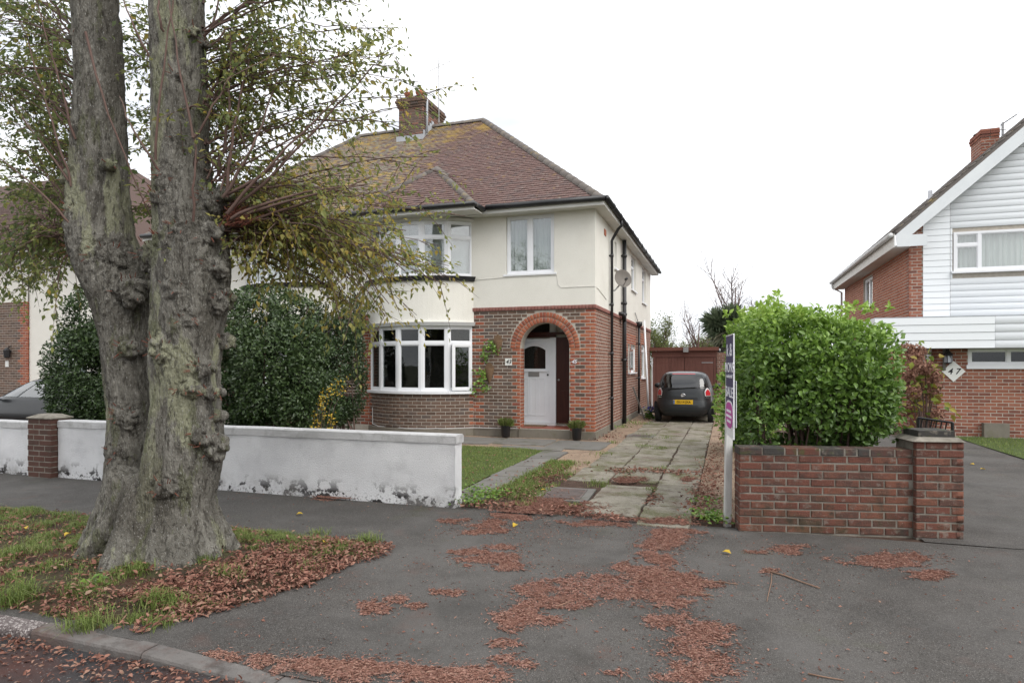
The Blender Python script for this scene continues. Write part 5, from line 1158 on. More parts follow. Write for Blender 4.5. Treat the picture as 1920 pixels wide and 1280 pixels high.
for i, (px, h, Y, s, nm) in enumerate(((1248, 3.7, 46, 1.5, 'round green tree beyond the garage near the house corner'), (1300, 3.6, 52, 1.8, 'low olive tree beyond the middle of the garage roof'), (1330, 3.6, 44, 1.6, 'low leafy tree beyond the garage under the palm'), (1226, 4.4, 38, 1.2, 'thinly leaved tree showing past the rear house corner'))):
    b_ = onY(px, 684, Y); b_.z = 0; bare_tree(nm, b_, h, s, 12, 20+i, 7, 'leaf_tree', group=None, name='far_tree')
random.seed(78)
# ================================================================== HOUSE 47 ON THE RIGHT
RY = 18.1; RXL = onY(1705, 500, RY).x; RXC = onY(1731, 500, RY).x; RYB = 27.2; RXR = RXL+8.6
nh = thing('gabled_house', 'white weatherboarded brick house with low front extension numbered 47', 'house', (RXL, RY, 0))
EZR = 4.72; SLP = .9; RIDX = (RXL+RXR)/2
def rakez(x): return EZR+.15+(x-RXL+.3)*SLP if x < RIDX else EZR+.15+(RXR+.3-x)*SLP
wbp = lambda w: None
# walls
rw0 = onY(1788, 509, RY); rw1x = onY(1990, 509, RY).x; WZ0, WZ1 = rw0.z, onY(1850, 432, RY).z
mb = MB(); panel(mb, (0, RY+.03, 0), X_, RXL, RXR, 0, EZR+.3, [(rw0.x, rw1x, WZ0, WZ1)], .12)
mb.add([(RXL, RY+.03, EZR+.3), (RXR, RY+.03, EZR+.3), (RIDX, RY+.03, rakez(RIDX)-.15)], [(0,1,2)]); mb.build('front_wall', 'mortar', nh)
sw = [(onX(1636,500,RXL).y-.0, onX(1619,500,RXL).y, 3.55, 4.5)]
sw = [(min(sw[0][0], sw[0][1]), max(sw[0][0], sw[0][1]), 3.5, 4.42)]
# this wall faces left (-X): its u axis runs towards the camera
panel(MB(), (RXL, 0, 0), -Y_, -RYB, -RY-.03, 0, EZR+.1, [(-sw[0][1], -sw[0][0], sw[0][2], sw[0][3])], .1).build('side_wall', 'mortar', nh)
mb = MB(); mb.quad((RXR, RY+.03, 0), (RXR, RYB, 0), (RXR, RYB, EZR), (RXR, RY+.03, EZR)); mb.quad((RXR, RYB, 0), (RXL, RYB, 0), (RXL, RYB, EZR+.2), (RXR, RYB, EZR+.2)); mb.build('rear_wall', 'brick_r2', nh)
B = rows(flat((RXL, 0, 0), -Y_), -RYB, -RY-.03, 0, EZR+.05, lambda u, z, r: 'brick_r' if u > -RY-.25 else 'brick_r2', lambda a, b: [(-sw[0][1], -sw[0][0])] if b > sw[0][2] and a < sw[0][3] else [])
B += rows(flat((0, RY+.03, 0), X_), RXL, RXC, 2.2, EZR+.35, lambda u, z, r: 'brick_r', L=.2)
w_ = sw[0][1]-sw[0][0]
window(nh, (RXL+.05, sw[0][1]-.003, 0), -Y_, w_-.006, sw[0][2]+.003, sw[0][3]-.003, [(.06, w_/2-.04, .06, .86), (w_/2+.04, w_-.06, .06, .86)], sill=(.06, .04, .1), inner='curtain', glass='glass_bright')
# weatherboards of the gable, each board its own piece
BD = []; z = 2.68; bh = .152
while z < 9:
    x0 = RXC; xr = RXR-.02
    zc = z+bh
    # left end follows the rake
    xl = max(x0, RXL-.3+(zc-EZR-.02)/SLP); xr = min(xr, RXR+.3-(zc-EZR-.02)/SLP)
    if xr-xl > .1:
        segs = [(xl, xr)]
        if z+bh > WZ0-.04 and z < WZ1+.04: segs = [(xl, rw0.x-.02), (rw1x+.02, xr)]
        for a, b in segs:
            ja = onY(1782, 500, RY).x
            for a1, b1 in ([(a, ja-.004), (ja+.004, b)] if a < ja < b else [(a, b)]):
                if b1-a1 > .03: BD.append((V3(((a1+b1)/2, RY+.012, z+bh/2)), X_, (Z_*bh+Y_*.009).normalized(), X_.cross((Z_*bh+Y_*.009).normalized()), round(b1-a1, 3), bh-.004, .018, 'clad'))
    z += bh
pieces(nh, BD, 'weatherboard', 200, 'weatherboards', ch=.003, jit=0)
ww = rw1x-rw0.x; wh = WZ1-WZ0; a1 = onY(1836, 470, RY).x-rw0.x
window(nh, (rw0.x+.002, RY-.005, 0), X_, ww-.004, WZ0+.002, WZ1-.002, [(.06, a1-.03, .06, wh*.62), (.06, a1-.03, wh*.62+.07, wh-.06), (a1+.03, ww-.06, .06, wh-.06)], fw=.06, sill=(.05, .05, .06), inner='curtain', glass='glass_bright')
# roof
RO = .35
mb = MB(); y0, y1 = RY-.22, RYB+.2
for s, xe in ((1, RXL-.3), (-1, RXR+.3)):
    z0 = EZR+.15; zr = rakez(RIDX); n_ = V3((-SLP*s, 0, 1)).normalized()
    mb.add([V3((xe, y0, z0)), V3((xe, y1, z0)), V3((RIDX, y1, zr)), V3((RIDX, y0, zr))]+[V3((xe, y0, z0))+n_*.09, V3((xe, y1, z0))+n_*.09, V3((RIDX, y1, zr))+n_*.09, V3((RIDX, y0, zr))+n_*.09], [(0,1,2,3),(4,7,6,5),(0,3,7,4),(0,4,5,1),(1,5,6,2)])
nroof = mb.build('roof', 'ridge', nh)
TL = []
sv2 = V3((1, 0, SLP)).normalized(); n2 = (-Y_).cross(sv2); SLn = math.hypot(RIDX-RXL+.3, SLP*(RIDX-RXL+.3))
tiles(V3((RXL-.3, 0, EZR+.15))+n2*.09, -Y_, sv2, n2, SLn, lambda s: -y1, lambda s: -y0+.03, g=.2, tw=.3)
TL = [b[:7]+('ridge',) for b in TL]; pieces(nroof, TL, 'tile', 120, 'tiling', ch=.003)
# barge boards, soffit, gutter
mb = MB()
for s, xe in ((1, RXL-.34), (-1, RXR+.34)):
    d = V3((RIDX-xe, 0, rakez(RIDX)-(EZR+.12))); k = d.length; d.normalize(); nn = V3((-d.z*s, 0, d.x*s))
    mb.add([V3((xe, y0-.03, EZR+.12))+q for q in (V3((0,0,0)), d*k, d*k-nn*.3, V3((0.02*s,0,-.30)))]+[V3((xe, y0+.005, EZR+.12))+q for q in (V3((0,0,0)), d*k, d*k-nn*.3, V3((0.02*s,0,-.30)))], [(3,2,1,0),(4,5,6,7),(0,1,5,4),(2,3,7,6),(3,0,4,7)])
mb.box(RXL-.32, RXL+.32, y0-.031, y0+.004, EZR-.18, EZR+.1)
mb.build('barge_board', 'barge', nh)
mb = MB(); mb.box(RXL-.36, RXL-.002, RY-.19, RYB+.2, EZR-.17, EZR-.14); mb.box(RXL-.385, RXL-.361, RY-.21, RYB+.2, EZR-.18, EZR+.14); mb.build('eaves_soffit', 'soffit', nh)
MB().tube([(RXL-.45, RY-.22, EZR+.12), (RXL-.45, RYB+.22, EZR+.1)], .06, 8).build('gutter', 'gutterwhite', nh, True)
MB().tube([(RXL-.45, RYB-.05, EZR+.05), (RXL-.43, RYB-.05, EZR-.12), (RXL-.1, RYB+.05, EZR-.3), (RXL-.09, RYB+.05, 0)], .04, 8).build('downpipe', 'gutterwhite', nh, True)
# chimney
cc = onY(1849, 270, 21.0); cw = .21
ch_ = MB().box(cc.x-cw+.005, cc.x+cw-.005, 20.7, 21.5, 5.5, onY(1849, 243, 20.8).z-.02).build('chimney', 'mortar', nh); ct = onY(1849, 243, 20.8).z
cb = rows(flat((0, 20.7, 0), X_), cc.x-cw, cc.x+cw, 5.6, ct-.24, lambda u, z, r: 'brick_r')+rows(flat((cc.x-cw+.005, 0, 0), -Y_), -21.5, -20.7, 5.6, ct-.24, lambda u, z, r: 'brick_r')
for j, o in enumerate((.02, .035, .02)):
    za = ct-.24+j*.076; cb += rows(flat((0, 20.7-o, 0), X_), cc.x-cw-o, cc.x+cw+o, za, za+.076, lambda u, z, r: 'brick_r', T=.1)+rows(flat((cc.x-cw-o, 0, 0), -Y_), -21.5-o, -20.7+o, za, za+.076, lambda u, z, r: 'brick_r', T=.1)
pieces(ch_, cb, 'brick', 60)
MB().lathe((cc.x, 21.1, ct-.03), [(.28,0),(.2,.05),(.08,.09)], 8).build('flaunching', 'mortar_old', ch_)
fl = onY(1744, 372, 21.5); MB().tube([(fl.x, 21.5, fl.z-.6), (fl.x, 21.5, fl.z+.22)], .06, 10).build('flue_pipe', 'pinkflue', nh, True)
# front extension
GY = 17.2; GX0 = RXL+.25; fz0, fz1 = onY(1860, 653, GY).z, onY(1860, 594, GY).z; FXL = onY(1640, 620, GY-.4).x
MB().box(FXL, RXR, GY-.4, RY-.02, fz1-.02, fz1+.01).build('flat_roof', 'leadgrey', nh)
MB().box(FXL+.03, RXR, GY-.37, RY-.02, fz0+.02, fz1-.021).build('canopy_core', 'soffit', nh)
FB = []; nb = 4; hb_ = (fz1-fz0)/nb
for i in range(nb):
    zc = fz0+hb_*(i+.5); vv = (Z_*hb_+Y_*.012).normalized()
    for a, b in ((FXL, onY(1866, 620, GY-.4).x-.003), (onY(1866, 620, GY-.4).x+.003, RXR)):
        FB.append((V3(((a+b)/2, GY-.405, zc)), X_, vv, X_.cross(vv), round(b-a, 3), round(hb_-.004, 4), .02, 'clad'))
    FB.append((V3((FXL-.004, (GY-.4+RY)/2, zc)), -Y_, Z_, -X_, round(RY-GY+.38, 3), round(hb_-.004, 4), .02, 'clad'))
pieces(nh, FB, 'fascia_weatherboard', 40, ch=.003, jit=0)
gx0 = onY(1757, 700, GY).x; gw0 = onY(1815, 660, GY); gwz0, gwz1 = onY(1860, 684, GY).z, fz0-.0; gw1 = onY(2010, 660, GY).x
panel(MB(), (0, GY, 0), X_, gx0, RXR, 0, fz0, [(gw0.x, gw1, gwz0, fz0-.002)], .12).build('extension_wall', 'mortar', nh)
B += rows(flat((0, GY, 0), X_), gx0, RXR, .02, fz0, lambda u, z, r: 'brick_r', lambda a, b: [(gw0.x, gw1)] if b > gwz0 else [])
panel(MB(), (gx0, 0, 0), -Y_, -RY, -GY, 0, fz0).build('extension_wall', 'mortar', nh); B += rows(flat((gx0, 0, 0), -Y_), -RY, -GY, .02, fz0, lambda u, z, r: 'brick_r')
pieces(nh, B, 'brick', 300)
a1 = onY(1891, 660, GY).x-gw0.x; ww = gw1-gw0.x; wh = fz0-gwz0-.01
window(nh, (gw0.x+.002, GY+.01, 0), X_, ww-.004, gwz0+.002, fz0-.006, [(.06, a1-.03, .05, wh-.05), (a1+.03, ww-.06, .05, wh-.05)], sill=(.04, .09, .06))
MB().box(gx0+.02, RXR-.1, GY+.5, GY+.55, .1, fz0).build('room_wall', 'dark', nh)
MB().box(onY(1768,660,GY-.03).x, onY(1773,660,GY-.03).x, GY-.05, GY-.006, fz0-.5, fz0).build('cable_cover', 'paving', nh)
bl = onY(1866, 815, GY-.06); MB().box(bl.x-.24, bl.x+.24, GY-.16, GY-.006, 0, .34).build('concrete_block', 'plinth', nh)
# porch window standing open under the canopy
ow = onY(1725, 672, GY+.6); window(nh, (ow.x, GY+.5, 0), V3((1, -.5, 0)), .5, 1.55, 2.02, [(.05, .45, .05, .42)], name='open_casement', glass='glass_bright')
MB().box(RXL+.01, gx0-.01, RY-.03, RY+.02, 0, fz0).build('porch_wall', 'brick_r', nh)
# small fixtures
tl = thing('wall_lantern', 'black wall lantern by the white number diamond', 'lantern', tuple(onY(1778, 668, GY)))
p_ = onY(1778, 672, GY-.12); q = MB(); q.lathe((p_.x, p_.y, p_.z-.12), [(.05,0),(.07,.02),(.085,.2),(.1,.21),(.03,.29),(.02,.33)], 6); q.tube([(p_.x, p_.y, p_.z+.2), (p_.x, p_.y+.06, p_.z+.27), (p_.x, GY-.004, p_.z+.2)], .012, 6); q.box(p_.x-.04, p_.x+.04, GY-.02, GY-.006, p_.z+.1, p_.z+.27); q.build('lantern_frame', 'black', tl)
q = MB()
for a in range(6):
    an = math.pi/3*(a+.5); q.obox((p_.x+.072*math.cos(an), p_.y+.072*math.sin(an), p_.z-.09), (-math.sin(an), math.cos(an), 0), Z_, (math.cos(an), math.sin(an), 0), -.03, .03, 0, .15, -.002, .003)
q.build('lantern_glass', 'leadgrey', tl)
td = thing('house_number', 'white diamond plaque reading 47 on red brick wall', 'house number', tuple(onY(1788, 696, GY))); p_ = onY(1788, 696, GY-.02)
MB().prism([(0,-.24),(.235,0),(0,.24),(-.235,0)], (p_.x, GY-.008, p_.z), X_, Z_, -Y_, 0, .016).build('plaque', 'plaque', td)
text(td, '4 7', (p_.x, GY-.025, p_.z-.005), X_, -Y_, .19, 'ink', 'digits', .25)
ta = thing('gable_aerial', 'slanting aerial on a pole beside the square chimney', 'aerial', tuple(onY(1879, 260, 21.1)))
a = onY(1880, 268, 21.1); b = onY(1880, 230, 21.1); q = MB(); q.tube([a-Z_*.5, b], .03, 8); q.build('mast', 'greymetal', ta)
e = onY(1906, 215, 21.1); f = onY(1876, 235, 21.1); q = MB(); q.tube([f, e], .014, 6)
for i in range(6): m_ = f.lerp(e, i/5); q.tube([m_-Y_*.2, m_+Y_*.2], .006, 4)
q.tube([onY(1868,243,21.0), onY(1886,243,21.1)], .012, 5); q.tube([onY(1868,266,21.0), onY(1886,266,21.1)], .012, 5); q.build('elements', 'greymetal', ta)
gt_ = thing('iron_gate', 'low black wrought iron gate behind the brick pier', 'gate', tuple(G(1760, 870))); g0, g1 = W(1722, 783, 7.0), W(1786, 792, 6.75); q = MB()
q.tube([g0, g1], .012, 6); q.tube([g1, V3((g1.x, g1.y, .1))], .016, 6); q.tube([g0-Z_*.5, g1-Z_*.5], .012, 6); q.tube([V3((g0.x, g0.y, .1)), g0], .016, 6)
q.build('frame', 'black', gt_)
for i in range(1, 7):
    c = g0.lerp(g1, i/7); pts = [c-Z_*.5]+[c+V3((.02*math.sin(j), 0, -.45+.45*j/6)) for j in range(7)]; MB().tube(pts, .007, 5).build('bar', 'black', gt_)
# ================================================================== HOUSE ON THE FAR LEFT
lx = onY(52, 600, HY).x
lh = thing('neighbour_house', 'neighbouring semi with red brick quoins and cream render behind the tree', 'house', (lx, HY, 0))
panel(MB(), (0, HY, 0), X_, lx-5, lx, 0, 3.6, []).build('brick_front', 'mortar', lh)
pieces(lh, rows(flat((0, HY-.002, 0), X_), lx-5, lx, .1, 3.6, lambda u, z, r: 'brick_red' if lx-u < (.42 if r % 4 < 2 else .24) else 'brick_brown'), 'brick', 300)
panel(MB(), (0, HY+.05, 0), X_, lx, lx+3.4, 0, 5.1, [(lx+1.2, lx+2.4, .9, 2.2)], .1).build('rendered_wall', 'render', lh)
window(lh, (lx+1.203, HY+.1, 0), X_, 1.194, .903, 2.197, [(.06,.56,.06,1.23),(.63,1.13,.06,1.23)], inner='curtain')
panel(MB(), (0, HY+.002, 0), X_, lx-5, lx, 3.6, 5.1, []).build('rendered_wall', 'render', lh)
mb = MB(); mb.quad((lx+3.4, HY+.05, 0), (lx+3.4, HY+9, 0), (lx+3.4, HY+9, 5.1), (lx+3.4, HY+.05, 5.1)); mb.quad((lx+3.4, HY+9, 0), (lx-8, HY+9, 0), (lx-8, HY+9, 5.1), (lx+3.4, HY+9, 5.1)); mb.build('rear_wall', 'render', lh)
mb = MB(); mb.box(lx-5.4, lx+3.75, HY-.35, HY+.3, 5.06, 5.1); mb.build('eaves_soffit', 'soffit', lh); MB().box(lx-5.4, lx+3.75, HY-.38, HY-.351, 5.02, 5.16).build('fascia_board', 'soffit', lh); MB().tube([(lx-5.4, HY-.43, 5.17), (lx+3.8, HY-.43, 5.17)], .055, 8).build('gutter', 'black', lh, True)
lro = MB().add([(lx-9, HY-.35, 5.15), (lx+3.75, HY-.35, 5.15), (lx-.8, HY+4.4, 9.0), (lx-9, HY+4.4, 9.0), (lx+3.75, HY+9.3, 5.15)], [(0,1,2,3), (1,4,2)]).build('roof', 'tile_left', lh)
TL = []; s1 = V3((0, 4.75, 3.85)); Ls = s1.length; tiles(V3((0, HY-.35, 5.15)), X_, s1.normalized(), X_.cross(s1.normalized()), Ls, lambda s: lx-5, lambda s: lx+3.75-4.55*s/Ls)
TL = [b[:7]+('tile_left',) for b in TL]; pieces(lro, TL, 'tile', 100, 'tiling', ch=.002)
tl = thing('wall_lantern', 'dark wall lantern on the quoined brick front', 'lantern', tuple(onY(13, 662, HY))); p_ = onY(13, 662, HY-.12)
q = MB(); q.lathe((p_.x, p_.y, p_.z-.15), [(.05,0),(.08,.03),(.1,.22),(.11,.23),(.03,.32)], 8); q.tube([(p_.x, p_.y, p_.z+.15), (p_.x, HY-.005, p_.z+.22)], .015, 6); q.build('lantern_frame', 'black', tl)
td = thing('house_number', 'small white number tile under the dark lantern', 'house number', tuple(onY(14, 682, HY))); p_ = onY(14, 682, HY); MB().box(p_.x-.07, p_.x+.07, HY-.022, HY-.009, p_.z-.09, p_.z+.09).build('plaque', 'plaque', td)
# ================================================================== GARAGE
GAY = 24.6; gl, gr = onY(1222, 700, GAY).x, onY(1345, 700, GAY).x; gz = onY(1280, 653, GAY).z
ga = thing('timber_garage', 'flat roofed garage with brown timber double doors', 'garage', ((gl+gr)/2, GAY, 0))
mb = MB(); mb.box(gl+.1, gr+.6, GAY+.12, GAY+5, -.05, gz-.12); mb.build('garage_body', 'dark', ga)
MB().box(gl-.05, gr+.05, GAY-.12, GAY+5.1, gz-.03, gz+.02).build('flat_roof', 'leadgrey', ga); MB().box(gl-.06, gr+.06, GAY-.15, GAY-.121, gz-.09, gz+.04).build('fascia_board', 'fascia_wood', ga)
MB().box(gl, gr, GAY-.02, GAY+.1, gz-.32, gz-.095).build('lintel_board', 'wood_brown', ga)
dx0, dx1 = onY(1230, 700, GAY).x, onY(1338, 700, GAY).x; dm = (dx0+dx1)/2; dz = gz-.325
for a, b in ((dx0, dm-.006), (dm+.006, dx1)):
    d_ = MB().box(a, b, GAY+.03, GAY+.06, .03, dz).build('garage_door', 'wood_brown', ga); n_ = 9
    for i in range(n_): xa = a+(b-a)*i/n_; MB().box(xa+.003, xa+(b-a)/n_-.003, GAY+.006, GAY+.0295, .035, dz-.005).build('plank', 'wood_brown', d_)
    for zz in (dz-.22, .45): MB().box(a+.02 if a == dx0 else b-.42, a+.42 if a == dx0 else b-.02, GAY-.004, GAY+.0055, zz, zz+.035).build('hinge', 'greymetal' if a != dx0 else 'wood_brown', d_)
mb = MB(); mb.box(dx0-.1, dx0-.01, GAY-.01, GAY+.1, 0, dz); mb.box(dx1+.01, dx1+.1, GAY-.01, GAY+.1, 0, dz); mb.build('door_frame', 'wood_brown', ga)
MB().box(gl+.0, dx0-.12, GAY-.05, GAY-.01, .05, dz-.05).build('side_gate', 'whitepaint', ga)
p_ = onY(1286, 655, GAY-.2); MB().box(p_.x-.09, p_.x+.09, GAY-.25, GAY-.151, p_.z-.1, p_.z+.08).build('floodlight', 'greymetal', ga)
gp_ = MB().box(gr-.02, gr+1.2, GAY-.05, GAY+.1, 0, 2.1).build('brick_pier', 'mortar', ga); pieces(gp_, rows(flat((0, GAY-.05, 0), X_), gr-.02, gr+1.2, 0, 2.1, lambda u, z, r: 'brick_side'), 'brick', 100)
# ================================================================== CARS
def car(t, L, Wd, Hh, paint, rear_y0=0, small=True):
    # levels: z, rear y, front y, half width, squareness
    hw = Wd/2; s = Hh/1.46; ls_ = L/3.4
    lv = [(.20,.10,3.24,.80,5),(.30,.02,3.36,.93,5),(.42,.0,3.40,.985,5),(.56,.01,3.40,1.0,5),(.66,.05,3.36,.995,4.6),(.72,.055,3.30,.985,4.6),(.82,.07,3.14,.97,4.5),(.90,.09,2.9,.955,4.5),(.955,.11,2.62,.94,4.6),(1.0,.13,2.50,.915,4.8),(1.12,.19,2.28,.87,5),(1.26,.28,2.02,.81,5),(1.36,.36,1.83,.75,4.6),(1.415,.46,1.68,.68,4),(1.445,.62,1.5,.57,3.2),(1.46,.85,1.3,.3,2.6)]
    N = 72; P = lambda z, r, f, w_, e, a, off=0: V3(((hw*w_+off)*math.copysign(abs(math.cos(a))**(2/e), math.cos(a)), ((r+f)/2*ls_)+((f-r)/2*ls_+off)*math.copysign(abs(math.sin(a))**(2/e), math.sin(a)), z*s))
    def lev(z):
        zz = [q[0] for q in lv]; return tuple([z]+[float(np.interp(z, zz, [q[i] for q in lv])) for i in (1,2,3,4)])
    vs = []; fs = []
    for q in lv:
        for j in range(N): vs.append(P(*q, 2*math.pi*j/N))
    for i in range(len(lv)-1):
        for j in range(N): fs.append((i*N+j, i*N+(j+1)%N, (i+1)*N+(j+1)%N, (i+1)*N+j))
    fs.append(tuple((len(lv)-1)*N+j for j in range(N))); fs.append(tuple(range(N-1, -1, -1)))
    MB().add(vs, fs).build('body', paint, t, True)
    def patch(name, m, z0, z1, a0, a1, off=.006, nz_=6, na=18, parent=t, shrink=0, z1b=None):
        vs = []
        for i in range(nz_+1):
            for j in range(na+1):
                tt = j/na; u = i/nz_; sh = shrink*u; zt = z1 if z1b is None else z1+(z1b-z1)*(2*tt-1)**2
                a = a0+(a1-a0)*(sh+(1-2*sh)*tt); vs.append(P(*lev(z0+(zt-z0)*u), a, off))
        w = na+1
        return MB().add(vs, [(i*w+j, i*w+j+1, (i+1)*w+j+1, (i+1)*w+j) for i in range(nz_) for j in range(na)]).build(name, m, parent, True)
    R_ = -math.pi/2
    return patch, P, lev, s, ls_, hw
cr_p = G(1281, 793); CY0 = cr_p.y-.12
ct_ = thing('hatchback_car', 'charcoal grey small hatchback parked before the garage doors', 'car', (cr_p.x, CY0, 0), 0.0, local=True)
patch, P, lev, s, ls_, hw = car(ct_, 3.41, 1.63, 1.46, 'carpaint')
R_ = -math.pi/2
rw_ = patch('rear_window', 'black', .985, 1.375, R_-.76, R_+.76, .005, 8, 26); patch('rear_glass', 'carglass', 1.0, 1.36, R_-.69, R_+.69, .012, 8, 26, parent=rw_)
patch('brake_light', 'redlight', 1.385, 1.405, R_-.28, R_+.28, .008, 2, 8)
patch('windscreen', 'black', 1.0, 1.37, -R_-.95, -R_+.95, .005)
for sgn in (-1, 1):
    c = 0 if sgn > 0 else math.pi
    patch('side_window', 'black', 1.0, 1.34, c-.42*sgn, c+.5*sgn, .006, 5, 20)
    a = R_+sgn*.74
    l_ = patch('tail_light', 'clearlight', .775, 1.0, a-.22, a+.22, .014, 6, 10, z1b=.9); patch('tail_lens', 'redlight', .79, .96, a-.18, a+.18, .022, 5, 8, parent=l_, z1b=.88)
    mm = MB(); bx = sgn*(hw*.93); blob(mm, (sgn*(hw+.11), 2.32, 1.0), .1, 1.1, .6, .8, 8); mm.tube([(sgn*hw*.9, 2.35, .97), (sgn*(hw+.1), 2.32, .98)], .025, 6); mm.build('wing_mirror', 'carpaint', ct_, True)
    for yy in (.55, 2.85):
        wmb = MB(); wmb.lathe((sgn*(hw-.16), yy, .275), [(.17,0),(.26,.0),(.275,.02),(.275,.13),(.26,.155),(.17,.155)], 28, (sgn,0,0)); wh_ = wmb.build('wheel', 'rubber', ct_, True)
        MB().lathe((sgn*(hw-.01), yy, .275), [(.18,-.03),(.17,-.005),(.05,-.02),(.03,.0)], 14, (sgn,0,0)).build('rim', 'alloy', wh_, True)
        ar = MB(); pts = [(sgn*(hw+.002), yy+.32*math.cos(an), .26+.32*math.sin(an)) for an in [math.pi*i/14 for i in range(15)]]; ar.tube(pts, .02, 6); ar.build('wheel_arch', 'rubber', ct_, True)
patch('bumper_recess', 'black', .22, .33, R_-.72, R_+.72, .008, 4, 24); patch('bumper_crease', 'black', .46, .475, R_-.6, R_+.6, .004, 2, 18); patch('tailgate_seam', 'black', .665, .672, R_-.8, R_+.8, .003, 2, 24)
q = MB(); q.box(-.27, .27, -.006, .055, .545, .665); nb_ = q.build('number_plate', 'plate', ct_); MB().box(-.265, -.225, -.0095, -.0065, .55, .66).build('plate_band', 'plateblue', nb_)
text(nb_, 'GU14 JXA', (.02, -.008, .605), X_, -Y_, .088, 'ink', 'lettering', sx=1.0)
q = MB(); e0 = P(*lev(.80), R_, .012)
for (rx, rz) in ((.062,.042), (.026,.04), (.045,.018)): q.tube([(e0.x+rx*math.cos(an), e0.y-.004, e0.z*1.0+rz*math.sin(an)+(.014 if rx == .045 else 0)) for an in [2*math.pi*i/20 for i in range(21)]], .006, 5)
q.build('badge', 'chrome', ct_, True)
for sgn in (-1, 1):
    a = P(*lev(.735), R_+sgn*.6, .008); MB().box(a.x-.06, a.x+.06, a.y-.006, a.y+.01, a.z-.008, a.z+.01).build('badge_script', 'chrome', ct_)
w0 = P(*lev(.96), R_, .03); patch('tailgate_handle', 'black', .685, .72, R_-.2, R_+.2, .006, 2, 8)
MB().tube([P(*lev(.955), R_-.25, .03), P(*lev(1.02), R_+.1, .03), P(*lev(1.025), R_+.62, .03)], .012, 5).build('rear_wiper', 'black', ct_, True)
bp_ = onY(-12, 740, 9.5)
bc_ = thing('black_car', 'black car parked behind the white wall showing its cabin', 'car', (bp_.x+3.1, 10.2, .05), math.radians(88), local=True)
patch, P, lev, s, ls_, hw = car(bc_, 4.3, 1.78, 1.36, 'carblack')
patch('windscreen', 'carglass', 1.0, 1.37, -R_-.95, -R_+.95, .008); patch('rear_window', 'black', 1.0, 1.36, R_-.95, R_+.95, .006)
for sgn in (-1, 1):
    c = 0 if sgn > 0 else math.pi
    patch('side_window', 'carglass_pale', 1.0, 1.34, c-.45*sgn, c+.1*sgn, .008, 5, 16); patch('side_window', 'carglass_pale', 1.0, 1.34, c+.13*sgn, c+.52*sgn, .008, 5, 16)
    mm = MB(); blob(mm, (sgn*(hw+.12), 2.32*ls_, .95), .11, 1.1, .7, .75, 8); mm.tube([(sgn*hw*.9, 2.35*ls_, .92), (sgn*(hw+.1), 2.32*ls_, .93)], .025, 6); mm.build('wing_mirror', 'carblack', bc_, True)
    for yy in (.62*ls_, 2.8*ls_):
        wmb = MB(); wmb.lathe((sgn*(hw-.19), yy, .31), [(.2,0),(.3,.0),(.31,.02),(.31,.16),(.3,.185),(.2,.185)], 28, (sgn,0,0)); wh_ = wmb.build('wheel', 'rubber', bc_, True); MB().lathe((sgn*(hw-.01), yy, .31), [(.2,-.03),(.19,-.005),(.05,-.02),(.03,.0)], 14, (sgn,0,0)).build('rim', 'alloy', wh_, True)
# ================================================================== SALE BOARD
sp = G(1364, 984); sg = thing('estate_agent_sign', 'tall white post carrying a navy and magenta sale board edge on', 'sign', tuple(sp))
top = W(1369.5, 636, 6.58); tv = (V3((top.x, top.y, top.z))-sp).normalized(); fx = V3((C_, S_, 0)); fy = V3((-S_, C_, 0))
mb = MB(); mb.obox(sp, fx, tv, fy, -.033, .033, -.05, 1.9, -.02, .03); mb.build('post', 'postwood', sg)
# board: almost perpendicular to the street, so the road side sees it at a glancing angle; it reads from its far edge to its near edge
near, far = W(1376, 700, 6.0), W(1362, 700, 6.53); near.z = far.z = 0; O = far; bu = (near-far); BWd = bu.length; bu.normalize(); bn = bu.cross(Z_)
bo = MB().obox(O, bu, Z_, bn, 0, BWd, 1.06, 1.935, -.004, .004).build('board', 'navy', sg)
MB().obox(O, bu, Z_, bn, -.004, BWd+.004, 1.936, 1.945, -.006, .006).build('board_edge', 'white', sg)
MB().obox(O, bu, Z_, bn, BWd+.0005, BWd+.008, 1.06, 1.935, -.006, .006).build('board_edge', 'white', sg)
for s_, z, size, sx in (('k &', 1.79, .17, 1.7), ('MONS', 1.62, .13, 1.75), ('residential', 1.54, .05, 2.1), ('SALE', 1.38, .14, 1.8)):
    text(bo, s_, O+bu*(BWd*.5)+Z_*z+bn*.005, bu, bn, size, 'letterwhite', 'lettering', sx=sx)
def oval(fx_, fz_): return [(BWd*.5+BWd*fx_*math.copysign(abs(math.cos(a))**.7, math.cos(a)), 1.16+fz_*math.copysign(abs(math.sin(a))**.8, math.sin(a))) for a in [2*math.pi*i/28 for i in range(28)]]
MB().prism(oval(.495, .145), O, bu, Z_, bn, .005, .0075).build('logo_rim', 'white', bo); lg = MB().prism(oval(.45, .125), O, bu, Z_, bn, .008, .0105).build('logo', 'magenta', bo)
for zz, ln in ((1.2, .3), (1.15, .36), (1.1, .25)): MB().obox(O+bu*(BWd*.5), bu, Z_, bn, -BWd*ln, BWd*ln, zz-.012, zz+.012, .0108, .012).build('lettering_line', 'letterwhite', lg)
MB().obox(O, bu, Z_, bn, BWd*.1, BWd+.01, .95, 1.055, -.006, .006).build('lower_plate', 'whitepaint', sg)
MB().obox(O-bn*.022, bu, Z_, bn, .05, BWd-.0, 1.06, 1.5, -.003, .003).build('rear_board', 'whitepaint', sg)
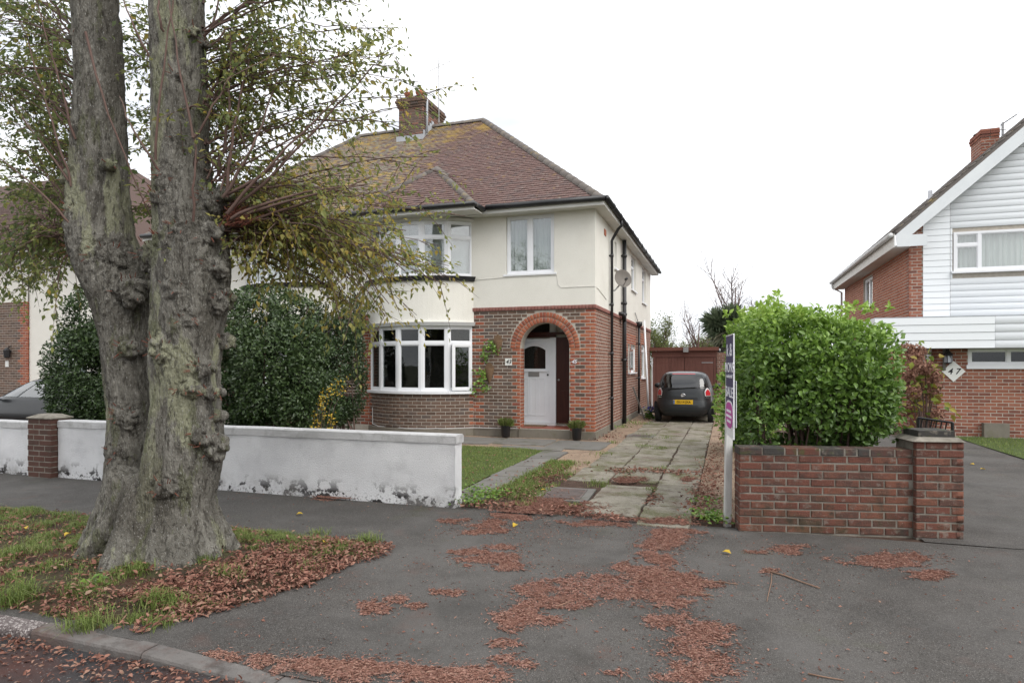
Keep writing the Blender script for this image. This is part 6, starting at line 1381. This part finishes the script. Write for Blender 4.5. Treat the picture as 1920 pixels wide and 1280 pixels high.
# ================================================================== POTS AND WALL BASKETS
def pot(label, x, y, seed):
    t = thing('plant_pot', label, 'plant pot', (x, y, .02)); rn_ = np.random.default_rng(seed)
    MB().lathe((x, y, .02), [(.085,0),(.095,.01),(.108,.24),(.112,.245),(.112,.27),(.1,.27),(.097,.24),(.0,.23)], 20, cap=False).build('pot', 'black', t, True)
    k = 420; a = rn_.uniform(0, 6.283, k); r = np.sqrt(rn_.uniform(0,1,k))*.09; Pp = np.stack([x+r*np.cos(a), y+r*np.sin(a), np.full(k, .25)], 1)
    d = norm(np.stack([np.cos(a)*r*7, np.sin(a)*r*7, np.ones(k)*1.0], 1)+rn_.normal(size=(k,3))*.2)
    leaves('plant', Pp, d, rdirs(k), rn_.uniform(.12,.24,k), .012, rn_.uniform(.45,.95,k), 'grass', t)
pot('small black pot of heather left of the porch step', -4.74, 13.7, 1); pot('small black pot of browning heather right of the porch step', -3.09, 13.66, 2)
def basket(label, x, z, trail):
    t = thing('wall_basket', label, 'wall basket', (x, HY, z)); vs = []; n_ = 9
    rowsz = [(-.25,.015,.02),(-.1,.07,.07),(.05,.11,.1),(.1,.115,.1)]
    for zz, rx, ry in rowsz:
        for j in range(n_): a = math.pi+math.pi*j/(n_-1); vs.append((x+rx*math.cos(a), HY-.008+ry*math.sin(a), z+zz))
    fs = [(i*n_+j, i*n_+j+1, (i+1)*n_+j+1, (i+1)*n_+j) for i in range(3) for j in range(n_-1)]
    MB().add(vs, fs).build('wicker_cone', 'wicker', t, True)
    MB().prism([(-.115,.1),(-.06,.2),(0,.24),(.06,.2),(.115,.1)], (x, HY-.012, z), X_, Z_, -Y_, 0, .008).build('wicker_back', 'wicker', t)
    P_, D_ = [], []
    for tx, tz, n2 in trail:
        for j in range(n2): P_.append((tx+random.gauss(0,.05), HY-.08+random.gauss(0,.03), tz+random.gauss(0,.055))); D_.append((random.gauss(0,1), random.gauss(-.6,.5), random.gauss(-.2,.6)))
    k = len(P_); nn = rng.normal(size=(k,3))*.5+np.array([0,-1,.3]); leaves('ivy', P_, np.array(D_), nn, rng.uniform(.05,.085,k), .055, rng.uniform(.3,.8,k), 'leaf_hedge', t)
w1 = onY(934, 650, HY); w2 = onY(918, 702, HY)
def tz(px, py): p = onY(px, py, HY-.08); return p.x, p.z
basket('upper wicker wall pocket with trailing ivy beside the arch', w1.x, w1.z+.05, [(*tz(922,645),26),(*tz(926,655),22),(*tz(911,662),22),(*tz(909,672),18),(*tz(916,650),14)])
basket('lower wicker wall pocket with trailing ivy beside the bay window', w2.x, w2.z+.05, [(*tz(905,700),24),(*tz(902,712),26),(*tz(895,692),12),(*tz(912,724),22),(*tz(890,732),16),(*tz(897,716),16)])
bf = thing('blue_flower', 'blue flower clump by the white pipe at the wall foot', 'flower', tuple(G(1220, 782)))
P_ = [(W(1220+random.gauss(0,5), 766+random.gauss(0,3), 19.5))[:] for i in range(60)]; leaves('petals', P_, rng.normal(size=(60,3)), rdirs(60, 1), .07, .06, rng.uniform(0,1,60), 'blue', bf)
P_ = [(W(1218+random.gauss(0,5), 777+random.gauss(0,4), 19.5))[:] for i in range(120)]; leaves('foliage', P_, rng.normal(size=(120,3)), rdirs(120, 1), .1, .05, rng.uniform(.1,.6,120), 'leaf_hedge', bf)
# ================================================================== GRASS, LITTER, TWIGS
def ptsin(n_, f, x0, x1, y0, y1, dens=None):
    out = []
    while len(out) < n_:
        x, y = random.uniform(x0, x1), random.uniform(y0, y1)
        if f and not f(x, y): continue
        if dens and random.random() > dens(x, y): continue
        out.append((x, y))
    return out
def vin(x, y): return x < vright(y)-.03
def gd(x, y):      # grass grows in tufts on the verge, thinner towards the drive
    q = noise.noise(V3((x*1.7, y*1.7, 11)))*.6+noise.noise(V3((x*5, y*5, 2)))*.5
    far = sstep(4.4, 5.1, y)*.35
    return max(.015, min(1, (q-.02+far)*1.6))*(1 if x < -3.6 else .5)
pp_ = ptsin(60000, vin, -11, -2.8, 3.0, 5.18, gd)
P = np.array([(x, y, vz(x, y)-.004) for x, y in pp_]); hh = np.array([.035+.05*max(0, noise.noise(V3((x*3, y*3, 7)))+.3) for x, y in pp_])
grass('verge_grass', P, hh, .0038, np.clip(rng.beta(1.7, 1.6, len(P)), 0, .99), 'grass', lean=1.5)['label'] = 'rough green grass growing on the verge round the tree'
T = []          # taller tufts placed where the photograph shows them
for px, py, n_, h in ((35,1120,260,.17),(10,1050,160,.14),(85,1010,140,.09),(160,1165,200,.13),(170,1105,90,.09),(255,1080,180,.1),(290,1130,200,.12),(330,1130,160,.10),(120,965,160,.09),(40,965,160,.08),(195,975,140,.1),(380,1060,120,.08),(430,1085,100,.10),(690,1010,200,.13),(640,1030,110,.09),(598,992,110,.08),(600,1040,90,.09),(545,1035,80,.08),(520,1000,80,.07),(570,1060,60,.08),(430,1020,100,.08),(470,1000,90,.07),(105,1065,120,.08),(300,1160,90,.08),(20,990,150,.08),(150,1030,120,.07)):
    c = G(px, py, .04)
    for i in range(n_): x, y = c.x+random.gauss(0,.055), c.y+random.gauss(0,.06); T.append((x, y, (vz(x, y) if vin(x, y) else 0)-.005, h))
T = np.array(T); grass('grass_tufts', T[:,:3], T[:,3], .0048, np.clip(rng.beta(3,3,len(T)), 0, .85), 'grass', lean=1.3)['label'] = 'taller bright grass tufts scattered on the verge'
lz = lambda x, y: .02+.03*sstep(-3.3, -3.7, x)
pp_ = ptsin(36000, lambda x, y: x < -3.28, -6.5, -3.28, 7.0, 11.75)
P = np.array([(x, y, lz(x, y)-.01) for x, y in pp_]); grass('lawn_grass', P, .042, .006, np.clip(rng.beta(3,2.2,len(P)), 0, .9), 'grass', lawn, lean=.7)
def strip_d(x, y): return max(.02, min(1, .35+noise.noise(V3((x*2.5, y*1.3, 5)))))
pp_ = ptsin(5500, None, -2.85, -2.15, 7.0, 10.6, lambda x, y: strip_d(x, y)*(1 if x < -2.4 else .3))
for px, py, n_, s in ((1120,906,90,.12),(1210,838,160,.16),(1215,818,140,.18),(1240,842,100,.12),(1130,912,80,.1),(1222,920,70,.06),(1130,852,90,.15),(1250,822,80,.12),(1240,880,70,.1),(1075,950,60,.06),(1175,888,60,.1),(1205,795,120,.2),(1165,800,160,.25),(1150,830,60,.1),(960,915,250,.16),(980,900,200,.16),(900,930,160,.12),(1000,890,160,.14)):
    c = G(px, py)
    for i in range(n_): pp_.append((c.x+random.gauss(0, s*.7), c.y+random.gauss(0, s)))
P = np.array([(x, y, 0.0) for x, y in pp_]); grass('drive_weeds', P, .07, .007, np.clip(rng.beta(2.5,2.5,len(P)), 0, .9), 'grass', drv, lean=1.0)
pp_ = ptsin(9000, None, 4.9, 11, 10, 17.1); P = np.array([(x, y, .015) for x, y in pp_]); grass('neighbour_grass', P, .05, .01, np.clip(rng.beta(3,3,len(P)), 0, .9), 'grass')['label'] = 'grass of the neighbouring front lawn'
# weeds with broad leaves at the wall end and under the sale board
P_, D_ = [], []
for px, py, n_, s in ((905,940,120,.13),(880,950,80,.08),(1325,975,110,.09),(1340,985,70,.06),(1330,950,60,.1),(180,1110,50,.05),(1180,795,90,.2),(890,925,60,.1),(930,930,70,.12),(1150,805,60,.15),(870,800,40,.1)):
    c = G(px, py)
    for i in range(n_): P_.append((c.x+random.gauss(0,s), c.y+random.gauss(0,s), .03+random.uniform(0,.08))); D_.append((random.gauss(0,1), random.gauss(0,1), random.uniform(0,.6)))
k = len(P_); leaves('broadleaf_weeds', P_, np.array(D_), rdirs(k, 1.2), rng.uniform(.03,.07,k), .026, rng.uniform(.2,.75,k), 'leaf_hedge', None)['label'] = 'low broadleaf weeds at the edges of the drive'
# fallen leaves
def litter(name, pts, L=.05, label=None, rr=(0,1), m='leaf_litter', parent=None, flatn=1.6, full=True):
    P = np.array(pts); k = len(P); D = rng.normal(size=(k,3)); D[:,2] *= .35; N_ = rng.normal(size=(k,3))*.75+np.array([0,0,flatn]); Ls = L*rng.uniform(.5,1.35,k)
    o = leaves(name, P, D, N_, Ls, Ls*rng.uniform(.2,.6,k), rng.uniform(*rr, k), m, parent, full=full)
    if label: o['label'] = label
    return o
L1 = []
def ld(x, y):
    e = vright(y)-x; q = .5+noise.noise(V3((x*2.4, y*2.4, 21)))
    return max(.03, min(1, q*(1.25*math.exp(-e/.75)+.14)*(1.1 if y < 5 else .5)))
for x, y in ptsin(8000, lambda x, y: x < vright(y)+.03, -9, -2.75, 3.0, 5.2, ld): L1.append((x, y, max(pz(x,y), vz(x, y))+random.uniform(.004, .04)))
for x, y in ptsin(3600, lambda x, y: x < vright(y)+.05 and x > vright(y)-.75, -4.4, -2.7, 3.3, 5.15, lambda x, y: .5+.5*noise.noise(V3((x*3, y*3, 1)))): L1.append((x, y, max(pz(x,y), vz(x, y))+random.uniform(.004, .045)))
litter('fallen_leaves', L1, .040, 'red brown fallen leaves heaped over the grass verge')
L2 = [(x, y, -.058+random.uniform(.003,.02)) for x, y in ptsin(2600, None, -8, -1.2, 2.1, 2.8, lambda x, y: math.exp(-(2.8-y)/.22)*(.6+noise.noise(V3((x*2,0,0)))))]
litter('gutter_leaves', L2, .034, 'brown leaves and bits gathered in the road gutter')
L3 = []
for px, py, n_, sx_, sy_ in ((910,950,260,.35,.12),(960,930,200,.3,.15),(1010,905,200,.2,.5),(1330,900,500,.13,1.0),(1320,940,350,.12,.5),(1345,850,260,.12,1.5),(1200,885,240,.3,.1),(1165,888,90,.1,.1),(1270,888,110,.2,.1),(1225,940,80,.05,.2),(1090,968,150,.25,.06),(1060,958,120,.2,.06),(1140,975,80,.2,.04),(1040,890,160,.15,.6),(920,885,120,.5,.8),(950,860,60,.5,.5),(1370,985,90,.25,.06),(1180,790,120,.3,1.0),(1140,820,160,.2,.5)):
    c = G(px, py)
    for i in range(n_):
        x, y = c.x+random.gauss(0,sx_), c.y+random.gauss(0,sy_)
        if y < 6.6 and x > -2.9: y = 6.6+abs(random.gauss(0,.1))
        if -15 < x < -2.95 and 6.75 < y < 7.02: continue
        L3.append((x, y, (.05 if x < -3.3 and y > 7 else .022)+random.uniform(.002,.03)))
litter('drive_leaves', L3, .05, 'dead brown leaves lying along the drive edges')
# shredded red-brown litter in patches on the asphalt
PAT = [(1110,1105,115,22),(1000,1110,50,14),(1240,1110,75,20),(1265,1130,45,16),(920,1052,65,14),(880,1040,30,8),(960,1066,35,8),(1240,1025,45,18),(1225,1045,35,10),(1265,1005,50,12),(700,1138,40,14),(740,1122,25,8),(840,1111,30,6),(960,1155,45,14),(985,1140,35,10),(955,1175,25,10),(940,1205,35,8),(945,1235,35,14),(900,1262,60,22),(1300,1210,60,25),(1320,1240,70,28),(1340,1190,40,14),(560,1235,60,20),(660,1250,80,20),(760,1260,80,16),(850,1275,60,10),(480,1235,40,12),(1680,1055,75,14),(1480,1035,40,9),(1620,1052,25,5),(1740,1082,35,9),(1440,1075,20,5),(990,955,50,12),(960,970,40,10),(920,985,40,8),(1020,945,40,10),(850,980,25,5),(940,1030,30,6),(640,938,45,4),(1170,1060,18,5),(1180,905,30,6),(1420,1040,25,4),(1150,1255,30,6),(780,1135,18,5),(1250,1060,30,6),(1550,1052,16,4),(1290,905,14,6),(1200,1075,60,14),(1245,1085,50,14),(1300,1100,60,10),(1050,1130,60,10),(1000,1165,50,12),(1260,1160,50,14),(1290,1180,50,14),(1010,960,60,10),(1060,955,60,8),(1130,985,80,6),(700,1245,90,16),(620,1240,60,14),(820,1255,80,14),(420,1225,40,10),(1255,985,40,8),(900,1000,50,6),(980,1240,40,10),(1280,1265,60,12)]
FPt, FDr, FL, FW, FR = [], [], [], [], []; KP, KL, KR = [], [], []
def gz(x, y): return pz(x, y) if 2.93 < y < 6.7 else (-.058 if y < 2.93 else .02)
for px, py, rx, ry in PAT:
    c = G(px, py, -.02); e1 = G(px+rx, py, -.02); e2 = G(px, py-ry, -.02); ax = (e1-c); ay = (e2-c); area = ax.length*ay.length*math.pi
    def dens(q, r):         # ragged mat: solid in the middle, torn into islands outwards
        return noise.noise(V3((q.x*5, q.y*7, px*.01)))*.75+noise.noise(V3((q.x*17, q.y*21, 3)))*.5+.82-r*.95
    for i in range(int(min(7000, area*26000))):
        an = random.uniform(0, 6.283); r = math.sqrt(random.random())*1.55; q = c+ax*math.cos(an)*r+ay*math.sin(an)*r; d_ = dens(q, r)
        if d_ < 0 and random.random() > .22*math.exp(-r): continue
        FPt.append((q.x, q.y, gz(q.x, q.y)+.004+random.random()*.007)); a2 = random.gauss(0, 1.1)+.4; FDr.append((math.cos(a2), math.sin(a2), random.gauss(0,.1))); l_ = random.choice((.008,.012,.016,.022,.03,.045)); FL.append(l_); FW.append(random.uniform(.002,.0042)); FR.append(min(.99, max(0, random.gauss(.5,.27))))
    for i in range(int(min(5000, area*16000))):
        an = random.uniform(0, 6.283); r = math.sqrt(random.random())*1.5; q = c+ax*math.cos(an)*r+ay*math.sin(an)*r
        if dens(q, r) < .06: continue
        KP.append((q.x, q.y, gz(q.x, q.y)+.0025+random.random()*.0025)); KL.append(random.uniform(.012, .026)); KR.append(random.random())
k = len(KP); D_ = rng.normal(size=(k,3)); D_[:,2] *= .02
leaves('litter_mat', KP, D_, rng.normal(size=(k,3))*.03+np.array([0,0,1.]), np.array(KL), np.array(KL)*.7, KR, 'debris', None)['label'] = 'matted patches of shredded red brown plant litter on the asphalt'
k = len(FPt); leaves('litter_fibres', FPt, np.array(FDr), rng.normal(size=(k,3))*.3+np.array([0,0,1.2]), np.array(FL), np.array(FW), FR, 'fibre', None)['label'] = 'loose red brown fibres strewn over the asphalt'
# thin general scatter of bits
pp_ = ptsin(2600, None, -6, 3.4, 2.95, 6.75, lambda x, y: max(.06, .25+noise.noise(V3((x*1.4, y*1.4, 31))))*(.35 if x > 1 or x < -2.9 else 1)); pp_ = [p for p in pp_ if p[0] > vright(p[1]) or p[1] > 5.2]; litter('scattered_bits', [(x, y, pz(x, y)+.004+random.random()*.006) for x, y in pp_], .022, 'tiny leaf scraps scattered over the asphalt', full=False)
# single twigs and conspicuous leaves
def twig(label, pts, r, m='twig_dead'):
    w = [G(px, py, -.02) for px, py in pts]; w = [V3((q.x, q.y, pz(q.x, q.y)+r+.002)) for q in w]
    o = MB().tube(w, [r*(1-.4*i/(len(w)-1)) for i in range(len(w))], 6).build('fallen_twig', m, None, True, origin=w[0]); tag(o, label, 'twig')
def twig_(label, pts, r, m='twig_dead'):
    w = [G(px, py, -.02) for px, py in pts]; w = [V3((q.x, q.y, pz(q.x, q.y)+r+.002)) for q in w]; o0 = w[0]
    o = MB().tube(w, [r*(1-.4*i/(len(w)-1)) for i in range(len(w))], 6).build('fallen_twig', m, None, True, origin=tuple(o0)); tag(o, label, 'twig')
twig_('long straight brown twig lying on the asphalt before the brick wall', [(1437,1076),(1470,1085),(1505,1098),(1537,1109)], .008)
twig_('thin crooked twig joining the long straight one', [(1447,1080),(1446,1098),(1441,1118),(1438,1132)], .004)
twig_('short pale twig at the edge of the red litter', [(1312,1098),(1345,1096),(1384,1101)], .006)
twig_('greenish twig beside the red litter patch', [(1285,1114),(1310,1117),(1338,1122)], .006)
twig_('pale flat stick in the litter patch', [(1043,1140),(1055,1136),(1068,1131)], .007)
twig_('reddish twig near the bottom of the crossover', [(1515,1262),(1545,1268),(1582,1274)], .005)
twig_('dark twig lying in the verge soil', [(75,1150),(95,1137),(112,1125)], .006)
def fallen(label, px, py, L=.07, m='leaf_yellow', z=None):
    q = G(px, py, 0); zz = z if z is not None else (vz(q.x, q.y)+.05 if vin(q.x, q.y) and 3 < q.y < 5.2 else pz(q.x, q.y)+.012); me = bpy.data.meshes.new('fallen_leaf'); me.from_pydata([(a*L, b*L*.8, c*L+abs(b)*L*.2) for a, b, c in LEAF8], [], LEAF8T.tolist()); me.materials.append(M[m])
    o = bpy.data.objects.new('fallen_leaf', me); COL.objects.link(o); o.location = (q.x, q.y, zz); o.rotation_euler = (random.uniform(-.3,.3), random.uniform(-.3,.3), random.uniform(0,6.3)); tag(o, label, 'leaf', 'yellow leaves on the ground')
for px, py, lb in ((1371,1040,'yellow leaf lying alone before the brick wall'),(555,966,'yellow leaf on the pavement below the white wall'),(607,1036,'yellow leaf amid the brown leaves on the verge'),(44,1004,'pale yellow leaf in the grass left of the tree'),(133,1017,'orange yellow leaf beside the left tree root')): fallen(lb, px, py, .075)
for px, py, lb in ((1827,873,'tan leaf on the neighbouring drive'),(1838,881,'larger tan leaf on the neighbouring drive'),(968,985,'tan curled leaf near the drive mouth'),(1024,922,'yellow leaf beside the manhole surround')): fallen(lb, px, py, .075, 'leaf_yellow', .02)
# ================================================================== THE OTHER SIDE OF THE STREET (mirrored in the windows)
def far_side(label, x0, x1, y, wall):
    t = thing('opposite_house', label, 'house', ((x0+x1)/2, y, 0)); mb = MB(); U = -X_
    wins = [(-x1+.8, -x1+2.4, .9, 2.2), (-x0-2.4, -x0-.8, .9, 2.2), (-x1+.8, -x1+2.4, 3.4, 4.6), (-x0-2.4, -x0-.8, 3.4, 4.6)]
    panel(mb, (0, y, 0), U, -x1, -x0, -.1, 5.2, wins, .12); mb.quad((x1, y, 0), (x1, y-8, 0), (x1, y-8, 5.2), (x1, y, 5.2)); mb.quad((x0, y-8, 0), (x0, y, 0), (x0, y, 5.2), (x0, y-8, 5.2)); mb.build('wall', wall, t)
    MB().add([(x0-.4, y+.4, 5.15), (x1+.4, y+.4, 5.15), (x1-3, y-4, 8.8), (x0+3, y-4, 8.8), (x1+.4, y-8.4, 5.15), (x0-.4, y-8.4, 5.15)], [(1,0,3,2), (4,1,2), (5,4,2,3), (0,5,3)]).build('roof', 'tile_left', t)
    for a, b, c, d in wins: window(t, (-a-.003, y-.05, 0), U, b-a-.006, c+.003, d-.003, [(.06, (b-a)/2-.03, .06, d-c-.06), ((b-a)/2+.03, b-a-.06, .06, d-c-.06)], inner='curtain')
far_side('brick house with hipped roof across the street', -16, -6, -15, 'brick_side')
far_side('cream house with hipped roof across the street', -3, 8, -15.5, 'render')
for i, (x, lb) in enumerate(((-12.5, 'leafy street tree across the road before the brick house'), (-4.6, 'leafy street tree across the road between two houses'), (4.5, 'leafy street tree across the road before the cream house'))): bare_tree(lb, V3((x, -9.5, -.1)), 8.5, 2.8, 16, 90+i, 10, r0=.22, name='opposite_tree')
